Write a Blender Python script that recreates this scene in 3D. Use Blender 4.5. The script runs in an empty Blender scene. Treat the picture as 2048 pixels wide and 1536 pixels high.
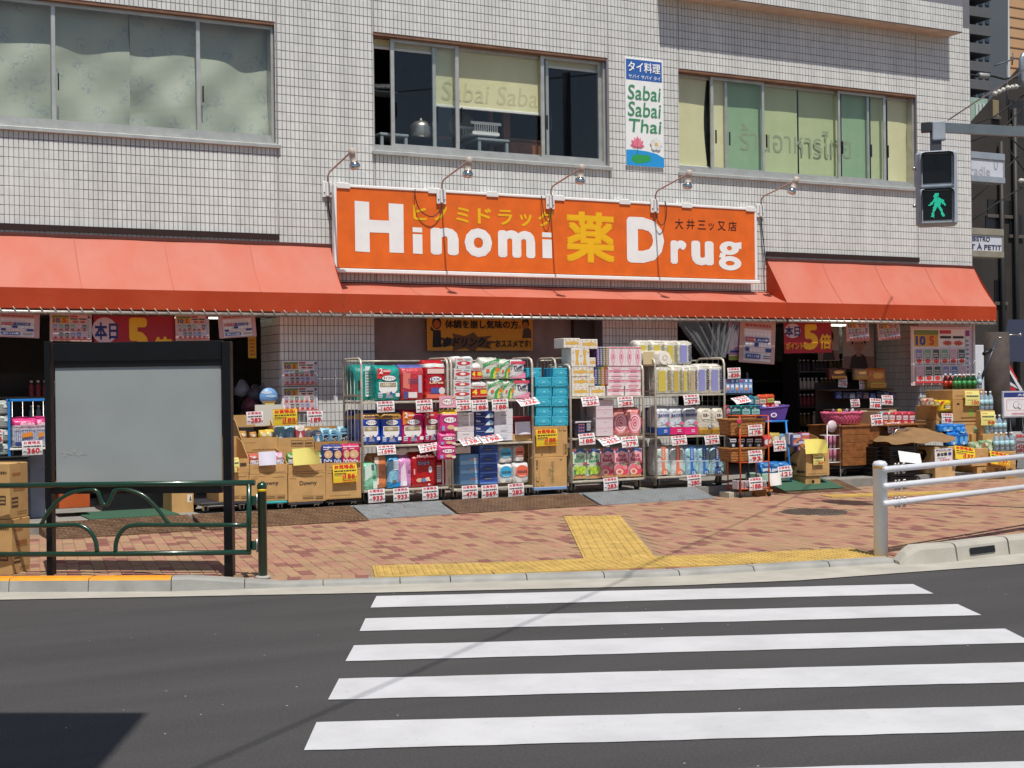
import bpy, math, random
from mathutils import Vector, Matrix

random.seed(7)
D = bpy.data
SC = bpy.context.scene
COL = SC.collection

# ---------------------------------------------------------------- camera, sky, sun, exposure
FPX = 2750.0                      # focal length in photo pixels (photo is 2048 wide)
TH = math.radians(27.1)           # angle between the view axis and the facade's normal
ROLL = 0.0125
R0 = Vector((math.cos(TH), -math.sin(TH), 0))
F0 = Vector((math.sin(TH), math.cos(TH), 0))
U0 = Vector((0, 0, 1))
CAMP = Vector((-F0.x * 16.95, -F0.y * 16.95, 1.5))
RV = R0 * math.cos(ROLL) - U0 * math.sin(ROLL)
UV = R0 * math.sin(ROLL) + U0 * math.cos(ROLL)

cd = D.cameras.new('camera')
cam = D.objects.new('camera', cd)
COL.objects.link(cam)
cd.sensor_width = 36.0
cd.lens = 36.0 * FPX / 2048.0
cd.clip_end = 2000
m3 = Matrix((RV, UV, -F0)).transposed()
cam.matrix_world = Matrix.Translation(CAMP) @ m3.to_4x4()
SC.camera = cam

SUN_EL, SUN_H = math.radians(64.5), Vector((-0.11, -0.99, 0)).normalized()
w = D.worlds.new('World')
SC.world = w
w.use_nodes = True
nt = w.node_tree
sky = nt.nodes.new('ShaderNodeTexSky')
sky.sky_type = 'NISHITA'
sky.sun_disc = False
sky.sun_elevation = SUN_EL
sky.sun_rotation = math.atan2(SUN_H.x, SUN_H.y)
bg = nt.nodes['Background']
nt.links.new(sky.outputs[0], bg.inputs[0])
bg.inputs[1].default_value = 0.075
ld = D.lights.new('sun', 'SUN')
ld.energy = 4.0
ld.angle = math.radians(0.5)
ld.color = (1.0, 0.955, 0.88)
sun = D.objects.new('sun', ld)
COL.objects.link(sun)
SUNV = (SUN_H * math.cos(SUN_EL) + U0 * math.sin(SUN_EL)).normalized()
sun.rotation_euler = SUNV.to_track_quat('Z', 'Y').to_euler()
sun.location = (0, -10, 20)
SC.view_settings.view_transform = 'Standard'
SC.view_settings.look = 'None'
SC.view_settings.exposure = 0.12
SC.view_settings.gamma = 1
SC.view_settings.use_curve_mapping = False

# ---------------------------------------------------------------- measuring: photo pixel -> point on a plane of the place
SWA, SWB = 0.112, 0.012           # sidewalk plane z = SWA + SWB*y
FLOOR = 0.20


def ray(px, py):
    return F0 * FPX + RV * (px - 1024) - UV * (py - 768)


def on_plane(px, py, p0, n):
    d = ray(px, py)
    return CAMP + d * ((Vector(p0) - CAMP).dot(n) / d.dot(n))


def onY(px, py, y):
    return on_plane(px, py, (0, y, 0), Vector((0, 1, 0)))


def onZ(px, py, z):
    return on_plane(px, py, (0, 0, z), Vector((0, 0, 1)))


def onS(px, py):
    return on_plane(px, py, (0, 0, SWA), Vector((0, -SWB, 1)))


def sw(y):
    return SWA + SWB * y


Z0 = (0, 0, 1)
Z1, Z2, Z3 = (0, 600, 4), (400, 620, 4), (680, 620, 3.84)
Z4, Z5, Z6 = (1040, 620, 3.939), (1400, 620, 3.939), (1700, 620, 4.043)
Z7 = (0, 860, 3.303)


def PX(fr, x, y):
    return fr[0] + x / fr[2], fr[1] + y / fr[2]


def rect(fr, x0, y0, x1, y1, Y):
    """world (x0, x1, z0, z1) of an upright rectangle seen at those pixels, standing in the plane y = Y"""
    a0, b0 = PX(fr, x0, y0)
    a1, b1 = PX(fr, x1, y1)
    ym, xm = (b0 + b1) / 2, (a0 + a1) / 2
    return onY(a0, ym, Y).x, onY(a1, ym, Y).x, onY(xm, b1, Y).z, onY(xm, b0, Y).z


# ---------------------------------------------------------------- materials
def lin(h):
    v = []
    for i in (0, 2, 4):
        c = int(h[i:i + 2], 16) / 255
        v.append(c / 12.92 if c < 0.04045 else ((c + 0.055) / 1.055) ** 2.4)
    return tuple(v)


MC = {}


def mat(hexc, rough=0.5, metal=0.0, var=0.06, scale=6.0, bump=0.0, bscale=60.0, coat=0.0, k=1.0, name=None, spec=0.5):
    key = (hexc, rough, metal, var, scale, bump, bscale, coat, k, spec)
    if key in MC:
        return MC[key]
    m = D.materials.new(name or 'surface_' + hexc)
    m.use_nodes = True
    nt = m.node_tree
    b = nt.nodes['Principled BSDF']
    c = tuple(min(1, x * k) for x in lin(hexc))
    b.inputs['Roughness'].default_value = rough
    b.inputs['Metallic'].default_value = metal
    b.inputs['Specular IOR Level'].default_value = spec
    b.inputs['Base Color'].default_value = (*c, 1)
    if coat:
        b.inputs['Coat Weight'].default_value = coat
        b.inputs['Coat Roughness'].default_value = 0.12
    if var > 0 or bump > 0:
        tc = nt.nodes.new('ShaderNodeNewGeometry')
    if var > 0:
        n = nt.nodes.new('ShaderNodeTexNoise')
        n.inputs['Scale'].default_value = scale
        n.inputs['Detail'].default_value = 5
        nt.links.new(tc.outputs['Position'], n.inputs['Vector'])
        mr = nt.nodes.new('ShaderNodeMapRange')
        mr.inputs[1].default_value = 0.3
        mr.inputs[2].default_value = 0.7
        mr.inputs[3].default_value = 1 - var * 1.6
        mr.inputs[4].default_value = 1 + var
        nt.links.new(n.outputs[0], mr.inputs[0])
        mx = nt.nodes.new('ShaderNodeVectorMath')
        mx.operation = 'SCALE'
        mx.inputs[0].default_value = c
        nt.links.new(mr.outputs[0], mx.inputs['Scale'])
        nt.links.new(mx.outputs[0], b.inputs['Base Color'])
    if bump > 0:
        n2 = nt.nodes.new('ShaderNodeTexNoise')
        n2.inputs['Scale'].default_value = bscale
        n2.inputs['Detail'].default_value = 3
        nt.links.new(tc.outputs['Position'], n2.inputs['Vector'])
        bp = nt.nodes.new('ShaderNodeBump')
        bp.inputs['Strength'].default_value = bump
        bp.inputs['Distance'].default_value = 0.01
        nt.links.new(n2.outputs[0], bp.inputs['Height'])
        nt.links.new(bp.outputs[0], b.inputs['Normal'])
    MC[key] = m
    return m


def ink(h):
    return mat(h, 0.55, var=0)


def film(h, k=0.85):                      # printed plastic wrap
    return mat(h, 0.25, var=0.12, scale=16, bump=1.0, bscale=34, k=k)


def paper(h, k=0.9):
    return mat(h, 0.6, var=0.03, scale=9, k=k)


def paint(h, rough=0.4, k=1.0):
    return mat(h, rough, var=0.08, scale=5, bump=0.05, bscale=120, k=k)


CARD = mat('c39a62', 0.8, var=0.09, scale=7, bump=0.12, bscale=90, name='cardboard')
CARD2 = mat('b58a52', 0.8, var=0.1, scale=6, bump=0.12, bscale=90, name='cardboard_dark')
CARDIN = mat('a87d48', 0.85, var=0.08, name='cardboard_inside')
CPRINT = ink('5a452e')
BLACK = mat('101012', 0.45, var=0.1)
DARK = mat('242021', 0.6, var=0.15)
STEEL = mat('b9b6b0', 0.35, 0.9, var=0.1, scale=20)
ALU = mat('c4c3bd', 0.4, 0.55, var=0.08, scale=8)
CAGE = mat('c9c2b2', 0.45, 0.25, var=0.14, scale=15)
RUBBER = mat('20201f', 0.75)
WHITE = mat('e6e5e3', 0.5, var=0.04)


def glass_mat(name, tint, gloss=0.09):
    m = D.materials.new(name)
    m.use_nodes = True
    nt = m.node_tree
    nt.nodes.clear()
    out = nt.nodes.new('ShaderNodeOutputMaterial')
    t = nt.nodes.new('ShaderNodeBsdfTransparent')
    t.inputs[0].default_value = (*tint, 1)
    g = nt.nodes.new('ShaderNodeBsdfGlossy')
    g.inputs['Roughness'].default_value = 0.02
    fr = nt.nodes.new('ShaderNodeLayerWeight')
    pw = nt.nodes.new('ShaderNodeMath')
    pw.operation = 'POWER'
    pw.inputs[1].default_value = 4
    nt.links.new(fr.outputs['Facing'], pw.inputs[0])
    ad = nt.nodes.new('ShaderNodeMath')
    ad.operation = 'MULTIPLY_ADD'
    ad.inputs[1].default_value = 0.6
    ad.inputs[2].default_value = gloss
    nt.links.new(pw.outputs[0], ad.inputs[0])
    mx = nt.nodes.new('ShaderNodeMixShader')
    nt.links.new(ad.outputs[0], mx.inputs[0])
    nt.links.new(t.outputs[0], mx.inputs[1])
    nt.links.new(g.outputs[0], mx.inputs[2])
    nt.links.new(mx.outputs[0], out.inputs[0])
    return m


GLASS = glass_mat('window_glass', (0.95, 0.975, 0.96), .07)
PLASTIC = glass_mat('clear_plastic', (0.93, 0.94, 0.95), 0.16)


def fabric(hexc, trans, k=1.0, name='fabric', streak=0.0, fade=None):
    """cloth that lets some light through"""
    m = D.materials.new(name)
    m.use_nodes = True
    nt = m.node_tree
    b = nt.nodes['Principled BSDF']
    c = tuple(x * k for x in lin(hexc))
    b.inputs['Roughness'].default_value = 0.62
    geo = nt.nodes.new('ShaderNodeNewGeometry')
    mp = nt.nodes.new('ShaderNodeMapping')
    mp.inputs['Scale'].default_value = (1.3, 1.3, 0.5)
    n = nt.nodes.new('ShaderNodeTexNoise')
    n.inputs['Scale'].default_value = 2.6
    n.inputs['Detail'].default_value = 7
    nt.links.new(geo.outputs['Position'], mp.inputs[0])
    nt.links.new(mp.outputs[0], n.inputs['Vector'])
    rp = nt.nodes.new('ShaderNodeMix')
    rp.data_type = 'RGBA'
    rp.inputs[6].default_value = (*c, 1)
    f = tuple(x * k for x in lin(fade)) if fade else tuple(x * 0.8 for x in c)
    rp.inputs[7].default_value = (*f, 1)
    mr = nt.nodes.new('ShaderNodeMapRange')
    mr.inputs[1].default_value = 0.35
    mr.inputs[2].default_value = 0.75
    nt.links.new(n.outputs[0], mr.inputs[0])
    nt.links.new(mr.outputs[0], rp.inputs[0])
    nt.links.new(rp.outputs[2], b.inputs['Base Color'])
    n2 = nt.nodes.new('ShaderNodeTexNoise')
    n2.inputs['Scale'].default_value = 5
    nt.links.new(geo.outputs['Position'], n2.inputs['Vector'])
    bp = nt.nodes.new('ShaderNodeBump')
    bp.inputs['Strength'].default_value = 0.25
    bp.inputs['Distance'].default_value = 0.03
    nt.links.new(n2.outputs[0], bp.inputs['Height'])
    nt.links.new(bp.outputs[0], b.inputs['Normal'])
    if trans > 0:
        tr = nt.nodes.new('ShaderNodeBsdfTranslucent')
        nt.links.new(rp.outputs[2], tr.inputs[0])
        mx = nt.nodes.new('ShaderNodeMixShader')
        mx.inputs[0].default_value = trans
        nt.links.new(b.outputs[0], mx.inputs[1])
        nt.links.new(tr.outputs[0], mx.inputs[2])
        nt.links.new(mx.outputs[0], nt.nodes['Material Output'].inputs[0])
    return m


# ---------------------------------------------------------------- mesh builder
class MB:
    def __init__(s):
        s.v, s.f, s.m, s.s = [], [], [], []

    def face(s, pts, m, smooth=False):
        i = len(s.v)
        s.v += [tuple(p) for p in pts]
        s.f.append(tuple(range(i, i + len(pts))))
        s.m.append(m)
        s.s.append(smooth)
        return s

    def box(s, x0, x1, y0, y1, z0, z1, m, skip=''):
        if x0 > x1: x0, x1 = x1, x0
        if y0 > y1: y0, y1 = y1, y0
        if z0 > z1: z0, z1 = z1, z0
        i = len(s.v)
        s.v += [(x, y, z) for z in (z0, z1) for y in (y0, y1) for x in (x0, x1)]
        for k, q in (('d', (0, 2, 3, 1)), ('u', (4, 5, 7, 6)), ('f', (0, 1, 5, 4)), ('b', (2, 6, 7, 3)), ('l', (0, 4, 6, 2)), ('r', (1, 3, 7, 5))):
            if k not in skip:
                s.f.append(tuple(i + a for a in q))
                s.m.append(m)
                s.s.append(False)
        return s

    def rbox(s, x0, x1, y0, y1, z0, z1, m, b=0.006):
        """box with chamfered edges"""
        if x0 > x1: x0, x1 = x1, x0
        if y0 > y1: y0, y1 = y1, y0
        if z0 > z1: z0, z1 = z1, z0
        b = min(b, (x1 - x0) * .3, (y1 - y0) * .3, (z1 - z0) * .3)
        lv = ((z0, b), (z0 + b, 0), (z1 - b, 0), (z1, b))
        i0 = len(s.v)
        for z, t in lv:
            c = b if t == 0 else b + t
            X0, X1, Y0, Y1 = x0 + t, x1 - t, y0 + t, y1 - t
            e = b
            s.v += [(X0 + e, Y0, z), (X1 - e, Y0, z), (X1, Y0 + e, z), (X1, Y1 - e, z), (X1 - e, Y1, z), (X0 + e, Y1, z), (X0, Y1 - e, z), (X0, Y0 + e, z)]
        for r in range(3):
            for k in range(8):
                a, c = i0 + r * 8 + k, i0 + r * 8 + (k + 1) % 8
                s.f.append((a, c, c + 8, a + 8)); s.m.append(m); s.s.append(False)
        s.f.append(tuple(i0 + 7 - k for k in range(8))); s.m.append(m); s.s.append(False)
        s.f.append(tuple(i0 + 24 + k for k in range(8))); s.m.append(m); s.s.append(False)
        return s

    def tube(s, pts, r, m, n=8, caps=True):
        pts = [Vector(p) for p in pts]
        rs = r if isinstance(r, (list, tuple)) else [r] * len(pts)
        i0 = len(s.v)
        side = None
        for k, p in enumerate(pts):
            t = (pts[min(k + 1, len(pts) - 1)] - pts[max(k - 1, 0)]).normalized()
            if side is None:
                side = t.cross(Vector((0, 0, 1)) if abs(t.z) < .9 else Vector((0, 1, 0))).normalized()
            else:
                side = (side - t * side.dot(t)).normalized()
            up = t.cross(side)
            for j in range(n):
                a = 2 * math.pi * j / n
                s.v.append(tuple(p + (side * math.cos(a) + up * math.sin(a)) * rs[k]))
        for k in range(len(pts) - 1):
            for j in range(n):
                a, b = i0 + k * n + j, i0 + k * n + (j + 1) % n
                s.f.append((a, a + n, b + n, b)); s.m.append(m); s.s.append(True)
        if caps:
            s.f.append(tuple(i0 + j for j in range(n))); s.m.append(m); s.s.append(False)
            e = i0 + (len(pts) - 1) * n
            s.f.append(tuple(e + n - 1 - j for j in range(n))); s.m.append(m); s.s.append(False)
        return s

    def lathe(s, c, prof, m, n=16, axis=None):
        """prof: [(r, h)] along axis (default z) from point c; m may be a list per band"""
        ax = (axis or Vector((0, 0, 1))).normalized()
        sd = ax.cross(Vector((0, 1, 0)) if abs(ax.y) < .9 else Vector((1, 0, 0))).normalized()
        up = ax.cross(sd)
        c = Vector(c)
        i0 = len(s.v)
        for r, h in prof:
            for j in range(n):
                a = 2 * math.pi * j / n
                s.v.append(tuple(c + ax * h + (sd * math.cos(a) + up * math.sin(a)) * r))
        for k in range(len(prof) - 1):
            for j in range(n):
                a, b = i0 + k * n + j, i0 + k * n + (j + 1) % n
                s.f.append((a, b, b + n, a + n)); s.m.append(m[k] if isinstance(m, list) else m); s.s.append(True)
        for k, mm in ((0, m[0] if isinstance(m, list) else m), (len(prof) - 1, m[-1] if isinstance(m, list) else m)):
            if prof[k][0] > 1e-5:
                idx = [i0 + k * n + j for j in range(n)]
                s.f.append(tuple(idx if k else idx[::-1])); s.m.append(mm); s.s.append(False)
        return s

    def grid(s, fn, nu, nv, m, smooth=True):
        i0 = len(s.v)
        for j in range(nv + 1):
            for i in range(nu + 1):
                s.v.append(tuple(fn(i / nu, j / nv)))
        for j in range(nv):
            for i in range(nu):
                a = i0 + j * (nu + 1) + i
                s.f.append((a, a + 1, a + nu + 2, a + nu + 1))
                s.m.append(m((i + .5) / nu, (j + .5) / nv) if callable(m) else m)
                s.s.append(smooth)
        return s

    def mesh(s, name, off=None):
        me = D.meshes.new(name)
        o = off or Vector((0, 0, 0))
        me.from_pydata([(a - o.x, b - o.y, c - o.z) for a, b, c in s.v], [], s.f)
        sl, ix = {}, []
        for m in s.m:
            if m.name not in sl:
                sl[m.name] = len(sl)
                me.materials.append(m)
            ix.append(sl[m.name])
        me.polygons.foreach_set('material_index', ix)
        me.polygons.foreach_set('use_smooth', s.s)
        me.update()
        return me


def tag(o, label=None, cat=None, group=None, kind=None):
    if label: o['label'] = label
    if cat: o['category'] = cat
    if group: o['group'] = group
    if kind: o['kind'] = kind
    return o


def link(name, data, parent=None, loc=None, rot=None):
    o = D.objects.new(name, data)
    COL.objects.link(o)
    if parent: o.parent = parent
    if loc is not None: o.location = loc
    if rot is not None: o.rotation_euler = rot
    return o


ROOTLOC = {}


def thing(name, loc, label, cat, group=None, rot=None):
    o = link(name, None, None, loc, rot)
    ROOTLOC[o.name] = Vector(loc)
    o.empty_display_size = 0.1
    return tag(o, label, cat, group)


def solid(name, mb, loc, label, cat, group=None):
    """a thing that carries its own mesh; mb is in world coordinates"""
    o = link(name, mb.mesh(name, Vector(loc)), None, loc)
    ROOTLOC[o.name] = Vector(loc)
    return tag(o, label, cat, group)


def local(name, mb, loc, rot, label, cat, group=None):
    """a thing that carries its own mesh; mb is in the thing's own coordinates"""
    o = link(name, mb.mesh(name), None, loc, rot)
    ROOTLOC[o.name] = Vector((0, 0, 0))
    return tag(o, label, cat, group)


def rootloc(o):
    while o.parent: o = o.parent
    return ROOTLOC[o.name]


def part(parent, name, mb, label=None):
    o = link(name, mb.mesh(name, rootloc(parent)), parent)
    if label: o['label'] = label
    return o


def struct(name, mb, kind='structure'):
    o = link(name, mb.mesh(name))
    o['kind'] = kind
    ROOTLOC[o.name] = Vector((0, 0, 0))
    return o


ORD = ['first', 'second', 'third', 'fourth', 'fifth', 'sixth', 'seventh', 'eighth', 'ninth', 'tenth', 'eleventh', 'twelfth']

def smooth(pts, n=6):
    P = [Vector(p) for p in pts]
    out = []
    for i in range(len(P) - 1):
        p0, p1, p2, p3 = P[max(i - 1, 0)], P[i], P[i + 1], P[min(i + 2, len(P) - 1)]
        for k in range(n):
            t = k / n
            out.append(.5 * (2 * p1 + (p2 - p0) * t + (2 * p0 - 5 * p1 + 4 * p2 - p3) * t * t + (3 * p1 - p0 - 3 * p2 + p3) * t ** 3))
    return out + [P[-1]]


# ---------------------------------------------------------------- lettering and flat print
TX = {}


def text_geo(body, bold=0.0):
    key = (body, bold)
    if key not in TX:
        cu = D.curves.new('lettering', 'FONT')
        cu.body = body
        cu.resolution_u = 3
        cu.offset = bold
        cu.fill_mode = 'FRONT'
        o = D.objects.new('lettering', cu)
        COL.objects.link(o)
        dg = bpy.context.evaluated_depsgraph_get()
        me = D.meshes.new_from_object(o.evaluated_get(dg))
        vs = [(v.co.x, v.co.y) for v in me.vertices]
        fs = [tuple(p.vertices) for p in me.polygons]
        xs, ys = [a for a, b in vs] or [0, 1], [b for a, b in vs] or [0, 1]
        TX[key] = (vs, fs, min(xs), max(xs), min(ys), max(ys))
        D.objects.remove(o)
        D.meshes.remove(me)
        D.curves.remove(cu)
    return TX[key]


def put_text(mb, body, box, m, bold=0.0, to3=None, slant=0.0):
    """fit the word into box (u0, v0, u1, v1); to3 maps (u, v) to a point"""
    cjk = any(ord(c) > 0xE00 for c in body)
    vs, fs, x0, x1, y0, y1 = text_geo(body, 0 if cjk else bold)
    u0, v0, u1, v1 = box
    sh = [(0, 0)]
    if not cjk and bold >= .03:              # heavy sign letters
        vs, fs, x0, x1, y0, y1 = text_geo(body, 0)
        sh = [(bold * r * math.cos(q * math.pi / 6), bold * r * math.sin(q * math.pi / 6)) for r in (1, .5) for q in range(12)] + [(0, 0)]
        x0, x1, y0, y1 = x0 - bold, x1 + bold, y0 - bold, y1 + bold
    if cjk and bold > 0:                     # thicker strokes for the ideographs
        k = bold * 1.1
        sh = [(-k, -k), (k, -k), (k, k), (-k, k), (0, 0)]
        x0, x1, y0, y1 = x0 - k, x1 + k, y0 - k, y1 + k
    for q, (dx, dy) in enumerate(sh):
        i = len(mb.v)
        for x, y in vs:
            t = (y + dy - y0) / (y1 - y0)
            p = to3(u0 + (u1 - u0) * (x + dx - x0) / (x1 - x0) + slant * (t - .5), v0 + (v1 - v0) * t)
            mb.v.append((p[0], p[1] - min(.00025, .0012 / len(sh)) * q, p[2]))
        for f in fs:
            mb.f.append(tuple(i + a for a in f)); mb.m.append(m); mb.s.append(False)


def deco(mb, to3, items, step=0.0009, start=0.0012):
    """flat print: to3(u, v, lift); items drawn one above the other"""
    for k, it in enumerate(items):
        h = start + step * k
        t = lambda u, v, h=h: to3(u, v, h)
        a = it[0]
        if a == 'r':
            _, u0, v0, u1, v1, c = it
            mb.face([t(u0, v0), t(u1, v0), t(u1, v1), t(u0, v1)], ink(c))
        elif a == 'e':
            _, cu, cv, ru, rv, c = it
            mb.face([t(cu + ru * math.cos(q * math.pi / 10), cv + rv * math.sin(q * math.pi / 10)) for q in range(20)], ink(c))
        elif a == 'p':
            mb.face([t(*p) for p in it[1]], ink(it[2]))
        elif a == 's':                       # star burst
            _, cu, cv, ru, rv, n, c = it
            mb.face([t(cu + ru * math.cos(q * math.pi / n) * (1 if q % 2 == 0 else .6), cv + rv * math.sin(q * math.pi / n) * (1 if q % 2 == 0 else .6)) for q in range(2 * n)], ink(c))
        elif a == 't':
            _, body, u0, v0, u1, v1, c = it[:7]
            put_text(mb, body, (u0, v0, u1, v1), ink(c), it[7] if len(it) > 7 else 0.012, t, it[8] if len(it) > 8 else 0)
        elif a == 'l':                       # rows of small print too small to read
            _, u0, v0, u1, v1, n, c = it
            rnd = random.Random(int(u0 * 977 + v0 * 131 + n))
            for q in range(n):
                va = v0 + (v1 - v0) * (q + .2) / n
                vb = v0 + (v1 - v0) * (q + .72) / n
                u = u0
                while u < u1 - .01:
                    e = min(u1, u + (u1 - u0) * rnd.uniform(.05, .16))
                    mb.face([t(u, va), t(e, va), t(e, vb), t(u, vb)], ink(c))
                    u = e + (u1 - u0) * .025


def front3(x0, x1, z0, z1, Y):
    return lambda u, v, h=0.0: (x0 + (x1 - x0) * u, Y - h, z0 + (z1 - z0) * v)


def left3(x, y0, y1, z0, z1):                # a face that looks towards -x; u runs from the back to the front
    return lambda u, v, h=0.0: (x - h, y1 + (y0 - y1) * u, z0 + (z1 - z0) * v)
# ================================================================ GROUND
def asphalt():
    m = D.materials.new('asphalt')
    m.use_nodes = True
    nt = m.node_tree
    b = nt.nodes['Principled BSDF']
    b.inputs['Roughness'].default_value = 0.85
    g = nt.nodes.new('ShaderNodeNewGeometry')
    n1 = nt.nodes.new('ShaderNodeTexNoise'); n1.inputs['Scale'].default_value = 75; n1.inputs['Detail'].default_value = 5; n1.inputs['Roughness'].default_value = .8
    n2 = nt.nodes.new('ShaderNodeTexNoise'); n2.inputs['Scale'].default_value = 0.9; n2.inputs['Detail'].default_value = 6
    mp = nt.nodes.new('ShaderNodeMapping'); mp.inputs['Rotation'].default_value = (0, 0, TH); mp.inputs['Scale'].default_value = (.5, 2.5, 1)
    nt.links.new(g.outputs['Position'], n1.inputs['Vector'])
    nt.links.new(g.outputs['Position'], mp.inputs[0]); nt.links.new(mp.outputs[0], n2.inputs['Vector'])
    v = nt.nodes.new('ShaderNodeTexVoronoi'); v.inputs['Scale'].default_value = 42
    nt.links.new(g.outputs['Position'], v.inputs['Vector'])
    wn = nt.nodes.new('ShaderNodeTexWhiteNoise'); nt.links.new(v.outputs['Color'], wn.inputs['Vector'])
    gt = nt.nodes.new('ShaderNodeMath'); gt.operation = 'GREATER_THAN'; gt.inputs[1].default_value = 0.9975
    nt.links.new(wn.outputs['Value'], gt.inputs[0])
    lt = nt.nodes.new('ShaderNodeMath'); lt.operation = 'LESS_THAN'; lt.inputs[1].default_value = 0.22
    nt.links.new(v.outputs['Distance'], lt.inputs[0])
    sp = nt.nodes.new('ShaderNodeMath'); sp.operation = 'MULTIPLY'
    nt.links.new(gt.outputs[0], sp.inputs[0]); nt.links.new(lt.outputs[0], sp.inputs[1])
    r1 = nt.nodes.new('ShaderNodeMapRange'); r1.inputs[1].default_value = .36; r1.inputs[2].default_value = .66; r1.inputs[3].default_value = .034; r1.inputs[4].default_value = .072
    nt.links.new(n1.outputs[0], r1.inputs[0])
    r2 = nt.nodes.new('ShaderNodeMapRange'); r2.inputs[1].default_value = .3; r2.inputs[2].default_value = .7; r2.inputs[3].default_value = .84; r2.inputs[4].default_value = 1.16
    nt.links.new(n2.outputs[0], r2.inputs[0])
    mu = nt.nodes.new('ShaderNodeMath'); mu.operation = 'MULTIPLY'
    nt.links.new(r1.outputs[0], mu.inputs[0]); nt.links.new(r2.outputs[0], mu.inputs[1])
    ad = nt.nodes.new('ShaderNodeMath'); ad.operation = 'MULTIPLY_ADD'; ad.inputs[1].default_value = .4
    nt.links.new(sp.outputs[0], ad.inputs[0]); nt.links.new(mu.outputs[0], ad.inputs[2])
    cb = nt.nodes.new('ShaderNodeCombineColor')
    for i, k in enumerate((1.03, .98, .97)):
        q = nt.nodes.new('ShaderNodeMath'); q.operation = 'MULTIPLY'; q.inputs[1].default_value = k
        nt.links.new(ad.outputs[0], q.inputs[0]); nt.links.new(q.outputs[0], cb.inputs[i])
    nt.links.new(cb.outputs[0], b.inputs['Base Color'])
    bp = nt.nodes.new('ShaderNodeBump'); bp.inputs['Strength'].default_value = .5; bp.inputs['Distance'].default_value = .004
    nt.links.new(n1.outputs[0], bp.inputs['Height']); nt.links.new(bp.outputs[0], b.inputs['Normal'])
    return m


mb = MB()
mb.face([(-160, -160, 0), (260, -160, 0), (260, 260, 0), (-160, 260, 0)], asphalt())
struct('road', mb)


def curve_at(pts, px):
    """pixel height of a measured line at column px"""
    for (a, b), (c, d) in zip(pts, pts[1:]):
        if px <= c: break
    return b + (d - b) * (px - a) / (c - a)


GUT = [(-500, 1206), (0, 1201), (700, 1188), (1340, 1173), (1600, 1162), (2048, 1129), (2500, 1080)]      # gutter meets asphalt
KF = [(-500, 1191), (0, 1186), (342, 1184.5), (700, 1173), (1340, 1155), (1775, 1129), (2048, 1108), (2500, 1060)]   # kerb meets gutter
CONC = mat('b7b2a6', 0.85, var=0.1, scale=3, bump=0.25, bscale=70, k=.92, name='concrete')
CONC2 = mat('a3a29c', 0.85, var=0.12, scale=5, bump=0.25, bscale=70, k=.9, name='kerb_concrete')
ORANGE = mat('f29a1c', 0.6, var=0.08, scale=9, name='orange_kerb_paint')
xs = [-500 + 60 * i for i in range(51)]
mb = MB()
for a, b in zip(xs, xs[1:]):
    q = [onZ(a, curve_at(GUT, a), 0), onZ(b, curve_at(GUT, b), 0), onZ(b, curve_at(KF, b), 0), onZ(a, curve_at(KF, a), 0)]
    q[2] += (q[2] - q[1]).normalized() * .1; q[3] += (q[3] - q[0]).normalized() * .1
    mb.face([(p.x, p.y, .006) for p in q], CONC)
struct('gutter_strip', mb)


def kerb_h(px):
    if px < 380: return .105
    if px < 560: return .105 - .06 * (px - 380) / 180
    return .045


def kerb_pt(px, back=0.0, z=0.0):
    p, q = onZ(px, curve_at(KF, px), 0), onZ(px + 20, curve_at(KF, px + 20), 0)
    t = (q - p).normalized()
    n = Vector((-t.y, t.x, 0))
    return Vector((p.x + n.x * back, p.y + n.y * back, z))


kerb = link('kerb', None); kerb['kind'] = 'structure'; ROOTLOC['kerb'] = Vector((0, 0, 0))
KW = .15
joints = [-440, -290, -140, 17, 176, 342, 489, 646, 800, 901, 1054, 1209, 1360, 1509, 1660, 1790]
for i, (a, b) in enumerate(zip(joints, joints[1:])):
    mb = MB()
    g = 2.0
    n = 4
    for k in range(n):
        u0, u1 = a + g * .6 + (b - a - g) * k / n, a + g * .6 + (b - a - g) * (k + 1) / n
        h0, h1 = kerb_h(u0), kerb_h(u1)
        c = .018
        ring = lambda u, h: [kerb_pt(u, 0, .0), kerb_pt(u, .012, h - c), kerb_pt(u, .012 + c, h), kerb_pt(u, KW, h), kerb_pt(u, KW, 0)]
        r0, r1 = ring(u0, h0), ring(u1, h1)
        top = ORANGE if b <= 345 else CONC2
        for j, m in enumerate((CONC2, top, top, CONC2)):
            mb.face([r0[j], r1[j], r1[j + 1], r0[j + 1]], m)
        if k == 0: mb.face(r0[::-1], CONC2)
        if k == n - 1: mb.face(r1, CONC2)
    part(kerb, 'kerb_stone', mb, 'orange painted kerb stone' if b <= 345 else None)

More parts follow.
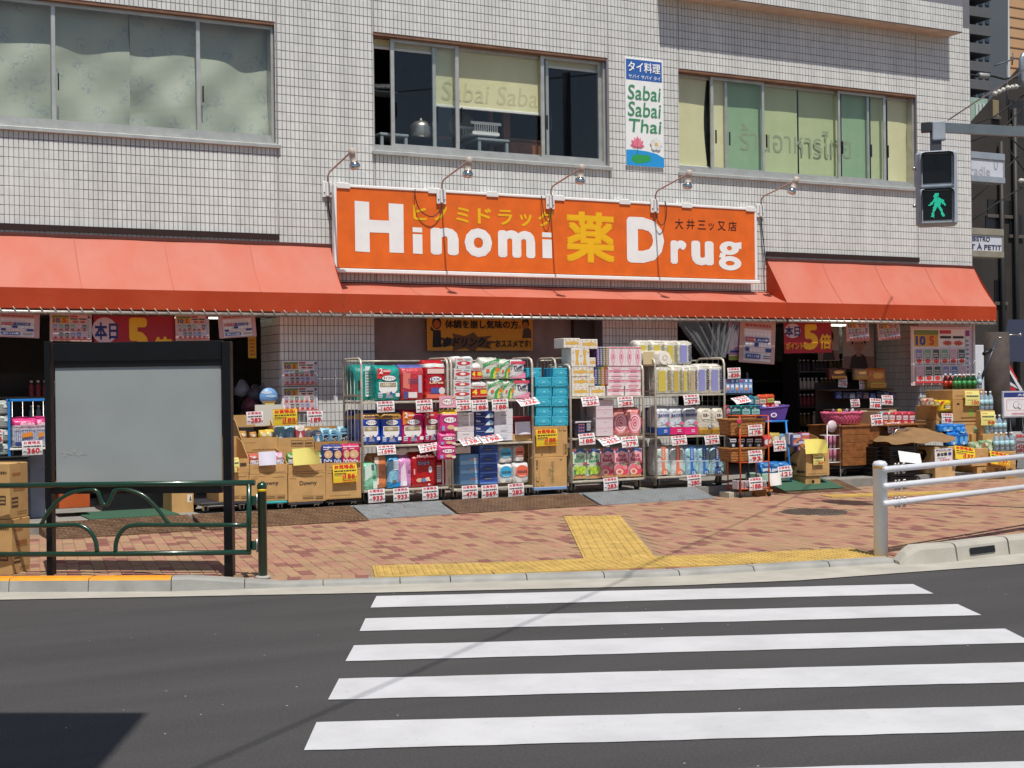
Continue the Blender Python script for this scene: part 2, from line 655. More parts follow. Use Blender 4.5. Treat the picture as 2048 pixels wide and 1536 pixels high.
# raised kerb at the side of the crossing, with its drain slot
KR = [(1775, 1128), (1803, 1131.6), (1850, 1130), (1915, 1124), (2018, 1110.5), (2100, 1103), (2500, 1058)]
def kr(px, back, z):
    p, q = onZ(px, curve_at(KR, px), 0), onZ(px + 30, curve_at(KR, px + 30), 0)
    t = (q - p).normalized(); n = Vector((-t.y, t.x, 0))
    return Vector((p.x + n.x * back, p.y + n.y * back, z))
for a, b, kind in ((1803, 1914, 'end'), (1917, 2018, 'slot'), (2021, 2140, ''), (2143, 2270, ''), (2273, 2420, '')):
    mb = MB()
    n = 8 if kind == 'end' else 5
    for k in range(n):
        u0, u1 = a + (b - a) * k / n, a + (b - a) * (k + 1) / n
        def hh(u):
            return .15 if kind != 'end' else .03 + .12 * min(1, max(0, (u - a) / 42)) ** .55
        ring = lambda u, h: [kr(u, .0, 0), kr(u, .02, h - .03), kr(u, .035, h - .008), kr(u, .06, h), kr(u, .17, h), kr(u, .19, h - .02), kr(u, .19, 0)]
        r0, r1 = ring(u0, hh(u0)), ring(u1, hh(u1))
        for j in range(6): mb.face([r0[j], r1[j], r1[j + 1], r0[j + 1]], CONC, True if j in (1, 2) else False)
        if k == 0: mb.face(r0[::-1], CONC)
        if k == n - 1: mb.face(r1, CONC)
    st = part(kerb, 'kerb_stone', mb, 'rounded end stone of the raised kerb' if kind == 'end' else ('raised kerb stone with a drain slot' if kind == 'slot' else None))
    if kind == 'slot':
        mb = MB()
        p0, p1 = onZ(1941, 1109, .06), onZ(1991, 1103, .06)
        q = [kr(1941, -.002, .045), kr(1991, -.002, .045), kr(1991, .008, .1), kr(1941, .008, .1)]
        mb.face(q, BLACK)
        part(st, 'drain_slot', mb)

# crosswalk: measured stripe corners (left top, right top, right bottom, left bottom)
PAINT = D.materials.new('road_paint'); PAINT.use_nodes = True
_b = PAINT.node_tree.nodes['Principled BSDF']; _b.inputs['Roughness'].default_value = .6
_g = PAINT.node_tree.nodes.new('ShaderNodeNewGeometry'); _n = PAINT.node_tree.nodes.new('ShaderNodeTexNoise'); _n.inputs['Scale'].default_value = 30; _n.inputs['Detail'].default_value = 8; _n.inputs['Roughness'].default_value = .7
_r = PAINT.node_tree.nodes.new('ShaderNodeValToRGB'); _r.color_ramp.elements[0].position = .27; _r.color_ramp.elements[0].color = (.4, .4, .4, 1); _r.color_ramp.elements[1].position = .4; _r.color_ramp.elements[1].color = (.6, .6, .61, 1)
PAINT.node_tree.links.new(_g.outputs['Position'], _n.inputs['Vector']); PAINT.node_tree.links.new(_n.outputs[0], _r.inputs[0]); 
_n2 = PAINT.node_tree.nodes.new('ShaderNodeTexNoise'); _n2.inputs['Scale'].default_value = 2.2; _n2.inputs['Detail'].default_value = 8; _n2.inputs['Roughness'].default_value = .65
_m = PAINT.node_tree.nodes.new('ShaderNodeMapRange'); _m.inputs[1].default_value = .35; _m.inputs[2].default_value = .6; _m.inputs[3].default_value = .86; _m.inputs[4].default_value = 1.0
_v = PAINT.node_tree.nodes.new('ShaderNodeVectorMath'); _v.operation = 'SCALE'
PAINT.node_tree.links.new(_g.outputs['Position'], _n2.inputs['Vector']); PAINT.node_tree.links.new(_n2.outputs[0], _m.inputs[0])
PAINT.node_tree.links.new(_r.outputs[0], _v.inputs[0]); PAINT.node_tree.links.new(_m.outputs[0], _v.inputs['Scale']); PAINT.node_tree.links.new(_v.outputs[0], _b.inputs['Base Color'])
cw = link('crosswalk', None); cw['kind'] = 'structure'; ROOTLOC['crosswalk'] = Vector((0, 0, 0))
for q in (((753, 1192), (1826, 1168), (1867, 1187), (741, 1215)), ((731, 1236.5), (1915, 1208), (1963, 1230), (719, 1262)), ((708, 1290.5), (2010, 1257), (2066, 1285), (691, 1322)),
          ((678, 1357), (2128, 1322), (2200, 1360), (656, 1399)), ((633, 1444), (2270, 1405), (2360, 1452), (608, 1500)), ((575, 1560), (2460, 1512), (2560, 1575), (540, 1640))):
    P = [onZ(*c, .004) for c in q]
    mb = MB()
    N = 24
    rnd = random.Random(int(q[0][1]))
    edge = lambda a, b: [a.lerp(b, t / N) + Vector((0, rnd.uniform(-.006, .006) if 0 < t < N else 0, 0)) for t in range(N + 1)]
    top, bot = edge(P[0], P[1]), edge(P[3], P[2])
    for t in range(N): mb.face([bot[t], bot[t + 1], top[t + 1], top[t]], PAINT)
    part(cw, 'stripe', mb)

# ---------------------------------------------------------------- sidewalk
BASE = mat('a98b70', 0.9, var=0.1, k=.8, name='joint_sand')
mb = MB()
kb = [kerb_pt(x, KW - .02) for x in range(-440, 1790, 60)] + [kr(x, .17, 0) for x in range(1810, 2500, 60)]
for a, b in zip(kb, kb[1:]):
    mb.face([(a.x, a.y, sw(a.y) - .006), (b.x, b.y, sw(b.y) - .006), (b.x, -1.0, sw(-1.0) - .006), (a.x, -1.0, sw(-1.0) - .006)], BASE)
e = kb[-1]
mb.face([(e.x, e.y, sw(e.y) - .006), (40, e.y, sw(e.y) - .006), (40, -1, sw(-1) - .006), (e.x, -1, sw(-1) - .006)], BASE)
mb.face([(7.75, -1, sw(-1) - .006), (40, -1, sw(-1) - .006), (40, 40, sw(-1) - .006), (7.75, 40, sw(-1) - .006)], mat('6b6a68', .9, var=.1))
sidewalk = struct('sidewalk', mb)

# tactile paving
YEL = mat('c9a75a', 0.8, var=0.14, scale=7, bump=.15, bscale=80, k=.92, name='tactile_yellow')
def tactile_mesh(kind):
    mb = MB()
    mb.rbox(-.1493, .1493, -.1493, .1493, -.03, .004, YEL, .002)
    if kind == 'dot':
        for i in range(5):
            for j in range(5):
                mb.lathe((-.118 + .059 * i, -.118 + .059 * j, .004), [(.0155, 0), (.0085, .006)], YEL, 6)
    else:
        for i in range(4):
            x = -.1125 + .075 * i
            mb.rbox(x - .015, x + .015, -.146, .146, .0035, .0095, YEL, .004)
    return mb.mesh('tactile_tile')
TDOT, TBAR = tactile_mesh('dot'), tactile_mesh('bar')
tact = link('tactile_paving', None); tact['kind'] = 'structure'; ROOTLOC['tactile_paving'] = Vector((0, 0, 0))
TACT = []
def put_tact(me, p, ang):
    o = link('tactile_tile', me, tact, (p.x, p.y, sw(p.y) + .003), (0, 0, ang))
    TACT.append((p.x, p.y))
path = [onS(748, 1148), onS(1010, 1141), onS(1250, 1131), onS(1500, 1122), onS(1748, 1110)]
ds = [0]
for a, b in zip(path, path[1:]): ds.append(ds[-1] + (b - a).length)
def at_path(d):
    for i in range(len(path) - 1):
        if d <= ds[i + 1] or i == len(path) - 2:
            t = (d - ds[i]) / (ds[i + 1] - ds[i])
            return path[i].lerp(path[i + 1], t), (path[i + 1] - path[i]).normalized()
n = round(ds[-1] / .3 + .3)
for i in range(n):
    p, t = at_path(.15 + .3 * i)
    nn = Vector((-t.y, t.x, 0))
    for r in (0, 1):
        put_tact(TDOT, p + nn * (.30 * r - .02), math.atan2(t.y, t.x))
a, b = onS(1240, 1118), onS(1181, 1028)
t = (b - a).normalized(); nn = Vector((t.y, -t.x, 0))
k = int((b - a).length / .3)
for i in range(k):
    for r in (-.15, .15):
        put_tact(TDOT if i >= k - 1 else TBAR, a + t * (.15 + .3 * i) + nn * r, math.atan2(t.y, t.x) - math.pi / 2)
a, b = onS(1652, 993), onS(2080, 979)
t = (b - a).normalized()
for i in range(int((b - a).length / .3)):
    put_tact(TBAR, a + t * (.15 + .3 * i), math.atan2(t.y, t.x) + math.pi / 2)

# paving bricks, running bond, three clay colours
ANG = math.radians(-8)
BX, BY = Vector((math.cos(ANG), math.sin(ANG), 0)), Vector((-math.sin(ANG), math.cos(ANG), 0))
BC = [mat('ad8a6b', .85, var=.1, scale=4, bump=.15, bscale=110, k=.9, name='beige_clay'), mat('ae806a', .85, var=.1, scale=4, bump=.15, bscale=110, k=.9, name='salmon_clay'), mat('8f5e53', .85, var=.1, scale=4, bump=.15, bscale=110, k=.9, name='dark_red_clay')]
def brick_mesh(m):
    mb = MB(); mb.rbox(-.0485, .0485, -.0985, .0985, -.05, 0, m, .003); return mb.mesh('brick')
BM = [brick_mesh(m) for m in BC]
kpts = kb
def behind_kerb(p):
    for a, b in zip(kpts, kpts[1:]):
        if a.x <= p.x <= b.x:
            yk = a.y + (b.y - a.y) * (p.x - a.x) / (b.x - a.x)
            return p.y > yk + .21
    return p.x > kpts[-1].x and p.y > kpts[-1].y
def on_tact(p):
    return any(abs(p.x - a) < .2 and abs(p.y - b) < .22 and abs((p.x - a)) + abs(p.y - b) < .3 for a, b in TACT)
PLATE_Y = -1.52
MAN = onS(1627, 1023)
spots = []
rnd = random.Random(3)
for i in range(-90, 150):
    for j in range(-40, 20):
        p = BX * (.1 * i) + BY * (.2 * (j + (.5 if i % 2 else 0))) + Vector((0, -3, 0))
        if p.x < -8 or p.x > 13 or p.y > PLATE_Y + .12 or not behind_kerb(p) or on_tact(p): continue
        if (p.x - MAN.x) ** 2 + (p.y - MAN.y) ** 2 < .42 ** 2: continue
        c = rnd.random()
        c = 2 if c < .17 else (1 if c < .42 else 0)
        spots.append(((p - CAMP).length, p, c, ANG, rnd.uniform(-.0015, .0015)))
# a soldier course along the kerb
for px in range(-430, 1770, 4):
    pass
d, last = 0.0, None
for px in range(-430, 1770):
    p = kerb_pt(px, KW + .055)
    if last is None or (p - last).length >= .1:
        q = kerb_pt(px + 5, KW + .055)
        if not on_tact(p):
            c = rnd.random(); c = 2 if c < .25 else (1 if c < .55 else 0)
            spots.append(((p - CAMP).length, p, c, math.atan2((q - p).y, (q - p).x), 0.0))
        last = p
def in_view(p):
    d = p - CAMP
    z = d.dot(F0)
    return abs(d.dot(RV) / z * FPX) < 1020 and abs(d.dot(UV) / z * FPX) < 768
spots.sort(key=lambda s: (not in_view(s[1]), s[0]))
for k, (dist, p, c, a, dz) in enumerate(spots[:300]):
    link('brick', BM[c], sidewalk, (p.x, p.y, sw(p.y) + dz), (0, 0, a))
mb = MB()
for dist, p, c, a, dz in spots[300:]:
    ca, sa = math.cos(a), math.sin(a)
    z = sw(p.y) + dz
    R = lambda x, y, h: (p.x + ca * x - sa * y, p.y + sa * x + ca * y, z + h)
    o = [(-.0485, -.0985), (.0485, -.0985), (.0485, .0985), (-.0485, .0985)]
    t = [R(x * .94, y * .97, 0) for x, y in o]; e = [R(x, y, -.003) for x, y in o]
    mb.face(t, BC[c])
    for q in range(4): mb.face([e[q], e[(q + 1) % 4], t[(q + 1) % 4], t[q]], BC[c])
f = part(sidewalk, 'paving_brick', mb); f['kind'] = 'stuff'

# ---------------------------------------------------------------- raised shop floor, ramp plates, mats
mb = MB()
mb.box(-8, 7.7, -1.08, 5, -.2, FLOOR, mat('8d8a84', .85, var=.12, bump=.1, name='shop_floor_concrete'))
struct('shop_floor', mb)


def checker(rust):
    m = D.materials.new('checker_plate_rusty' if rust else 'checker_plate_grey')
    m.use_nodes = True
    nt = m.node_tree; b = nt.nodes['Principled BSDF']
    g = nt.nodes.new('ShaderNodeNewGeometry')
    n = nt.nodes.new('ShaderNodeTexNoise'); n.inputs['Scale'].default_value = 7; n.inputs['Detail'].default_value = 8; n.inputs['Roughness'].default_value = .7
    nt.links.new(g.outputs['Position'], n.inputs['Vector'])
    r = nt.nodes.new('ShaderNodeValToRGB')
    e = r.color_ramp.elements
    if rust:
        e[0].position, e[0].color = .35, (*lin('4a3228'), 1); e[1].position, e[1].color = .65, (*lin('7b5f4a'), 1)
    else:
        e[0].position, e[0].color = .33, (*lin('6f5440'), 1); e[1].position, e[1].color = .43, (*lin('8b9092'), 1)
    nt.links.new(n.outputs[0], r.inputs[0]); nt.links.new(r.outputs[0], b.inputs['Base Color'])
    b.inputs['Roughness'].default_value = .6; b.inputs['Metallic'].default_value = .25
    return m
CK = [checker(True), checker(False)]
LZ = [mat('93775a', .5, .3, var=.35, scale=9), mat('a2a8aa', .45, .3, var=.2, scale=9)]
def plate(x0, x1, y0, m, lab):
    y1, z0, z1 = -1.06, sw(y0) + .006, FLOOR + .008
    mb = MB()
    S = lambda u, v, h=0: (x0 + (x1 - x0) * u, y0 + (y1 - y0) * v, z0 + (z1 - z0) * v + h)
    mb.face([S(0, 0), S(1, 0), S(1, 1), S(0, 1)], m)
    for q in ((0, 0, 1, 0), (1, 0, 1, 1), (1, 1, 0, 1), (0, 1, 0, 0)):
        a, b = S(q[0], q[1]), S(q[2], q[3])
        mb.face([(a[0], a[1], min(a[2] - .006, sw(y0))), (b[0], b[1], min(b[2] - .006, sw(y0))), b, a], m)
    o = solid('ramp_plate', mb, (x0, y0, z0), lab, 'ramp plate', 'steel ramp plates along the shop front')
    mb = MB(); lm = LZ[CK.index(m)]                              # raised lozenges
    nu, nv = int((x1 - x0) / .045), 11
    for i in range(nu):
        for j in range(nv):
            u, v = (i + .5 + .25 * (j % 2)) / (nu + .5), (j + .5) / nv
            du, dv = .36 / nu, .10 / nv
            if (i + j) % 2: A = ((-du, -dv), (du * .6, -dv * 3), (du, dv), (-du * .6, dv * 3))
            else: A = ((-du, dv), (-du * .6, -dv * 3), (du, -dv), (du * .6, dv * 3))
            mb.face([S(u + a, v + b, .004) for a, b in A], lm)
    part(o, 'tread_lozenge', mb)['kind'] = 'stuff'
wx = lambda px, py: onS(px, py).x
for a, b, m, lab in (((113, 1092), (430, 1072), 0, 'rusty ramp plate before the green mat at the notice board'), ((436, 1070), (752, 1045), 0, 'rusty brown ramp plate below the row of carton boxes'),
                     ((756, 1044), (936, 1034), 1, 'grey rust-flecked ramp plate under the first cage cart'), ((940, 1033), (1212, 1014), 0, 'rusty ramp plate in front of the tissue box tower'),
                     ((1216, 1013), (1452, 1000), 1, 'grey ramp plate under the cart of toilet paper'), ((1590, 990), (1740, 982), 0, 'dark ramp plate in front of the wooden display cart')):
    plate(wx(*a), wx(*b), PLATE_Y - (.12 if a[0] < 440 else 0), CK[m], lab)
GRN = mat('3f6a52', .95, var=.15, scale=60, bump=.6, bscale=250, k=.8, name='green_mat')
for P, lab in (([(178, 1016), (340, 1014), (386, 1046), (209, 1055)], 'green doormat on the floor behind the dark notice board'), ([(1640, 955), (1668, 957), (1716, 972), (1640, 978)], 'green doormat beside the wooden display cart')):
    c = [onZ(*p, FLOOR + .012) for p in P]
    if lab.startswith('green doormat beside'):
        mb = MB(); zm = lambda y: FLOOR + .02 if y > -1.06 else FLOOR + .02 + (y + 1.06) / .46 * (FLOOR + .008 - sw(PLATE_Y) - .006)
        mb.grid(lambda u, v: (3.05 + .95 * u, -1.44 + 1.1 * v, zm(-1.44 + 1.1 * v)), 2, 12, GRN, False)
        solid('doormat', mb, (3.05, -1.4, FLOOR), lab, 'doormat', 'green doormats at the shop entrances'); continue
    if lab.startswith('green doormat on'): c = [Vector((-5.25, -1.0, FLOOR + .012)), Vector((-4.35, -1.0, FLOOR + .012)), Vector((-4.35, -.2, FLOOR + .012)), Vector((-5.25, -.2, FLOOR + .012))]
    mb = MB(); x0, x1 = c[0].x, c[1].x
    mb.rbox(min(v.x for v in c), max(v.x for v in c), min(v.y for v in c), max(v.y for v in c), FLOOR, FLOOR + .014, GRN, .004)
    solid('doormat', mb, c[0], lab, 'doormat', 'green doormats at the shop entrances')
mb = MB()
mb.lathe((MAN.x, MAN.y, sw(MAN.y) - .02), [(.36, 0), (.36, .022), (.335, .022), (.33, .018), (.325, .018), (.32, .022), (0, .022)], mat('5b5149', .7, .3, var=.2, bump=.3), 32)
mh = solid('manhole_cover', mb, MAN, 'round brown manhole cover in the brick sidewalk', 'manhole cover')
mb = MB()
for i in range(-5, 6):
    for j in range(-5, 6):
        if i * i + j * j < 27:
            mb.box(MAN.x + i * .055 - .018, MAN.x + i * .055 + .018, MAN.y + j * .055 - .018, MAN.y + j * .055 + .018, sw(MAN.y) + .002, sw(MAN.y) + .006, mat('6a5e54', .7, .3, var=.2))
part(mh, 'raised_stud', mb)['kind'] = 'stuff'

# ================================================================ SHOP BUILDING
bld = thing('shop_building', (0, 0, 0), 'white tiled shop building with red awnings and long upstairs windows', 'building')
XL, XR = -9.0, onY(1944, 400, 0).x
ZTOP = 8.0
Z_OPEN = 2.46                            # top of the ground floor openings
def tile_mat():
    m = D.materials.new('glazed_tile'); m.use_nodes = True
    nt = m.node_tree; b = nt.nodes['Principled BSDF']
    g = nt.nodes.new('ShaderNodeNewGeometry')
    ds = nt.nodes.new('ShaderNodeVectorMath'); ds.operation = 'DIVIDE'; ds.inputs[1].default_value = (.05, .05, .1)
    fl = nt.nodes.new('ShaderNodeVectorMath'); fl.operation = 'FLOOR'
    wn = nt.nodes.new('ShaderNodeTexWhiteNoise')
    nt.links.new(g.outputs['Position'], ds.inputs[0]); nt.links.new(ds.outputs[0], fl.inputs[0]); nt.links.new(fl.outputs[0], wn.inputs['Vector'])
    n = nt.nodes.new('ShaderNodeTexNoise'); n.inputs['Scale'].default_value = .9; n.inputs['Detail'].default_value = 6
    mp = nt.nodes.new('ShaderNodeMapping'); mp.inputs['Scale'].default_value = (5, 5, .45)
    nt.links.new(g.outputs['Position'], mp.inputs[0]); nt.links.new(mp.outputs[0], n.inputs['Vector'])
    a = nt.nodes.new('ShaderNodeMapRange'); a.inputs[3].default_value = .93; a.inputs[4].default_value = 1.04
    nt.links.new(wn.outputs['Value'], a.inputs[0])
    c = nt.nodes.new('ShaderNodeMapRange'); c.inputs[1].default_value = .3; c.inputs[2].default_value = .7; c.inputs[3].default_value = .86; c.inputs[4].default_value = 1.05
    nt.links.new(n.outputs[0], c.inputs[0])
    mu = nt.nodes.new('ShaderNodeMath'); mu.operation = 'MULTIPLY'
    nt.links.new(a.outputs[0], mu.inputs[0]); nt.links.new(c.outputs[0], mu.inputs[1])
    s = nt.nodes.new('ShaderNodeVectorMath'); s.operation = 'SCALE'; s.inputs[0].default_value = (.715, .713, .685)
    nt.links.new(mu.outputs[0], s.inputs['Scale']); nt.links.new(s.outputs[0], b.inputs['Base Color'])
    b.inputs['Roughness'].default_value = .38
    return m
TILE = tile_mat()
GROUT = mat('85848c', .9, var=.12, scale=2, k=.85, name='tile_grout')
SEAL = mat('a9a5a1', .8, var=.1, name='joint_sealant')

W1 = (-9.0, onY(550, 160, 0).x, onY(480, 283, 0).z, onY(400, 27, 0).z)
a, b = onY(747, 180, 0).x, onY(1214.5, 220, 0).x
W2 = (a, b, onY(980, 316, 0).z, onY(980, 89.6, 0).z)
a, b = onY(1358, 240, 0).x, onY(1833, 280, 0).x
W3 = (a, b, onY(1590, 359, 0).z, onY(1590, 163, 0).z)
JX = [onY(556, 380, 0).x, onY(746, 30, 0).x, onY(1218.5, 370, 0).x, onY(1360, 370, 0).x, onY(1836, 480, 0).x]
JZ = onY(480, 431, 0).z
C1 = (onY(560, 720, 0).x, onY(750, 680, 0).x)       # tiled ground floor columns
C2 = (onY(1205, 680, 0).x, onY(1355, 680, 0).x)
C3 = (onY(1838, 720, 0).x, XR)
HOLES = [W1, W2, W3, (XL, C1[0], -1, Z_OPEN), (C1[1], C2[0], -1, Z_OPEN), (C2[1], C3[0], -1, Z_OPEN)]


def cells(x0, x1, z0, z1, holes):
    xs = sorted({x0, x1} | {h[k] for h in holes for k in (0, 1) if x0 < h[k] < x1})
    zs = sorted({z0, z1} | {h[k] for h in holes for k in (2, 3) if z0 < h[k] < z1})
    for a, b in zip(xs, xs[1:]):
        for c, d in zip(zs, zs[1:]):
            mx, mz = (a + b) / 2, (c + d) / 2
            if not any(h[0] < mx < h[1] and h[2] < mz < h[3] for h in holes): yield a, b, c, d


mb = MB()
for a, b, c, d in cells(XL, XR, .0, ZTOP, HOLES):
    mb.box(a, b, .006, .26, c, d, GROUT)
mb.box(XL, XR, .26, 9, ZTOP - .2, ZTOP, GROUT)                  # roof slab
mb.box(XL - .2, XL, .006, 9, 0, ZTOP, GROUT)
mb.box(XR - .2, XR - .004, .26, 9, 0, ZTOP, mat('c9c6bf', .8, var=.1))
part(bld, 'wall', mb)
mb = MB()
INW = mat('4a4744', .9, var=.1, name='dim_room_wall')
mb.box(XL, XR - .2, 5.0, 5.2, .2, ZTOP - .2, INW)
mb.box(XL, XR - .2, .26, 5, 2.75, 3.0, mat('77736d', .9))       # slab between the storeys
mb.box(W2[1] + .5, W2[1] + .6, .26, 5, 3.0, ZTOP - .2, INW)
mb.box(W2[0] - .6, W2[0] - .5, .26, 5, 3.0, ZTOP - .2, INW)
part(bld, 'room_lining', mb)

# tiles ------------------------------------------------------------
tiles = []            # (distance, origin, du, dv, normal, width, height)
def sub(rc, holes):
    out = [rc]
    for h in holes:
        nx = []
        for a, b, c, d in out:
            if h[0] >= b or h[1] <= a or h[2] >= d or h[3] <= c: nx.append((a, b, c, d)); continue
            if c < h[2]: nx.append((a, b, c, h[2]))
            if d > h[3]: nx.append((a, b, h[3], d))
            c2, d2 = max(c, h[2]), min(d, h[3])
            if a < h[0]: nx.append((a, h[0], c2, d2))
            if b > h[1]: nx.append((h[1], b, c2, d2))
        out = nx
    return [r for r in out if r[1] - r[0] > .008 and r[3] - r[2] > .012]
def tile_panel(x0, x1, z0, z1, zref, holes, to):
    """to(u, z) -> point, for a panel whose columns start at x0"""
    j0, j1 = math.floor((z0 - zref) / .1), math.ceil((z1 - zref) / .1)
    n = math.ceil((x1 - x0) / .05)
    for j in range(j0, j1):
        for i in range(n):
            rc = (x0 + .05 * i + .0025, min(x1, x0 + .05 * i + .0475), max(z0, zref + .1 * j + .0026), min(z1, zref + .1 * j + .0974))
            if rc[1] - rc[0] < .008 or rc[3] - rc[2] < .012: continue
            for r in sub(rc, holes): tiles.append((r, to))
flat = lambda u, z, h=0: Vector((u, -h, z))
edges = [XL] + JX + [XR]
for a, b in zip(edges, edges[1:]):
    tile_panel(a + .008, b - .008, 2.30, 6.7, JZ, HOLES, flat)
for C in (C1, C2, C3):
    tile_panel(C[0], C[1], .2, 2.30, .2, [], flat)
sd = lambda X: (lambda u, z, h=0: Vector((X - h, u, z)))
tile_panel(.006, .72, .2, 2.46, .2, [], sd(C1[0]))
tile_panel(.006, .9, .2, 2.46, .2, [], sd(C3[0]))
for a, b, c in ((C1[0] + .004, C1[0] + .3, .72), (C3[0] + .004, C3[0] + .3, .9), (C2[0] + .004, C2[1], .5)):
    mb = MB(); mb.box(a, b, .26, c, .2, Z_OPEN, GROUT); part(bld, 'column', mb)

# the bay that juts out above the last window
BX0, BX1 = onY(1314, 8, 0).x, onY(1894, 75, 0).x
BZ = onY(1894, 75, 0).z
BD = .31
mb = MB()
mb.box(BX0, BX1, -BD + .006, .004, BZ, ZTOP, GROUT)
mb.box(BX0 + .01, BX1 - .01, -BD + .012, .0, BZ - .004, BZ + .02, mat('cdb9a5', .8, var=.1, name='bay_soffit'))
part(bld, 'bay', mb)
tile_panel(BX0, BX1, BZ + .004, 6.9, BZ + .004, [], lambda u, z, h=0: Vector((u, -BD - h, z)))
HOLES.append((BX0, BX1, BZ, 20))

full = MB(); full.rbox(0, .045, -.004, .006, 0, .0948, TILE, .0020)
TM = full.mesh('tile')
order = []
mbt = MB()
for r, to in tiles:
    c = to((r[0] + r[1]) / 2, (r[2] + r[3]) / 2)
    isfull = abs(r[1] - r[0] - .045) < .0005 and abs(r[3] - r[2] - .0948) < .0005 and to is flat
    order.append(((c - CAMP).length if isfull and in_view(c) else 999, r, to, isfull))
order.sort(key=lambda t: t[0])
rnd = random.Random(11)
for k, (dd, r, to, isfull) in enumerate(order):
    if k < 300:
        link('tile', TM, bld, (r[0], rnd.uniform(-.0006, .0006), r[2]), (rnd.uniform(-.004, .004), 0, rnd.uniform(-.006, .006)))
    else:
        h = .004 + rnd.uniform(-.0007, .0007)
        t1, t2 = rnd.uniform(-.0003, .0003), rnd.uniform(-.0003, .0003)
        P = [to(r[0], r[2], -.003), to(r[1], r[2], -.003), to(r[1], r[3], -.003), to(r[0], r[3], -.003)]
        e = .0018
        Q = [to(r[0] + e, r[2] + e, h + t1), to(r[1] - e, r[2] + e, h + t2), to(r[1] - e, r[3] - e, h + t2), to(r[0] + e, r[3] - e, h + t1)]
        mbt.face(Q, TILE)
        for q in range(4): mbt.face([P[q], P[(q + 1) % 4], Q[(q + 1) % 4], Q[q]], TILE)
part(bld, 'wall_tile', mbt)['kind'] = 'stuff'
for x in JX:
    mb = MB()
    for a, b, c, d in cells(x - .007, x + .007, 2.31, 6.6, [(h[0] - .02, h[1] + .02, h[2], h[3]) for h in HOLES]): mb.box(a, b, .002, .02, c, d, SEAL)
    part(bld, 'sealant_joint', mb)

# ---------------------------------------------------------------- windows
WOOD = mat('7d5a44', .6, var=.2, name='rusty_lintel')
def window(W, stiles, panes, lab):
    """stiles: x of uprights (x, depth, width); panes: (x0, x1, depth)"""
    x0, x1, z0, z1 = W
    mb = MB()
    mb.box(x0, x1, .004, .24, z1 - .035, z1 - .002, WOOD)
    mb.box(x0, x1, .05, .2, z0 + .002, z0 + .055, ALU)
    mb.box(x0, x1, .06, .09, z0 + .055, z0 + .075, ALU)
    mb.box(x0 + .001, x0 + .03, .05, .2, z0 + .055, z1 - .035, ALU); mb.box(x1 - .03, x1 - .001, .05, .2, z0 + .055, z1 - .035, ALU)
    wn = part(bld, 'window', mb, lab)
    mb = MB()
    mb.rbox(x0 - .03, x1 + .05, -.05, .06, z0 - .055, z0 - .012, ALU, .005)
    mb.box(x0, x1, .0, .05, z0 - .012, z0 + .012, ALU)
    part(wn, 'sill', mb)
    for x, y, wd in stiles:
        mb = MB(); mb.rbox(x - wd / 2, x + wd / 2, y, y + .03, z0 + .05, z1 - .036, ALU, .004)
        mb.box(x + wd * .9, x + wd * .9 + .012, y - .02, y, z0 + .42, z0 + .6, BLACK)
        part(wn, 'stile', mb)
    for a, b, y in panes:
        mb = MB()
        mb.face([(a, y + .015, z0 + .07), (b, y + .015, z0 + .07), (b, y + .015, z1 - .04), (a, y + .015, z1 - .04)], GLASS)
        part(wn, 'pane', mb)
        for za, zb in ((z0 + .056, z0 + .105), (z1 - .075, z1 - .037)):
            mb = MB(); mb.box(a, b, y + .004, y + .03, za, zb, ALU); part(wn, 'sash_rail', mb)
    return wn
X = lambda px, py=200, y=.07: onY(px, py, y).x
s1 = [X(107, 130), X(397, 150), X(549, 170, .1) - .02]
window(W1, [(s1[0], .07, .045), (s1[1], .07, .045), (s1[2], .07, .035)], [(W1[0] + 2.2, s1[0], .06), (s1[0], s1[1], .06), (s1[1], s1[2], .06)], 'long upstairs window with floral cloth behind the glass')
s2 = [X(785.5, 180), X(915, 190), X(1086, 210), X(1200, 220, .1)]
window(W2, [(s2[0], .07, .05), (s2[1], .07, .05), (s2[2], .07, .05), (s2[3], .1, .045), (X(869, 190, .12), .12, .045), (X(1095, 190, .12), .12, .04)],
       [(s2[0], s2[1], .07), (X(869, 190, .12), X(1090, 190, .12), .12), (s2[2], s2[3], .075)], 'middle upstairs window with a kitchen behind it')
s3 = [X(1425, 240), X(1527, 250), X(1679, 260), X(1770, 280)]
window(W3, [(s3[0], .07, .045), (s3[1], .07, .04), (s3[2], .07, .04), (s3[3], .07, .045), (X(1453, 240, .12), .12, .04), (X(1737, 270, .12), .12, .04)],
       [(s3[0], s3[1], .07), (s3[1], s3[2], .12), (s3[2], s3[3], .07), (W3[0] + .03, s3[0], .12), (s3[3], W3[1] - .03, .12)], 'upstairs window with cream and green blinds')

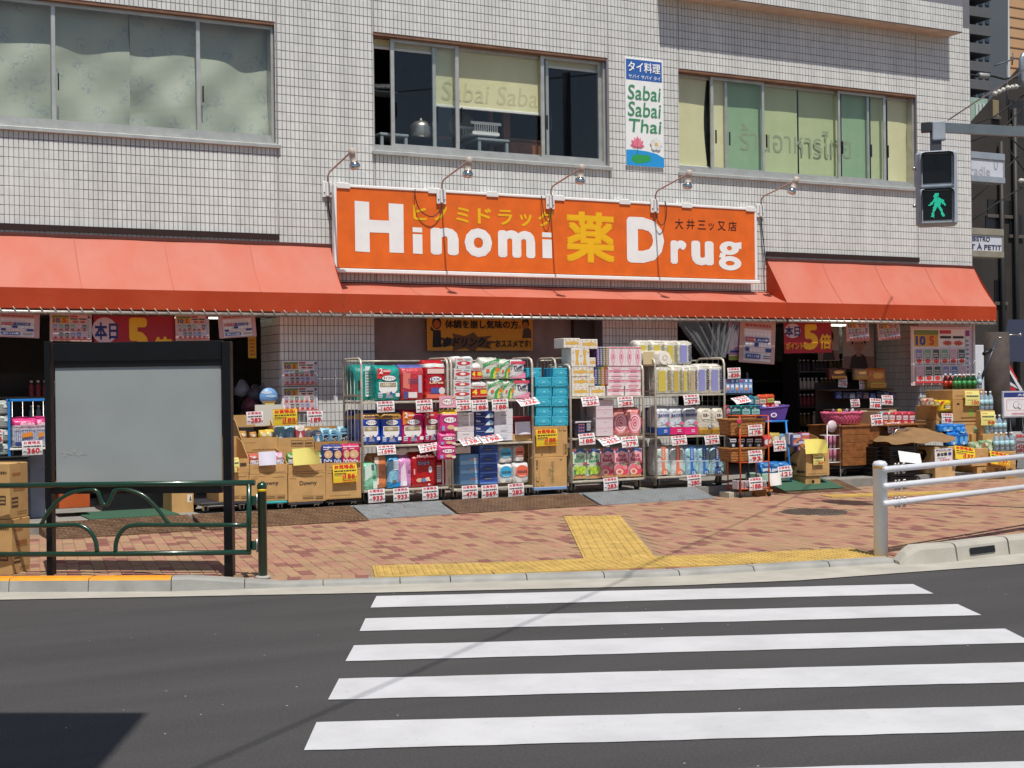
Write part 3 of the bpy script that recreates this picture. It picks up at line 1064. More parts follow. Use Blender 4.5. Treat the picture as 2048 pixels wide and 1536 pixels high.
# cloth behind the first window
def floral():
    m = fabric('b9bdac', .1, 1.0, 'mint_floral_cloth', fade='a9af9f')
    nt = m.node_tree
    b = nt.nodes['Principled BSDF']
    g = nt.nodes.new('ShaderNodeNewGeometry')
    v = nt.nodes.new('ShaderNodeTexVoronoi'); v.inputs['Scale'].default_value = 5.2
    n = nt.nodes.new('ShaderNodeTexNoise'); n.inputs['Scale'].default_value = 34; n.inputs['Detail'].default_value = 5
    nt.links.new(g.outputs['Position'], v.inputs['Vector']); nt.links.new(g.outputs['Position'], n.inputs['Vector'])
    r = nt.nodes.new('ShaderNodeMapRange'); r.inputs[1].default_value = .5; r.inputs[2].default_value = .25; r.inputs[3].default_value = 0; r.inputs[4].default_value = 1
    nt.links.new(v.outputs['Distance'], r.inputs[0])
    q = nt.nodes.new('ShaderNodeMapRange'); q.inputs[1].default_value = .48; q.inputs[2].default_value = .6
    nt.links.new(n.outputs[0], q.inputs[0])
    mu = nt.nodes.new('ShaderNodeMath'); mu.operation = 'MULTIPLY'
    nt.links.new(r.outputs[0], mu.inputs[0]); nt.links.new(q.outputs[0], mu.inputs[1])
    k = nt.nodes.new('ShaderNodeMath'); k.operation = 'MULTIPLY'; k.inputs[1].default_value = .6
    nt.links.new(mu.outputs[0], k.inputs[0])
    old = b.inputs['Base Color'].links[0].from_socket
    mx = nt.nodes.new('ShaderNodeMix'); mx.data_type = 'RGBA'
    nt.links.new(k.outputs[0], mx.inputs[0]); nt.links.new(old, mx.inputs[6]); mx.inputs[7].default_value = (*lin('84909c'), 1)
    nt.links.new(mx.outputs[2], b.inputs['Base Color'])
    return m
FLOR = floral()
def cloth(xa, xb, seed, lab):
    mb = MB(); rnd = random.Random(seed)
    z0, z1 = W1[2] + .05, W1[3] + .05
    def f(u, v):
        x = xa + (xb - xa) * u
        t = (x + 6) / 3.2
        d = .2 + .06 * math.sin(t * 2.1 + .6) + .03 * math.sin(t * 6 + 3 * v)
        bow = .06 * math.exp(-((u - .52) / .28) ** 2)
        y = d - bow * (1 - v) ** .5 + .026 * math.sin(u * 13 + v * 8) * (1 - v) + .035 * math.sin(3.5 * v + 11 * u * (1.2 - v)) * math.exp(-((v - .2) / .25) ** 2) + .012 * math.sin(14 * v - 16 * u)
        return x, max(.1, y - .035 * (1 - v)), z0 + (z1 - z0) * v
    mb.grid(f, 46, 26, FLOR)
    return solid('window_cloth', mb, (xa, .3, z0), lab, 'curtain', 'floral cloths hung inside the first window')
cloth(W1[0] + 2.2, onY(256, 100, .28).x, 3, 'mint floral cloth sagging behind the first two window panes')
cloth(onY(256, 100, .28).x + .004, W1[1] + .05, 5, 'mint floral cloth behind the pane nearest the tiled wall joint')

# roller blinds
CREAM = fabric('f0eabb', .12, 1.0, 'cream_blind', fade='e6deac')
GREENB = fabric('a4c49c', .12, .95, 'green_blind', fade='98ba92')
OLIVE = fabric('ccd6a4', .12, 1.0, 'olive_blind', fade='c0cc9a')
def blind(x0, x1, z0, z1, y, m, lab, text=None, curl=0):
    mb = MB()
    mb.grid(lambda u, v: (x0 + (x1 - x0) * u - curl * math.sin(3.1 * v) * u * .06, y + .002 * math.sin(5 * u + 2 * v) + curl * .03 * u * (1 - v), z0 + (z1 - z0) * v), 12, 12, m)
    o = solid('roller_blind', mb, (x0, y, z0), lab, 'roller blind', 'roller blinds in the upstairs windows')
    mb = MB(); mb.rbox(x0, x1, y - .015, y + .01, z0 - .03, z0, WHITE, .004)
    part(o, 'bottom_bar', mb)
    mb = MB(); mb.tube([(x0, y + .03, z1 + .02), (x1, y + .03, z1 + .02)], .025, WHITE)
    part(o, 'roller', mb)
    if text:
        for body, px0, py0, px1, py1, c, bold in text:
            a0, a1, c0, c1 = rect((0, 0, 1), px0, py0, px1, py1, y)
            mb = MB()
            put_text(mb, body, (a0, c0, a1, c1), ink(c), bold, lambda u, v: (u, y - .0032, v), .03)
            part(o, 'lettering', mb)
    return o
y = .175
blind(onY(868, 200, y).x, onY(1083, 200, y).x, onY(980, 218, y).z, W2[3] - .01, y, CREAM, 'cream roller blind half drawn with faint italic lettering', [('Sabai Saba', 884, 170, 1076, 208, 'cdc59c', .0)])
blind(W2[0], onY(866, 200, y).x, W2[3] - .12, W2[3] + .02, y, CREAM, 'cream roller blind rolled up over the open sash')
blind(onY(1090, 200, y).x, W2[1], W2[3] - .13, W2[3] + .02, y, CREAM, 'cream roller blind rolled up over the dark right-hand pane')
zb = W3[2] + .09
blind(W3[0] - .05, onY(1416, 240, y).x, zb + .03, W3[3] + .02, y, CREAM, 'cream blind beside the Thai food sign', None, 1)
blind(onY(1422, 240, y).x, onY(1450, 240, y).x, zb, W3[3] + .02, y, CREAM, 'narrow cream blind behind the first window stile')
blind(onY(1455, 240, y).x, onY(1524, 240, y).x, zb, W3[3] + .02, y, GREENB, 'green blind left of the Thai lettering')
blind(onY(1527, 240, y).x, onY(1594, 250, y).x, zb, W3[3] + .02, y, OLIVE, 'olive blind with the middle of the Thai lettering')
blind(onY(1599, 240, y).x, onY(1678, 260, y).x, zb, W3[3] + .02, y + .02, OLIVE, 'olive blind with the end of the Thai lettering')
blind(onY(1683, 240, y).x, onY(1735, 260, y).x, zb, W3[3] + .02, y, GREENB, 'dark green blind near the pedestrian signal')
blind(onY(1741, 240, y).x, onY(1768, 260, y).x, zb, W3[3] + .02, y, OLIVE, 'narrow olive blind behind the last window stile')
blind(onY(1774, 240, y).x, onY(1818, 260, y).x, zb, W3[3] + .02, y - .01, CREAM, 'curled cream blind at the window end by the signal', None, 1)
mb = MB()
a0, a1, c0, c1 = rect((0, 0, 1), 1482, 256, 1704, 308, .155)
put_text(mb, 'ร้านอาหารไทย', (a0, c0, a1, c1), mat('9aa385', .6, var=0), 0, lambda u, v: (u, .1718, v))
solid('window_lettering', mb, (a0, .15, c0), 'grey Thai script stuck on the green blind window', 'lettering')

# kitchen seen through the middle window
yk = .42
def P2(px, py, y=yk): return onY(px, py, y)
c = P2(842, 262); s = (P2(862, 262).x - P2(822, 262).x) / 2
mb = MB(); mb.lathe((c.x, c.y, P2(842, 278).z), [(s * .9, 0), (s, .03), (s * 1.02, .14), (s * .95, .17), (s * .6, .21), (.02, .225), (.02, .25), (0, .25)], STEEL, 20)
solid('cooking_pot', mb, (c.x, c.y, P2(842, 278).z), 'shiny metal cooking pot with lid behind the kitchen window', 'pot')
t = thing('drying_basket', P2(960, 276), 'white slatted drying basket on the grey kitchen table', 'basket')
A, B = P2(938, 268), P2(986, 268)
mb = MB()
mb.rbox(A.x - .02, B.x + .02, yk - .15, yk + .2, A.z - .03, A.z + .012, WHITE)
for i in range(11):
    xx = A.x + (B.x - A.x) * (i + .3) / 11
    mb.box(xx, xx + .012, yk - .15, yk - .14, A.z, A.z + .1, WHITE)
    mb.box(xx, xx + .012, yk + .19, yk + .2, A.z, A.z + .1, WHITE)
part(t, 'slat', mb)
mb = MB(); mb.rbox(A.x - .05, B.x + .04, yk - .165, yk - .14, A.z + .1, A.z + .135, WHITE); mb.rbox(A.x - .05, B.x + .04, yk + .19, yk + .21, A.z + .1, A.z + .135, WHITE); part(t, 'rim', mb)
GREY = mat('8b969b', .5, var=.06)
for pa, pb, lab in (((942, 280), (1005, 280), 'pale grey kitchen table under the drying basket'), ((748, 270), (805, 270), 'pale grey kitchen table inside the open sash')):
    A, B = P2(*pa), P2(*pb)
    t = thing('kitchen_table', (A.x, yk, 3.0), lab, 'table', 'kitchen tables behind the middle window')
    mb = MB(); mb.rbox(A.x, B.x, yk - .2, yk + .35, A.z - .03, A.z, GREY); part(t, 'tabletop', mb)
    for xx in (A.x + .03, B.x - .03):
        for yy in (yk - .17, yk + .3):
            mb = MB(); mb.rbox(xx - .02, xx + .02, yy - .02, yy + .02, 3.0, A.z - .03, GREY); part(t, 'leg', mb)
BRN = mat('6b3a26', .5, var=.15)
A, B = P2(1020, 285, .5), P2(1082, 285, .5)
t = thing('kitchen_counter', (A.x, .5, 3.0), 'orange brown wooden counter behind the kitchen window', 'counter')
mb = MB(); mb.rbox(A.x, B.x + .03, .5, .9, 3.0, A.z + .02, mat('96582f', .5, var=.15)); part(t, 'body', mb)
mb = MB(); mb.rbox(A.x - .02, B.x + .05, .48, .92, A.z + .02, A.z + .06, BRN); part(t, 'worktop', mb)
for pa, lab in ((1014, 'dark red brown post standing in the kitchen'), (983, 'thin brown post at the back of the kitchen')):
    A = P2(pa, 250, .4); wd = .05 if pa > 1000 else .025
    mb = MB(); mb.rbox(A.x - wd, A.x + wd, .4, .47, 3.0, 5.2, BRN); solid('wooden_post', mb, (A.x, .4, 3.0), lab, 'post', 'brown posts in the kitchen')
mb = MB(); A = P2(925, 255, 1.0); mb.lathe((A.x, 1.0, A.z), [(0, 0), (.19, .0), (.2, .02), (0, .02)], mat('a9a58d', .5, var=.1), 24, Vector((0, -1, .15)))
solid('round_tray', mb, (A.x, 1.0, A.z), 'round straw tray leaning behind the kitchen glass', 'tray')
for i in range(3):
    A = P2(752 + 11 * i, 178, .8)
    mb = MB(); mb.lathe((A.x, .8, A.z), [(.03, 0), (.055, .02), (.06, .05), (0, .05)], WHITE, 14)
    solid('bowl', mb, (A.x, .8, A.z), ['first', 'middle', 'last'][i] + ' of three white bowls inside the open sash, counted from the wall edge', 'bowl', 'white bowls inside the open sash')
mb = MB(); A, B = P2(746, 182, .8), P2(790, 185, .8); mb.rbox(A.x - .2, B.x, .7, 1.0, A.z - .02, A.z - .002, mat('8a8f90', .5))
solid('wall_shelf', mb, (A.x, .8, A.z), 'thin grey shelf holding white bowls upstairs', 'shelf')
A, B = P2(876, 272, .8), P2(905, 278, .8)
mb = MB(); mb.rbox(A.x, B.x, .8, 1.0, B.z, A.z, mat('b5423c', .4)); solid('storage_box', mb, (A.x, .8, B.z), 'small red box beside the metal cooking pot', 'box')
mb = MB(); A = P2(1120, 200, .9); mb.rbox(A.x - .035, A.x + .035, 1.2, 1.3, 3.0, 5.4, DARK); solid('wooden_post', mb, (A.x, 1.25, 3.0), 'black upright behind the dark right-hand kitchen pane', 'post')
# ================================================================ AWNINGS
AD = .45
AWN_TOP = fabric('df7a62', .3, 1.0, 'faded_red_awning', fade='e08a75')
AWN_VAL = fabric('cc4414', .25, .85, 'orange_red_valance', fade='cf5020')
ROPE = mat('b9b3a6', .7, .1, var=.15, scale=30)
PIPE = mat('c9c6bf', .35, .6, var=.15, scale=20)
ZR, ZB = onY(340, 580.5, -AD).z, onY(340, 620, -AD).z
zl = onY(300, 474, 0).z
zc = onY(1000, 570.5, 0).z
zr = onY(1740, 523.5, 0).z
xa, xb, xc = onY(659, 480, 0).x, onY(1531, 518, 0).x, XR - .005
SEAM = fabric('d9775f', .25, 1.0, 'awning_seam')
def awning(x0, x1, zt, lab, lend=False, rend=False):
    t = thing('awning', (x0, 0, ZB), lab, 'awning', 'red fabric awnings over the shop front')
    mb = MB()
    rnd = random.Random(int(x0 * 10))
    dents = [(rnd.random(), rnd.uniform(.2, .7)) for _ in range(5)]
    n = max(10, int((x1 - x0) * 8))
    def f(u, v):
        x = x0 + (x1 - x0) * u
        y, z = -AD * (1 - v), ZR + (zt - ZR) * v
        sag = .034 * math.sin(math.pi * v) * (.65 + .35 * math.cos(2 * math.pi * u * (x1 - x0) / .95)) - sum(.010 * math.exp(-((u - a) * (x1 - x0) / .05) ** 2 - ((v - b) / .06) ** 2) for a, b in dents)
        return x, y + sag * .75, z - sag * .5
    mb.grid(f, n, 10, AWN_TOP)
    part(t, 'canopy', mb)
    for k in range(1, int((x1 - x0) / .95) + 1):
        u = .95 * k / (x1 - x0)
        if u > .99: break
        mb = MB(); mb.grid(lambda a, v: (lambda p: (p[0], p[1] - .004, p[2] + .002))(f(u + (a - .5) * .014 / (x1 - x0), v)), 1, 10, SEAM); part(t, 'seam', mb)
    mb = MB()
    mb.grid(lambda u, v: (x0 + (x1 - x0) * u, -AD - .004 + .008 * math.sin(u * (x1 - x0) * 5) * (1 - v), ZB + (ZR - ZB) * v), n, 4, AWN_VAL)
    part(t, 'valance', mb)
    for e, x in ((lend, x0), (rend, x1)):
        if e:
            mb = MB(); mb.face([(x, -AD, ZB), (x, -AD, ZR), (x, -.0, zt), (x, -.0, ZB + .25)], AWN_VAL)
            part(t, 'end_gusset', mb)
    zp = ZB - .035
    mb = MB(); mb.tube([(x0 + .02, -AD + .01, zp), (x1 - .02, -AD + .01, zp)], .018, PIPE, 8); part(t, 'front_pipe', mb)
    mb = MB()
    x = x0 + .06
    while x < x1 - .05:
        mb.tube([(x, -AD - .008, ZB + .015), (x + .02, -AD - .014, zp + .018), (x + .045, -AD - .008, zp - .012), (x + .06, -AD + .02, zp - .022)], .005, ROPE, 5)
        x += .128 + rnd.uniform(-.008, .008)
    part(t, 'lacing', mb)['kind'] = 'stuff'
    mb = MB(); x = x0 + .5
    while x < x1:
        mb.tube([(x, 0, ZB + .1), (x, -AD + .02, ZB - .02)], .012, PIPE, 6); x += 1.5
    mb.box(x0, x1, -.035, -.006, zt - .04, zt - .006, mat('5d2a22', .7))
    part(t, 'frame', mb)
    return t
awning(XL, xa, zl, 'tall faded red awning beside the orange sign, ending at its left edge', False, True)
awning(xa + .004, xb, zc, 'low red awning running under the orange sign')
awning(xb + .004, xc, zr, 'tall faded red awning below the window with green blinds', True, True)
for a, b, z in ((XL, JX[0], zl), (xb, JX[4], zr)):
    mb = MB(); mb.box(a, b, -.03, .004, z + .02, z + .085, mat('2a1512', .8)); part(bld, 'shutter_slot', mb)

# ================================================================ ORANGE SHOP SIGN
SY = -.17
def S2(px, py): return onY(px, py, SY)
q = [S2(665, 368), S2(1512, 415), S2(1518, 564), S2(672, 546)]
sx0, sx1 = (q[0].x + q[3].x) / 2, (q[1].x + q[2].x) / 2
sz1, sz0 = (q[0].z + q[1].z) / 2, (q[2].z + q[3].z) / 2
SIGN = paint('ec6c1c', .35, .95)
SW = mat('f1f0ee', .45, var=.03)
sign = thing('shop_sign', (sx0, SY, sz0), 'long orange shop sign with heavy white Latin letters and yellow Japanese', 'sign')
mb = MB(); mb.box(sx0 + .03, sx1 - .03, SY + .012, SY + .075, sz0 + .05, sz1 - .03, SIGN); part(sign, 'face_panel', mb)
mb = MB()
mb.rbox(sx0, sx0 + .035, SY, SY + .08, sz0 + .05, sz1, SW); mb.rbox(sx1 - .04, sx1 - .005, SY, SY + .08, sz0 + .05, sz1, SW)
mb.rbox(sx0 + .036, sx1 - .041, SY, SY + .08, sz1 - .033, sz1, SW); mb.rbox(sx0 + .02, sx1 + .03, SY - .012, SY + .085, sz0 - .005, sz0 + .04, SW)
part(sign, 'frame', mb)
SF = SY + .012
def sbox(x0, y0, x1, y1):
    a0, a1, c0, c1 = rect((0, 0, 1), x0, y0, x1, y1, SF)
    return a0, c0, a1, c1
s3 = lambda u, v, h=0: (u, SF - .003 - h, v)
WL, YL, BL = SW, mat('f2b70c', .45, var=.03), ink('33170f')
def letter(body, box, m, bold, name='letter', lift=0):
    mb = MB(); put_text(mb, body, sbox(*box), m, bold, lambda u, v: s3(u, v, lift)); part(sign, name, mb)
def poly_letter(shapes, m):
    mb = MB()
    for pts in shapes:
        mb.face([s3(onY(x, y, SF).x, onY(x, y, SF).z) for x, y in pts], m)
    part(sign, 'letter', mb)
# the H, i and D are drawn stroke by stroke, the rest set in heavy type
poly_letter([[(709, 401.5), (738, 404), (739.5, 504.5), (710.5, 502.5)], [(777, 406.5), (806.5, 408.5), (807.5, 506), (779, 505)], [(738.6, 439.5), (777.5, 441.5), (778.3, 466), (739, 464.8)]], WL)
poly_letter([[(825, 454.5), (844, 455.5), (844.2, 465.2), (825.2, 464.3)], [(825.3, 468), (844.3, 469), (845, 508), (826, 507)]], WL)
letter('n', (861, 455.5, 917, 509.8), WL, .05)
letter('o', (929, 456.5, 984, 514.5), WL, .05)
letter('m', (996, 461, 1070, 515.5), WL, .046)
poly_letter([[(1084, 464.5), (1103, 465.5), (1103.2, 475), (1084.2, 474.2)], [(1084.3, 478.5), (1103.3, 479.3), (1103.8, 516.8), (1085, 516)]], WL)
letter('D', (1253.5, 435, 1328, 526), WL, .062)
letter('r', (1341, 480.5, 1373, 528), WL, .05)
letter('u', (1382.5, 482, 1427, 531), WL, .05)
mb = MB()
def ring(cx, cy, ra, rb, ha, hb):
    o = [s3(onY(cx + ra * math.cos(q * math.pi / 16), 500, SF).x, onY(cx, cy - rb * math.sin(q * math.pi / 16), SF).z, .0004) for q in range(32)]
    i = [s3(onY(cx + ha * math.cos(q * math.pi / 16), 500, SF).x, onY(cx, cy - hb * math.sin(q * math.pi / 16), SF).z, .0004) for q in range(32)]
    for q in range(32): mb.face([o[q], o[(q + 1) % 32], i[(q + 1) % 32], i[q]], WL)
ring(1458.5, 496.5, 19.5, 13.5, 5, 4.5); ring(1459.5, 526.5, 22.5, 14.3, 9, 4.6)
part(sign, 'letter', mb)
poly_letter([[(1470, 486), (1482.5, 484.5), (1482.5, 498), (1474, 497)], [(1441, 505), (1452, 508), (1447, 518), (1438, 514)]], WL)
letter('薬', (1132, 424, 1229, 525), YL, .022)
for ch, x0, x1, y0, y1 in (('ヒ', 826, 853, 410, 440.5), ('ノ', 868, 894, 413, 442), ('ミ', 912, 938, 415, 445.5), ('ド', 955, 982, 417, 448), ('ラ', 996, 1024, 420, 450), ('ッ', 1039, 1063, 428, 453), ('グ', 1076, 1108, 421, 453.5)):
    letter(ch, (x0, y0, x1, y1), YL, .02)
for ch, x0, x1, y0, y1 in (('大', 1350, 1366, 437, 458), ('井', 1373, 1389, 439, 458.5), ('三', 1395.5, 1411, 441, 458.5), ('ッ', 1417, 1428, 446, 460), ('又', 1435, 1451, 443, 461), ('店', 1456.5, 1473, 443, 462)):
    letter(ch, (x0, y0, x1, y1), BL, .004)
for px, py in                                  ((687, 367), (869, 378), (985, 384), (1118, 391), (1250, 397.5), (1374, 404), (1502, 413)):
    p = S2(px, py); mb = MB()
    mb.rbox(p.x - .08, p.x + .08, SY - .006, SY + .02, sz1 - .05, sz1 + .012, WHITE, .003)
    mb.rbox(p.x - .07, p.x + .07, SY + .02, -.004, sz1 + .004, sz1 + .022, WHITE, .003)
    for k in (-.035, .035): mb.lathe((p.x + k, SY + .05, sz1 + .02), [(.014, 0), (.014, .016), (0, .016)], STEEL, 6)
    part(sign, 'bracket', mb)
for px in (690, 755, 870, 990, 1180, 1395): 
    p = onY(px, 556, -.05); mb = MB(); mb.rbox(p.x - .012, p.x + .012, -.1, -.004, sz0 + .06, sz0 + .09, DARK); part(sign, 'standoff', mb)

# ---------------------------------------------------------------- sign lamps
HOLD = mat('b8aaa0', .45, var=.05)
CHROME = mat('c8cacd', .12, 1.0, var=0)
BULB = mat('d9c3bd', .25, .2, var=.03)
CORD = mat('1d1a1a', .5)
LX = [(655, 377, 1), (883, 391, 0), (1101, 402, 0), (1310, 410, 0), (1521, 420, -1)]
for i, (px, py, tw) in enumerate(LX):
    Yb = SY - .02 if 0 < i < 4 else -.03
    p = onY(px, py, Yb)
    lab = ['sign lamp on the wall just beyond the orange sign, over its letter H end', 'sign lamp above the yellow katakana, second from the letter H', 'sign lamp over the yellow kanji in the sign middle',
           'sign lamp above the small black kanji of the sign', 'sign lamp beyond the far sign end, below the green blinds'][i]
    t = thing('sign_lamp', p, lab, 'spotlight', 'spotlights over the orange sign')
    mb = MB(); mb.rbox(p.x - .06, p.x + .06, Yb, Yb + .02, p.z - .1, p.z + .08, WHITE, .004); mb.rbox(p.x - .025, p.x + .025, Yb - .03, Yb, p.z - .09, p.z + .07, WHITE, .004)
    for k in (-.04, .04): mb.lathe((p.x + k, Yb - .002, p.z - .05), [(.008, 0), (.008, .006), (0, .006)], DARK, 6, Vector((0, -1, 0)))
    part(t, 'bracket', mb)
    Yh = Yb - .78
    h = Vector((p.x, Yh, p.z + .12))
    mb = MB(); mb.tube([(p.x, Yb - .015, p.z + .02), (p.x, Yb - .015, p.z + .12), (p.x, Yb - .04, p.z + .16), (p.x, Yb - .08, p.z + .18), (p.x, Yh, p.z + .30)], .011, mat('b99a90', .4, .2), 8)
    part(t, 'arm', mb)
    h = Vector((p.x, Yh, p.z + .33))
    ax = Vector((.32 * tw, .25, -1)).normalized()
    mb = MB(); mb.lathe(h - ax * .01, [(.0, 0), (.036, 0), (.038, .075), (.034, .08), (.034, .15), (.04, .15)], HOLD, 14, ax); part(t, 'lamp_holder', mb)
    mb = MB(); mb.lathe(h + ax * .14, [(.036, 0), (.058, .03), (.064, .055), (.06, .068)], CHROME, 16, ax)
    b = part(t, 'reflector', mb)
    mb = MB(); mb.lathe(h + ax * .14, [(.06, .068), (.05, .082), (.03, .09), (0, .092)], BULB, 16, ax); part(b, 'bulb_face', mb)
    mb = MB()
    if i in (1, 2, 3):
        sgn = -1 if i < 2 else (.5 if i == 3 else -.35)
        mb.tube(smooth([(p.x + sgn * .33, Yb + .02, p.z + .06), (p.x + sgn * .34, Yb - .01, p.z - .05), (p.x + sgn * .28, Yb - .02, p.z - .2), (p.x + sgn * .14, Yb - .025, p.z - .26), (p.x + sgn * .03, Yb - .02, p.z - .18), (p.x, Yb - .015, p.z - .09)]), .006, CORD, 6)
    else:
        s = .1 if i == 0 else 0
        mb.tube(smooth([(p.x, Yb - .01, p.z - .1), (p.x + .02, Yb - .01, p.z - .3), (p.x + .06 + s, Yb, p.z - .55), (p.x + .08 + s, -.03, p.z - .75)]), .007, CORD, 6)
    part(t, 'cord', mb)

# ================================================================ THAI RESTAURANT SIGN
TY = -.03
x0, x1, z0, z1 = rect((0, 0, 1), 1251.5, 118, 1327, 333, TY)
mb = MB(); mb.rbox(x0, x1, TY, -.004, z0, z1, mat('f0f1f0', .4, var=.03), .004)
t = solid('restaurant_sign', mb, (x0, TY, z0), 'tall white and blue Thai restaurant sign with pink lotus on the tiled wall', 'sign')
f3 = front3(x0, x1, z0, z1, TY)
mb = MB(); G_ = '3f8f62'
deco(mb, f3, [('r', .02, .795, .965, .985, '2f62ad'), ('p', [(0, 0), (1, 0), (1, .09), (.8, .125), (.55, .142), (.25, .15), (0, .145)], '2496d8'),
    ('e', .33, .066, .2, .042, '2f9e54'), ('e', .5, .075, .15, .035, '2f9e54')] +
    [('p', [(.29 + (l * math.sin(a) * p + q * math.cos(a)) / (x1 - x0), .168 + (l * math.cos(a) * p - q * math.sin(a)) / (z1 - z0)) for p, q in ((0, 0), (.45, -hw), (.75, -hw * .7), (1, 0), (.75, hw * .7), (.45, hw))], c)
     for a, l, hw, c in ((-1.25, .115, .02, 'd9677f'), (1.25, .115, .02, 'd9677f'), (-.75, .135, .026, 'e0778d'), (.75, .135, .026, 'e0778d'), (-.34, .145, .026, 'e8899d'), (.34, .145, .026, 'e8899d'), (0, .155, .028, 'df7187'))] + [('r', .283, .12, .297, .165, '3f8f62')] +
    [('e', .78 + .09 * math.cos(a), .215 + .034 * math.sin(a), .075, .03, 'd8dad9' if k % 2 else 'e4e4e1') for k, a in enumerate([1.57 + 1.2566 * j for j in range(5)])] + [('e', .78, .213, .04, .015, 'e3b23a')])
part(t, 'print', mb)
mb = MB()
T3 = lambda u, v: f3(u, v, .006)
for body, box, c, b in (('タイ料理', (.07, .87, .92, .965), 'ffffff', .012), ('サバイ サバイ タイ', (.08, .808, .92, .846), 'f4f6fa', .008), ('Sabai', (.06, .615, .92, .75), G_, .006), ('Sabai', (.06, .46, .92, .595), G_, .006), ('Thai', (.06, .315, .93, .435), G_, .006)):
    put_text(mb, body, box, ink(c), b, T3, .03 if c == G_ else 0)
put_text(mb, '', (0, 0, 1, 1), ink('ffffff'), 0, T3) if False else None
part(t, 'lettering', mb)

# ================================================================ RECESSED SHOP FRONT
mb = MB()
MAUVE = mat('9a8580', .8, var=.1, name='mauve_panel')
mb.box(C1[1] - .02, onY(1141, 700, .3).x, .28, .34, FLOOR, Z_OPEN + .1, MAUVE)
ctr = part(bld, 'recessed_panel', mb)
a, b = onY(1143, 700, .27).x, C2[0] + .25
mb = MB(); mb.rbox(a, b, .2, .5, FLOOR, 2.35, mat('4b413d', .5, var=.1)); part(bld, 'service_door', mb)
mb = MB(); mb.box(XL, XR, .262, 5, Z_OPEN + .004, 2.74, mat('a39c94', .9)); part(bld, 'shop_ceiling', mb)
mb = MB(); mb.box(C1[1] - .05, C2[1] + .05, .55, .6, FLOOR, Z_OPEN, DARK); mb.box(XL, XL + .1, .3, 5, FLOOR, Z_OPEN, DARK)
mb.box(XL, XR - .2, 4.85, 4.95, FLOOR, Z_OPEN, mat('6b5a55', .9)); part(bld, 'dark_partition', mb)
# entrance lintels, door leaves
for a, b in ((XL, C1[0]), (C2[1], C3[0])):
    mb = MB(); mb.box(a, b, .28, .34, 2.3, Z_OPEN + .002, mat('8c8680', .6)); part(bld, 'entrance_lintel', mb)

# lit ceiling tubes: one stands there, three are added to brighten the interior
TUBE = D.materials.new('lit_tube'); TUBE.use_nodes = True
_b = TUBE.node_tree.nodes['Principled BSDF']; _b.inputs['Emission Color'].default_value = (.93, 1, .82, 1); _b.inputs['Emission Strength'].default_value = 5.0
for px, y, lab in ((1562, 1.3, 'lit ceiling tube inside the far entrance, over the bottle shelf'), (1700, 2.6, 'added ceiling tube brightening the depth of the far entrance'), (60, 1.8, 'added ceiling tube brightening the near entrance behind the notice board'), (400, 2.4, 'added ceiling tube brightening the near entrance close to the tiled column')):
    p = onY(px, 662, y); t = thing('ceiling_tube', (p.x, y, 2.42), lab, 'ceiling light', 'ceiling tubes inside the shop')
    mb = MB(); mb.rbox(p.x - .55, p.x + .55, y - .05, y + .05, 2.42, 2.462, WHITE); part(t, 'batten', mb)
    mb = MB(); mb.tube([(p.x - .5, y, 2.4), (p.x + .5, y, 2.4)], .014, TUBE, 8); part(t, 'tube', mb)
# interior shelves with rows of goods
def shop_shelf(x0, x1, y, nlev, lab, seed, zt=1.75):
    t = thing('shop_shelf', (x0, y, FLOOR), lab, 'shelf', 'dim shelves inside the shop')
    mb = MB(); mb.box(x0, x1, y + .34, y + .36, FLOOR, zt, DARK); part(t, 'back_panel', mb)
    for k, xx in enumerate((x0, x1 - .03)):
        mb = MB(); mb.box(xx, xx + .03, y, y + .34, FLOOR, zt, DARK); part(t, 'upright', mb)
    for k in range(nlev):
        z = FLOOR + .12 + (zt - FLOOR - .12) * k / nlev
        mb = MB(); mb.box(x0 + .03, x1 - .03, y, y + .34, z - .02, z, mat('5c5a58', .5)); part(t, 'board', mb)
    return [FLOOR + .12 + (zt - FLOOR - .12) * k / nlev for k in range(nlev)]
BOT = {}
def small_bottle(c):
    if c not in BOT:
        mb = MB(); mb.lathe((0, 0, 0), [(.028, 0), (.03, .01), (.03, .11), (.014, .13), (.014, .15), (.017, .15), (.017, .17), (0, .17)], [ink(c)] * 4 + [WHITE] * 3, 8); BOT[c] = mb.mesh('goods_bottle')
    return BOT[c]
def fill(x0, x1, y, zs, seed, lab, grp):
    rnd = random.Random(seed)
    for z in zs:
        x = x0 + .07
        while x < x1 - .07:
            c = rnd.choice(['7d8a9a', '2c4f4a', '8a3d46', 'c9c4bd', '33456e', '6c5b33', '3a3340', 'b7a9b8'])
            n = rnd.randint(3, 6)
            for _ in range(n):
                if x > x1 - .07: break
                o = link('goods_bottle', small_bottle(c), None, (x, y + .04, z), (0, 0, rnd.random()))
                s = rnd.uniform(.95, 1.15) if _ == 0 else s
                o.scale = (1, 1, s)
                tag(o, lab, 'bottle', grp)
                x += .075
            x += .03
xs0, xs1 = onY(1592, 780, 1.0).x, onY(1662, 780, 1.0).x
zs = shop_shelf(xs0, xs1 + .6, .95, 6, 'tall dim bottle shelf just inside the far entrance', 1, 1.9)
fill(xs0, xs1 + .3, .95, zs[1:], 4, 'small bottle on the dim shelf inside the far entrance', 'bottles on the dim entrance shelf')
xs0, xs1 = onY(-60, 780, 1.6).x, onY(110, 780, 1.6).x
zs = shop_shelf(xs0, xs1 + 2.2, 1.6, 5, 'long dim shelf inside the shop behind the notice board', 2, 1.7)
fill(xs0 + .6, xs1 + 2.0, 1.6, zs[2:], 5, 'small bottle on the dim shelf behind the notice board', 'bottles on the long dim shelf')
x0 = onY(1520, 760, 1.7).x
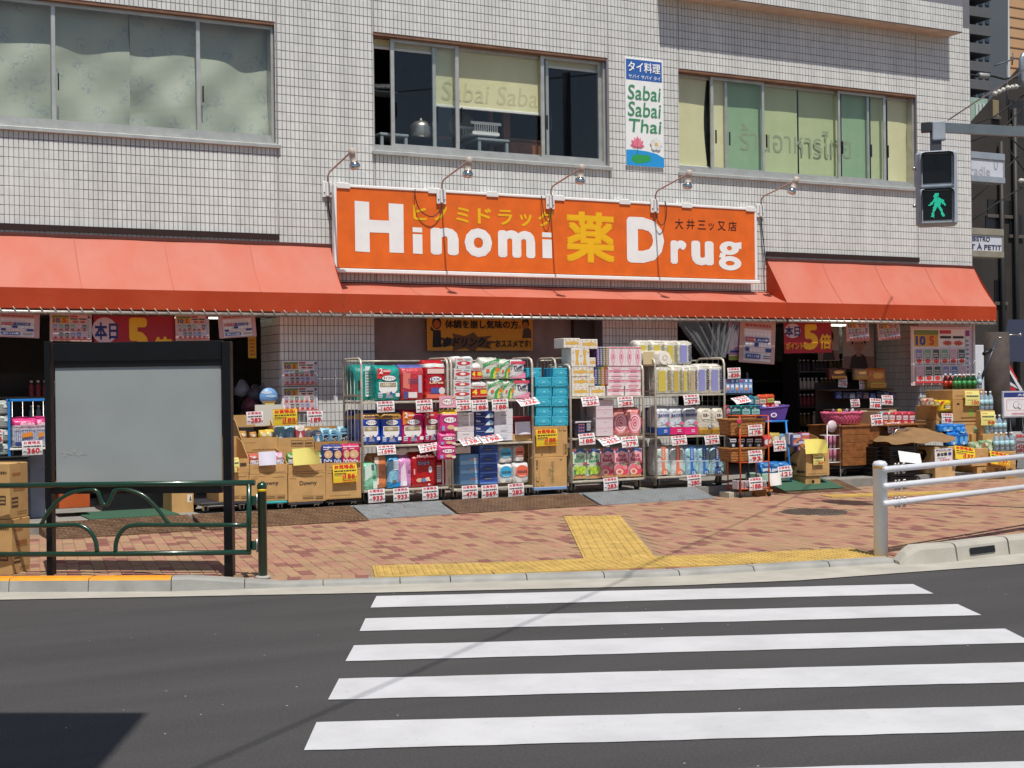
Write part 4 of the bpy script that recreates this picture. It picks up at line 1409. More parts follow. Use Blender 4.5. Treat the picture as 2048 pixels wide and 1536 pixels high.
zs = shop_shelf(x0 - .9, x0 + 1.6, 2.4, 5, 'far dim shelf deep inside the right-hand entrance', 3, 1.8)

# ================================================================ BANNERS AND POSTERS UNDER THE AWNING
def flat_thing(name, fr, x0, y0, x1, y1, Y, hexc, items, lab, cat, grp=None, roll=0.0, thick=.004, k=.9):
    X0, X1, Z0_, Z1_ = rect(fr, x0, y0, x1, y1, Y)
    w, h = X1 - X0, Z1_ - Z0_
    mb = MB(); mb.box(-w / 2, w / 2, 0, thick, -h, 0, paper(hexc, k))
    o = local(name, mb, ((X0 + X1) / 2, Y, Z1_), (0, math.radians(roll), 0), lab, cat, grp)
    if items:
        mb = MB(); deco(mb, front3(-w / 2, w / 2, -h, 0, 0), items)
        part(o, 'print', mb)
    return o
def flyer_items(warm):
    rnd = random.Random(5)
    it = [('r', .03, .04, .97, .96, 'f3e7e2' if not warm else 'eec6bb'), ('r', .05, .66, .45, .94, 'd9a03c'), ('r', .05, .86, .45, .94, '7a8a4a'), ('t', '10', .08, .68, .24, .84, '27499a', .04), ('t', '5', .3, .68, .38, .84, 'cf3a34', .04),
          ('r', .47, .88, .66, .94, 'c73a4e'), ('r', .48, .80, .66, .84, '2c2a28'), ('r', .69, .80, .87, .84, '2c2a28'), ('s', .6, .72, .09, .05, 9, 'c7503a'), ('s', .78, .72, .09, .05, 9, 'c7503a'), ('r', .9, .1, .965, .94, 'd9dbe4'), ('r', .9, .84, .965, .94, '8c3f86'), ('l', .905, .12, .96, .8, 9, '8a8fa6')]
    for r in range(2):
        for c in range(6):
            u, v = .06 + .138 * c, .36 - .29 * r
            it.append(('r', u, v, u + .128, v + .27, 'dccdce'))
            it.append(('r', u + .012, v + .1, u + .112, v + .25, rnd.choice(['5a76b4', '9a6b56', '7aa68a', 'c98aa0', '8c86b0', '4c5a50', 'd1a7b8'])))
            it.append(('s', u + .062, v + .055, .06, .05, 8, 'c94034')); it.append(('l', u + .02, v + .12, u + .1, v + .2, 2, 'e0d4d4'))
    it += [('r', .03, .04, .97, .075, 'cf3d46')]
    return it
FG = 'bargain flyers hung under the awning'
def cal_items():
    it = [('r', .12, .05, .88, .80, 'efe9ee'), ('l', .14, .83, .86, .95, 1, 'c05a56')]
    for k, v in enumerate((.62, .5, .38, .26)):
        it.append(('r', .14, v, .86, v + .11, 'f7f3f4' if k % 2 == 0 else 'e9d8da'))
        for q in range(1, 7): it.append(('r', .14 + .103 * q, v, .144 + .103 * q, v + .11, 'b99'.replace('b99', 'bb9c9c')))
    it += [('r', .14, .50, .42, .6, 'c23b4a'), ('r', .42, .50, .78, .6, '2e4b94'), ('r', .38, .39, .5, .48, '2e4b94'), ('r', .14, .27, .24, .36, '2e4b94'), ('r', .7, .27, .86, .36, '2e4b94'), ('r', .14, .1, .56, .21, '2e4b94'),
           ('t', 'ポイント10倍', .16, .52, .4, .58, 'ffffff'), ('t', 'ポイント5倍', .46, .52, .74, .58, 'ffffff'), ('t', 'ポイント5倍', .18, .125, .52, .19, 'ffffff'), ('l', .62, .1, .84, .2, 2, '4a3a3a')]
    return it
flat_thing('calendar_poster', Z1, -40, 105, 320, 300, -.2, 'd9aeb0', cal_items(), 'pink points calendar hung over the blue shelf rack', 'poster', FG, 2)
flat_thing('bargain_flyer', Z1, 400, 112, 735, 330, -.2, 'e8c7bb', flyer_items(True), 'bargain flyer hung between the pink calendar and the red banner', 'flyer', FG, .8)
flat_thing('bargain_flyer', Z1, 1402, 118, 1672, 325, -.22, 'e8c7bb', flyer_items(True), 'bargain flyer overlapping the far end of the red banner over the notice board', 'flyer', FG, -.8)
flat_thing('calendar_poster', Z1, 1742, 112, 2040, 300, -.2, 'd9aeb0', cal_items(), 'tilted pink points calendar next to the tiled column', 'poster', FG, -4)
BIT = [('e', .13, .73, .155, .24, 'd7b9c0'), ('t', '本日', .01, .56, .29, .88, '232a6b', .03), ('t', '5', .40, .22, .665, .97, 'f0b31a', .05), ('t', '倍', .71, .2, .965, .62, 'f0b31a', .03), ('t', 'ポイント', .04, .12, .37, .36, 'f0b31a', .02)]
RB = 'red five times points banners under the awning'
flat_thing('red_banner', Z1, 752, 128, 1402, 560, -.18, 'b3202c', BIT, 'red points banner hanging behind the dark notice board', 'banner', RB)
flat_thing('red_banner', Z5, 660, 100, 1035, 338, -.2, 'b3202c', [('e', .18, .74, .17, .24, 'd7b9c0'), ('t', '本日', .02, .55, .34, .9, '232a6b', .03), ('t', '5', .40, .1, .71, .95, 'f0b31a', .05), ('t', '倍', .735, .12, .985, .62, 'f0b31a', .03), ('t', 'ポイント', .03, .13, .39, .36, 'f0b31a', .02)], 'red points banner hung over the entrance near the face posters', 'banner', RB, -1)
flat_thing('calendar_poster', Z5, 320, 85, 600, 420, -.18, 'd9b0a6', cal_items(), 'large pink points calendar beside the rolled clear curtain', 'poster', FG, 3.5)
flat_thing('calendar_poster', Z5, 225, 90, 318, 395, -.12, 'cf9fc0', [('r', .1, .2, .9, .25, '3a4aa0'), ('e', .6, .85, .2, .06, '27499a'), ('r', 0, 0, 1, .12, '9aa54c')], 'narrow lilac poster right against the rolled clear curtain', 'poster', FG)
flat_thing('bargain_flyer', Z5, 1150, 85, 1330, 245, -.2, 'e2b3aa', flyer_items(True), 'bargain flyer hung before the dark haired portrait poster', 'flyer', FG, -2)
flat_thing('bargain_flyer', Z6, 220, 100, 400, 240, -.2, 'e2b3aa', flyer_items(True), 'tilted bargain flyer between the portrait poster and the tiled column', 'flyer', FG, -4)
flat_thing('price_poster', Z6, 492, 135, 980, 608, -.06, 'e8c9cc', flyer_items(False), 'big bargain poster on the far tiled column', 'poster')
flat_thing('bargain_flyer', Z2, 655, 405, 942, 605, -.02, 'e6e1e6', flyer_items(False), 'upper bargain flyer stuck on the tiled column by the cartons', 'flyer', 'flyers on the tiled column')
flat_thing('bargain_flyer', Z2, 655, 615, 942, 812, -.02, 'e6e1e6', flyer_items(False), 'lower bargain flyer stuck on the tiled column by the cartons', 'flyer', 'flyers on the tiled column')
# yellow ginseng banner with two printed figures
it = [('r', 0, 0, 1, .03, 'c9965a'), ('s', .38, .25, .3, .3, 9, '6a4526'),
      ('e', .09, .8, .042, .18, '1d1512'), ('p', [(.055, .6), (.125, .6), (.13, .1), (.05, .1)], '1d1512'), ('e', .088, .77, .031, .12, 'b8642f'), ('p', [(.03, .6), (.06, .55), (.06, .62), (.035, .7)], '1d1512'),
      ('e', .93, .82, .034, .15, '1d1512'), ('e', .927, .76, .028, .1, 'a8672f'), ('p', [(.895, .38), (.985, .38), (.98, .62), (.955, .68), (.91, .66)], '4a2d22'), ('e', .87, .7, .014, .05, 'b06a36'),
      ('t', '体調を崩し気味の方', .165, .65, .855, .9, '15110f', .022), ('t', '紅参ドリンク', .06, .1, .535, .4, '120e0c', .03, .02), ('t', 'が', .545, .09, .59, .25, '15110f', .02), ('t', 'おススメです!', .635, .1, .975, .32, '15110f', .022)]
flat_thing('yellow_banner', Z3, 668, 52, 1480, 312, .2, 'd99521', it, 'yellow ginseng drink banner over the cage carts', 'banner', k=1.0)
# portrait posters in the entrance
def portrait(fr, x0, y0, x1, y1, lab):
    it = [('r', .02, .02, .98, .98, 'b9a49c'), ('r', .02, .02, .98, .3, '8f6f66'), ('p', [(.2, .02), (.8, .02), (.72, .3), (.6, .36), (.42, .36), (.28, .3)], '3d2f2b'), ('p', [(.42, .3), (.58, .3), (.58, .45), (.42, .45)], 'a8806c'), ('e', .5, .58, .17, .2, 'b48d78'),
          ('p', [(.28, .55), (.26, .75), (.34, .88), (.5, .92), (.66, .88), (.74, .75), (.72, .55), (.67, .62), (.62, .74), (.45, .72), (.36, .7), (.33, .6)], '1c1614'), ('r', .39, .585, .47, .6, '2a1d18'), ('r', .54, .585, .62, .6, '2a1d18'), ('r', .44, .46, .56, .475, '8a4f45'), ('p', [(.49, .52), (.53, .52), (.51, .58)], '9a7562')]
    flat_thing('portrait_poster', fr, x0, y0, x1, y1, .62, 'b5a29a', it, lab, 'poster', 'portrait posters in the far entrance')
portrait(Z6, -60, 130, 195, 480, 'portrait poster of a dark haired person in the far entrance')
portrait(Z5, 930, 130, 1095, 400, 'portrait poster half hidden behind the red points banner')

# rolled-up clear plastic curtain
t = thing('clear_curtain', (onY(1410, 640, -.35).x, -.35, 1.9), 'bundled clear plastic curtain hanging from the awning pipe', 'curtain')
def streak_plastic():
    m = D.materials.new('creased_clear_plastic'); m.use_nodes = True
    nt = m.node_tree; nt.nodes.clear()
    out = nt.nodes.new('ShaderNodeOutputMaterial'); tr = nt.nodes.new('ShaderNodeBsdfTransparent'); tr.inputs[0].default_value = (.82, .83, .84, 1)
    p = nt.nodes.new('ShaderNodeBsdfPrincipled'); p.inputs['Base Color'].default_value = (.42, .42, .43, 1); p.inputs['Roughness'].default_value = .12
    mx = nt.nodes.new('ShaderNodeMixShader'); mx.inputs[0].default_value = .3
    g = nt.nodes.new('ShaderNodeNewGeometry'); mp = nt.nodes.new('ShaderNodeMapping'); mp.inputs['Scale'].default_value = (40, 40, 5); mp.inputs['Rotation'].default_value = (0, -.35, 0)
    n = nt.nodes.new('ShaderNodeTexNoise'); n.inputs['Scale'].default_value = 1; bp = nt.nodes.new('ShaderNodeBump'); bp.inputs['Distance'].default_value = .02
    nt.links.new(g.outputs['Position'], mp.inputs[0]); nt.links.new(mp.outputs[0], n.inputs['Vector']); nt.links.new(n.outputs[0], bp.inputs['Height']); nt.links.new(bp.outputs[0], p.inputs['Normal'])
    nt.links.new(tr.outputs[0], mx.inputs[1]); nt.links.new(p.outputs[0], mx.inputs[2]); nt.links.new(mx.outputs[0], out.inputs[0])
    return m
CRE = streak_plastic()
for k, (pa, pb, pc, pd) in enumerate((((1350, 640), (1415, 640), (1440, 712), (1405, 716)), ((1462, 640), (1476, 646), (1474, 690), (1440, 716)), ((1420, 640), (1462, 640), (1448, 716), (1418, 716)))):
    mb = MB(); P = [onY(*p, -.36) for p in (pa, pb, pc, pd)]
    mb.grid(lambda u, v: (lambda q: (q.x, q.y - .05 * abs(math.sin(u * 9 + k)) - .03 * math.sin(u * 23), q.z))((P[3].lerp(P[2], u)).lerp(P[0].lerp(P[1], u), v)), 26, 8, CRE)
    part(t, 'fold', mb)

# ================================================================ STREET FURNITURE
# dark notice board on two posts
pl, pr = onS(104, 1150), onS(459, 1152)
bt = (pr - pl); bt.z = 0; bt.normalize()
bn = Vector((bt.y, -bt.x, 0))
def onB(px, py, off=0.0): return on_plane(px, py, pl + bn * off, bn)
BRONZE = mat('131214', .38, .3, var=.15, scale=8, name='dark_bronze_metal')
brd = thing('notice_board', pl, 'empty grey notice board in a black frame on two posts', 'notice board')
fr_ = lambda p: ((p - pl).dot(bt), p.z)
def bbox(name, px0, py0, px1, py1, d0, d1, m, b=.004, parent=None, lab=None):
    a, z1_ = fr_(onB(px0, py0)); c, z0_ = fr_(onB(px1, py1))
    mb = MB(); mb.rbox(a, c, d0, d1, z0_, z1_, m, b)
    M_ = Matrix((bt, -bn, Vector((0, 0, 1)))).transposed()
    mb.v = [tuple(Vector((pl.x, pl.y, 0)) + M_ @ Vector(v)) for v in mb.v]
    return part(parent or brd, name, mb, lab)
bbox('post', 89.5, 683, 107, 1153, -.02, .06, BRONZE); bbox('post', 444, 683, 467, 1156, -.02, .06, BRONZE)
bbox('header', 107.3, 686, 443.5, 719, -.012, .06, BRONZE); bbox('top_rail', 107.3, 719.4, 443.5, 731, .0, .05, BRONZE)
pan = bbox('panel', 108, 731.5, 443.5, 972, .012, .035, mat('999e9d', .55, var=.05, scale=2, name='grey_board_panel'))
bbox('bottom_rail', 107.3, 972.5, 443.5, 986, -.005, .05, BRONZE)
mb = MB(); a, z = fr_(onB(122, 914)); rnd = random.Random(2)
for k in range(11):
    u = a + k * .0185; zz = z + rnd.uniform(0, .03)
    c = Vector((pl.x, pl.y, 0)) + bt * u - bn * .010
    mb.face([tuple(c + Vector((0, 0, zz))), tuple(c + bt * .014 + Vector((0, 0, zz))), tuple(c + bt * .014 + Vector((0, 0, zz + rnd.uniform(.01, .05)))), tuple(c + Vector((0, 0, zz + rnd.uniform(.01, .04))))], mat('a3a49f', .7, var=.1))
part(pan, 'sticker_residue', mb)

# green guard fence
FO = .13                                   # the fence stands in front of the board
gp = on_plane(526, 1154, pl + bn * FO, bn)
ztop = on_plane(526, 966, gp, F0).z
gl = gp - bt
ft = Vector((gp.x - gl.x, gp.y - gl.y, 0)).normalized(); fn = Vector((ft.y, -ft.x, 0))
def onF(px, py): return on_plane(px, py, gp, fn)
GREEN = mat('12422f', .28, .0, var=.08, scale=10, coat=.4, name='green_enamel', k=.75)
gf = thing('guard_fence', gp, 'dark green pipe guard fence with an ornamental loop along the kerb', 'fence')
def pipe(name, pts, r, m=GREEN): 
    mb = MB(); mb.tube(smooth([onF(*p) for p in pts], 4) if len(pts) > 3 else [onF(*p) for p in pts], r, m, 10); return part(gf, name, mb)
post = (lambda: (lambda mb: (mb.lathe(gp - Vector((0, 0, .02)), [(.034, -.08), (.034, ztop - gp.z - .02), (.037, ztop - gp.z - .02), (.037, ztop - gp.z + .0), (.028, ztop - gp.z + .022), (0, ztop - gp.z + .028)], GREEN, 16), part(gf, 'post', mb))[1])(MB()))()
mb = MB(); mb.lathe(gp + Vector((0, 0, ztop - gp.z - .065)), [(.0352, 0), (.0352, .022)], mat('e0b51d', .4), 16); part(post, 'yellow_band', mb)
mb = MB(); mb.lathe(gp - Vector((0, 0, .01)), [(.06, 0), (.06, .018), (.034, .022)], CONC, 14); part(post, 'foot_collar', mb)
pipe('top_rail', [(-60, 972), (240, 968.5), (510, 965.5)], .022)
pipe('middle_rail', [(-60, 1052), (90, 1051), (148, 1049.5), (166, 1053), (181, 1064), (191, 1082), (194, 1103)], .017)
pipe('middle_rail', [(498, 1050), (300, 1049.5), (268, 1050.5), (250, 1056), (238, 1070), (232, 1086), (231, 1103)], .017)
pipe('bottom_rail', [(-60, 1109), (240, 1107.5), (502, 1104.5)], .02)
pipe('loop', [(83, 1048), (98, 1022), (118, 1000), (140, 987), (165, 980), (186, 979), (197, 986), (202, 1000), (208, 1009), (215, 1008), (222, 996), (228, 983), (240, 978), (262, 981), (290, 993), (315, 1018), (330, 1038), (338, 1047)], .015)
pipe('end_upright', [(498, 967), (498, 1107)], .02)
mb = MB()
for y in (1001, 1091):
    a = onF(503, y); b = onF(514, y)
    mb.rbox(min(a.x, b.x), max(a.x, b.x), a.y - .02, a.y + .02, a.z - .035, a.z + .035, GREEN); mb.lathe(b - Vector((0, 0, .05)), [(.008, 0), (.008, .1)], STEEL, 8)
part(gf, 'clamp', mb)

# white guard rail by the crossing
wp = onS(1762, 1113)
wz = on_plane(1762, 923, wp, F0).z
WP = mat('dcdde3', .35, var=.04, scale=6, name='white_enamel', k=.95)
gr_ = thing('guard_rail', wp, 'white three-pipe guard rail and post beside the crossing', 'guard rail')
mb = MB(); H = wz - wp.z
mb.lathe(wp - Vector((0, 0, .02)), [(.0575, 0), (.0575, H - .02), (.06, H - .018), (.06, H + .0), (.045, H + .022), (0, H + .03)], WP, 24)
pw = part(gr_, 'post', mb)
mb = MB(); mb.lathe(wp + Vector((0, 0, H - .055)), [(.0585, 0), (.0585, .02)], mat('e2a52c', .4), 24); part(pw, 'yellow_band', mb)
for (ya, yb) in ((938, 913), (971.5, 944), (1006, 974.5)):
    a = on_plane(1764, ya, wp, F0) - F0 * .075
    b = onZ(2048, yb, a.z)
    dv = (b - a).normalized()
    a0 = a + dv * .02
    mb = MB(); mb.tube([a0 - dv * .03, a0 - dv * .02, a0, a0 + dv * .02, b + dv * 2.2], [.012, .022, .0265, .0265, .0265], WP, 14)
    rl = part(gr_, 'rail', mb)
    mb = MB()
    for k in (.17, .29): mb.tube([a + dv * k, a + dv * (k + .012)], .029, WP, 14)
    part(rl, 'collar', mb)
    mb = MB()
    for k in (.165, .215, .285, .3):
        c = a + dv * k
        for s in (-1, 1): mb.lathe(c + Vector((0, 0, s * .026)), [(.012, 0), (.012, .012), (.006, .02), (0, .02)], STEEL, 6, Vector((0, 0, s)))
    part(rl, 'bolt', mb)['kind'] = 'stuff'
    e = b + dv * 1.6
    mb = MB(); mb.lathe(Vector((e.x, e.y, sw(e.y))), [(.0575, 0), (.0575, H), (0, H + .02)], WP, 16) if ya == 938 else None
    if ya == 938: part(gr_, 'post', mb)

# pedestrian signal on its arm
sp = CAMP + (ray(1872, 375) / FPX) * 14.3
sg = thing('pedestrian_signal', sp, 'grey pedestrian signal showing a green walking figure on an overhead arm', 'traffic signal')
sgx = R0.copy(); sgy = F0.copy()
rotz = math.radians(-42)                       # turned a little towards the shop side
SX = Vector((math.cos(rotz), math.sin(rotz), 0)); SN = Vector((math.sin(rotz), -math.cos(rotz), 0))   # right, out of the face
SCL = 14.3 / FPX
def sg3(px, py, out=0.0): return sp + SX * ((px - 1872) * SCL) + Vector((0, 0, 1)) * ((375 - py) * SCL) + SN * out
HOUS = mat('a3abb4', .5, .0, var=.08, name='signal_grey')
def sgbox(name, x0, y0, x1, y1, o0, o1, m, parent=None, b=.012):
    mb = MB(); mb.rbox((x0 - 1872) * SCL, (x1 - 1872) * SCL, -o1, -o0, (375 - y1) * SCL, (375 - y0) * SCL, m, b)
    mb.v = [tuple(sp + SX * v[0] - SN * v[1] + Vector((0, 0, v[2]))) for v in mb.v]
    return part(parent or sg, name, mb)
hs = sgbox('housing', 1833, 301, 1913, 452, -.14, .02, HOUS, b=.03)
LENS = mat('0b0c0d', .25, var=0)
for k, (y0, y1) in enumerate(((308, 368), (381, 441))):
    f_ = sgbox('lens_frame', 1840, y0 - 3, 1907, y1 + 7, .015, .05, HOUS, b=.012)
    sgbox('lens', 1846.5, y0 + 2, 1901, y1, .045, .056, LENS, f_, b=.02)
    mb = MB(); n_ = 14                              # hood over the lens
    pts = [(1843, y1 + 2), (1843, y0 + 8), (1845, y0 + 1), (1851, y0 - 1), (1898, y0 - 1), (1904, y0 + 1), (1906, y0 + 8), (1906, y1 + 2)]
    for p, q2 in zip(pts, pts[1:]):
        oa = .13 if p[1] < y0 + 10 else .06; ob = .13 if q2[1] < y0 + 10 else .06
        mb.face([sg3(p[0], p[1], .03), sg3(q2[0], q2[1], .03), sg3(q2[0], q2[1], ob), sg3(p[0], p[1], oa)], HOUS)
        mb.face([sg3(p[0] * 1.0 + (1 if p[0] < 1872 else -1), p[1] + 1, .03), sg3(q2[0] + (1 if q2[0] < 1872 else -1), q2[1] + 1, .03), sg3(q2[0] + (1 if q2[0] < 1872 else -1), q2[1] + 1, ob), sg3(p[0] + (1 if p[0] < 1872 else -1), p[1] + 1, oa)], LENS)
    part(f_, 'hood', mb)
em = D.materials.new('lit_green_lamp'); em.use_nodes = True
_b = em.node_tree.nodes['Principled BSDF']; _b.inputs['Base Color'].default_value = (.0, .1, .06, 1); _b.inputs['Emission Color'].default_value = (.03, .78, .48, 1); _b.inputs['Emission Strength'].default_value = 1.5
dk = mat('241414', .4, var=0)
man = [[(1866.5, 391.5), (1871, 387), (1876, 388), (1876.5, 393), (1873, 396), (1867, 396)], [(1869, 397), (1878, 397), (1886, 402), (1890, 411), (1888, 413.5), (1881, 407), (1880, 413), (1884, 424), (1889, 433), (1884, 436), (1879, 424), (1874, 416), (1868, 425), (1868, 436), (1861, 435), (1866, 416), (1869, 405), (1863, 411), (1855, 412.5), (1862, 406)]]
def inside(poly, x, y):
    r = False
    for (a, b), (c, d) in zip(poly, poly[1:] + poly[:1]):
        if (b > y) != (d > y) and x < (c - a) * (y - b) / (d - b) + a: r = not r
    return r
mb, mb2 = MB(), MB()
yy = 385.0; row = 0
while yy < 438:
    xx = 1852.0 + (row % 2) * 1.0
    while xx < 1894:
        if any(inside(p, xx, yy) for p in man):
            for B_, y_off, m_ in ((mb, 0, em), (mb2, -73, dk)):
                c = sg3(xx, yy + y_off, .058)
                B_.face([c + SX * (.0036 * math.cos(a)) + Vector((0, 0, .0036 * math.sin(a))) for a in [i * math.pi / 3 for i in range(6)]], m_)
        xx += 2.0
    yy += 1.75; row += 1
part(hs, 'lit_walking_figure', mb); part(hs, 'unlit_standing_figure', mb2)
sgbox('swivel', 1862, 262, 1884, 302, -.09, -.02, mat('4a4d52', .5, .2), b=.006)
sgbox('arm_cap', 1845, 243, 1866, 262, -.1, .0, mat('33363a', .5, .2), b=.006)
sgbox('arm_bracket', 1866, 242, 1892, 280, -.1, .0, HOUS, b=.01)
a1, a2 = sg3(1880, 254, -.05), None
b1 = CAMP + ray(2048, 264) / FPX * 14.0
dv = (b1 - a1).normalized()
mb = MB(); e_ = b1 + dv * 2.4
up = Vector((0, 0, 1)); sdv = dv.cross(up).normalized()
hw, hh_ = .035, .05
c8 = [a + sdv * sx_ * hw + up * sz_ * hh_ for a in (a1, e_) for sx_, sz_ in ((-1, -1), (1, -1), (1, 1), (-1, 1))]
for q4 in ((0, 1, 5, 4), (1, 2, 6, 5), (2, 3, 7, 6), (3, 0, 4, 7), (3, 2, 1, 0), (4, 5, 6, 7)): mb.face([c8[i] for i in q4], mat('7c868c', .45, .2, var=.1))
part(sg, 'arm', mb)
mb = MB(); g0 = sg3(1897, 240, -.05); g1 = CAMP + ray(2048, 140) / FPX * 14.0; mb.tube([g0, g0 + (g1 - g0) * 2.2], .008, STEEL, 6); part(sg, 'stay_rod', mb)
mb = MB(); mb.lathe((e_.x, e_.y, sw(e_.y)), [(.09, 0), (.075, 7.2), (0, 7.25)], mat('7c868c', .45, .2, var=.1), 16); part(sg, 'mast', mb)
mb = MB()
for p in ((1830, 338), (1830, 413)): mb.lathe(sg3(*p, .0), [(.018, 0), (.018, .03), (0, .03)], STEEL, 8)
part(sg, 'hinge_bolt', mb)

# things beside the camera that throw the shadows on the road
def up_from(px, py, h):
    g = onZ(px, py, 0)
    return g + SUNV * (h / SUNV.z)
c4 = [up_from(-130, 1428, 5.6), up_from(293, 1428, 5.6), up_from(180, 1560, 5.4), up_from(-260, 1600, 5.4)]  # unseen panel, outline projected back from its shadow on the road
mb = MB(); mb.face(c4, mat('5e6a72', .5)); mb.face([p + Vector((0, 0, .06)) for p in c4[::-1]], mat('5e6a72', .5))
for i in range(4): mb.face([c4[i], c4[i] + Vector((0, 0, .06)), c4[(i + 1) % 4] + Vector((0, 0, .06)), c4[(i + 1) % 4]], mat('5e6a72', .5))
rs = solid('overhead_shadow_panel', mb, c4[0], 'unseen grey panel over the street, shaped to cast the road shadow', 'shadow caster')
ctr = (c4[0] + c4[3]) / 2
mb = MB(); mb.tube([ctr + Vector((.3, 0, .09)), ctr + Vector((-2.5, -.8, .09)), ctr + Vector((-2.6, -.85, -.1)), (ctr.x - 2.6, ctr.y - .85, 0)], .06, STEEL, 10); part(rs, 'mast', mb)
ca, cb_ = up_from(440, 1515, 6.4), up_from(1640, 985, 6.4)
dd = (cb_ - ca)
mb = MB(); mb.tube([ca - dd * .6 + Vector((0, 0, .5)), ca - dd * .2, ca + dd * .35 - Vector((0, 0, .05)), ca + dd * .7, cb_ + Vector((0, 0, .1)), cb_ + dd * .16 + Vector((0, 0, .2))], .0095, RUBBER, 6)
solid('overhead_cable', mb, ca, 'black overhead cable crossing the street to the shop roof', 'cable')
# ================================================================ GOODS: builders
def cage_cart(fr, x0, x1, ytop, shelves, ybase, Y, depth, lab, mesh_left=True, k=.0):
    """roll cage seen from the front; pixel columns of its posts, pixel rows of its shelves"""
    X0, X1, _, zt = rect(fr, x0, ytop, x1, ybase, Y)
    zb = onY(*PX(fr, (x0 + x1) / 2, ybase), Y).z
    t = thing('cage_cart', (X0, Y, FLOOR), lab, 'roll cage', 'roll cages loaded with paper goods')
    Yb = Y + depth
    for xx, s in ((X0, 1), (X1, -1)):
        mb = MB(); r = .07
        mb.tube([(xx, Y, zb - .02), (xx, Y, zt - r), (xx, Y + r * .3, zt - r * .3), (xx, Y + r, zt), (xx, Yb - r, zt), (xx, Yb - r * .3, zt - r * .3), (xx, Yb, zt - r), (xx, Yb, zb - .02)], .014, CAGE, 8)
        sp_ = part(t, 'side_frame', mb)
        mb = MB()
        for j in range(1, 5):
            yy = Y + depth * j / 5
            mb.tube([(xx, yy, zb), (xx, yy, zt - .005)], .0035, CAGE, 5)
        for zz in (zb + (zt - zb) * .36, zb + (zt - zb) * .72): mb.box(xx - .003, xx + .003, Y, Yb, zz - .012, zz + .012, CAGE)
        part(sp_, 'wire_bar', mb)
    for ys in shelves + [ybase]:
        z = onY(*PX(fr, (x0 + x1) / 2, ys), Y).z
        mb = MB(); mb.rbox(X0 + .012, X1 - .012, Y - .012, Yb, z - .022, z - .0, CAGE, .003)
        part(t, 'shelf' if ys != ybase else 'base', mb)
    mb = MB()
    mb.tube([(X0, Yb, zt - .02), (X1, Yb, zt - .02)], .012, CAGE, 6); mb.tube([(X0, Yb, (zt + zb) / 2), (X1, Yb, (zt + zb) / 2)], .01, CAGE, 6)
    part(t, 'back_bar', mb)
    for xx in (X0 + .05, X1 - .05):
        for yy in (Y + .06, Yb - .08): castor(t, xx, yy, zb - .02, FLOOR)
    return X0, X1, zb


def castor(t, x, y, z1, z0, r=None):
    h = z1 - z0
    r = r or min(.062, h * .42)
    mb = MB(); mb.box(x - .03, x + .03, y - .03, y + .03, z1 - .008, z1 - .001, STEEL); mb.box(x - .024, x - .018, y - .015, y + .05, z0 + r * .8, z1 - .008, STEEL); mb.box(x + .018, x + .024, y - .015, y + .05, z0 + r * .8, z1 - .008, STEEL)
    c = part(t, 'castor', mb)
    mb = MB(); mb.lathe((x - .016, y + .03, z0 + r), [(r * .5, 0), (r, .003), (r, .029), (r * .5, .032)], RUBBER, 14, Vector((1, 0, 0))); mb.lathe((x - .018, y + .03, z0 + r), [(0, 0), (r * .5, 0), (r * .5, .036), (0, .036)], STEEL, 10, Vector((1, 0, 0)))
    part(c, 'wheel', mb)


def soft(name, fr, x0, y0, x1, y1, Y, depth, bands, lab, cat, grp, items=None, ex=6.0, pinch=.12, puff=.05, seed=None, top=.86):
    """soft plastic pack: bands = [(v_top, hex)] from the bottom up"""
    X0, X1, Z0_, Z1_ = rect(fr, x0, y0, x1, y1, Y)
    rnd = random.Random(seed or int(x0 * 7 + y0))
    xc, hw, yc, hd = (X0 + X1) / 2, (X1 - X0) / 2, Y + depth / 2, depth / 2
    mb = MB(); n, rows = 24, 11
    jit = [[rnd.uniform(-1, 1) for _ in range(n)] for _ in range(rows + 1)]
    ring = []
    for j in range(rows + 1):
        v = j / rows
        th = 1.0 if v < top else max(.16, 1 - ((v - top) / (1 - top)) ** 1.3 * .84)
        if v < .06: th = min(th, .86 + v * 2.3)
        wd = 1.0 - pinch * (max(0, v - top) / (1 - top)) * .6 - (.03 if v < .03 else 0)
        row = []
        for i in range(n):
            a = 2 * math.pi * i / n
            c, s = math.cos(a), math.sin(a)
            px = math.copysign(abs(c) ** (2 / ex), c); py = math.copysign(abs(s) ** (2 / ex), s)
            q = 1 + puff * .5 * jit[j][i] * (.3 if s < -.3 and .1 < v < top else 1)
            y = yc + hd * py * th * q
            if s < 0: y = max(y, Y)
            row.append(Vector((xc + hw * px * wd * (1 + .02 * jit[j][i]), y, Z0_ + (Z1_ - Z0_) * v + (.006 * jit[j][(i * 5) % n] if 0 < j else 0))))
        ring.append(row)
    i0 = len(mb.v)
    for row in ring: mb.v += [tuple(p) for p in row]
    for j in range(rows):
        v = (j + .5) / rows
        m = film(next((c for vt, c in bands if v <= vt), bands[-1][1]))
        for i in range(n):
            a, b = i0 + j * n + i, i0 + j * n + (i + 1) % n
            mb.f.append((a, b, b + n, a + n)); mb.m.append(m); mb.s.append(True)
    for j, rev in ((0, True), (rows, False)):
        idx = [i0 + j * n + i for i in range(n)]
        mb.f.append(tuple(idx[::-1] if rev else idx)); mb.m.append(film(bands[0][1] if rev else bands[-1][1])); mb.s.append(False)
    o = solid(name, mb, (xc, Y, Z0_), lab, cat, grp)
    if items:
        mb = MB(); deco(mb, front3(X0, X1, Z0_, Z1_, Y - .001), items); part(o, 'print', mb)
    return o


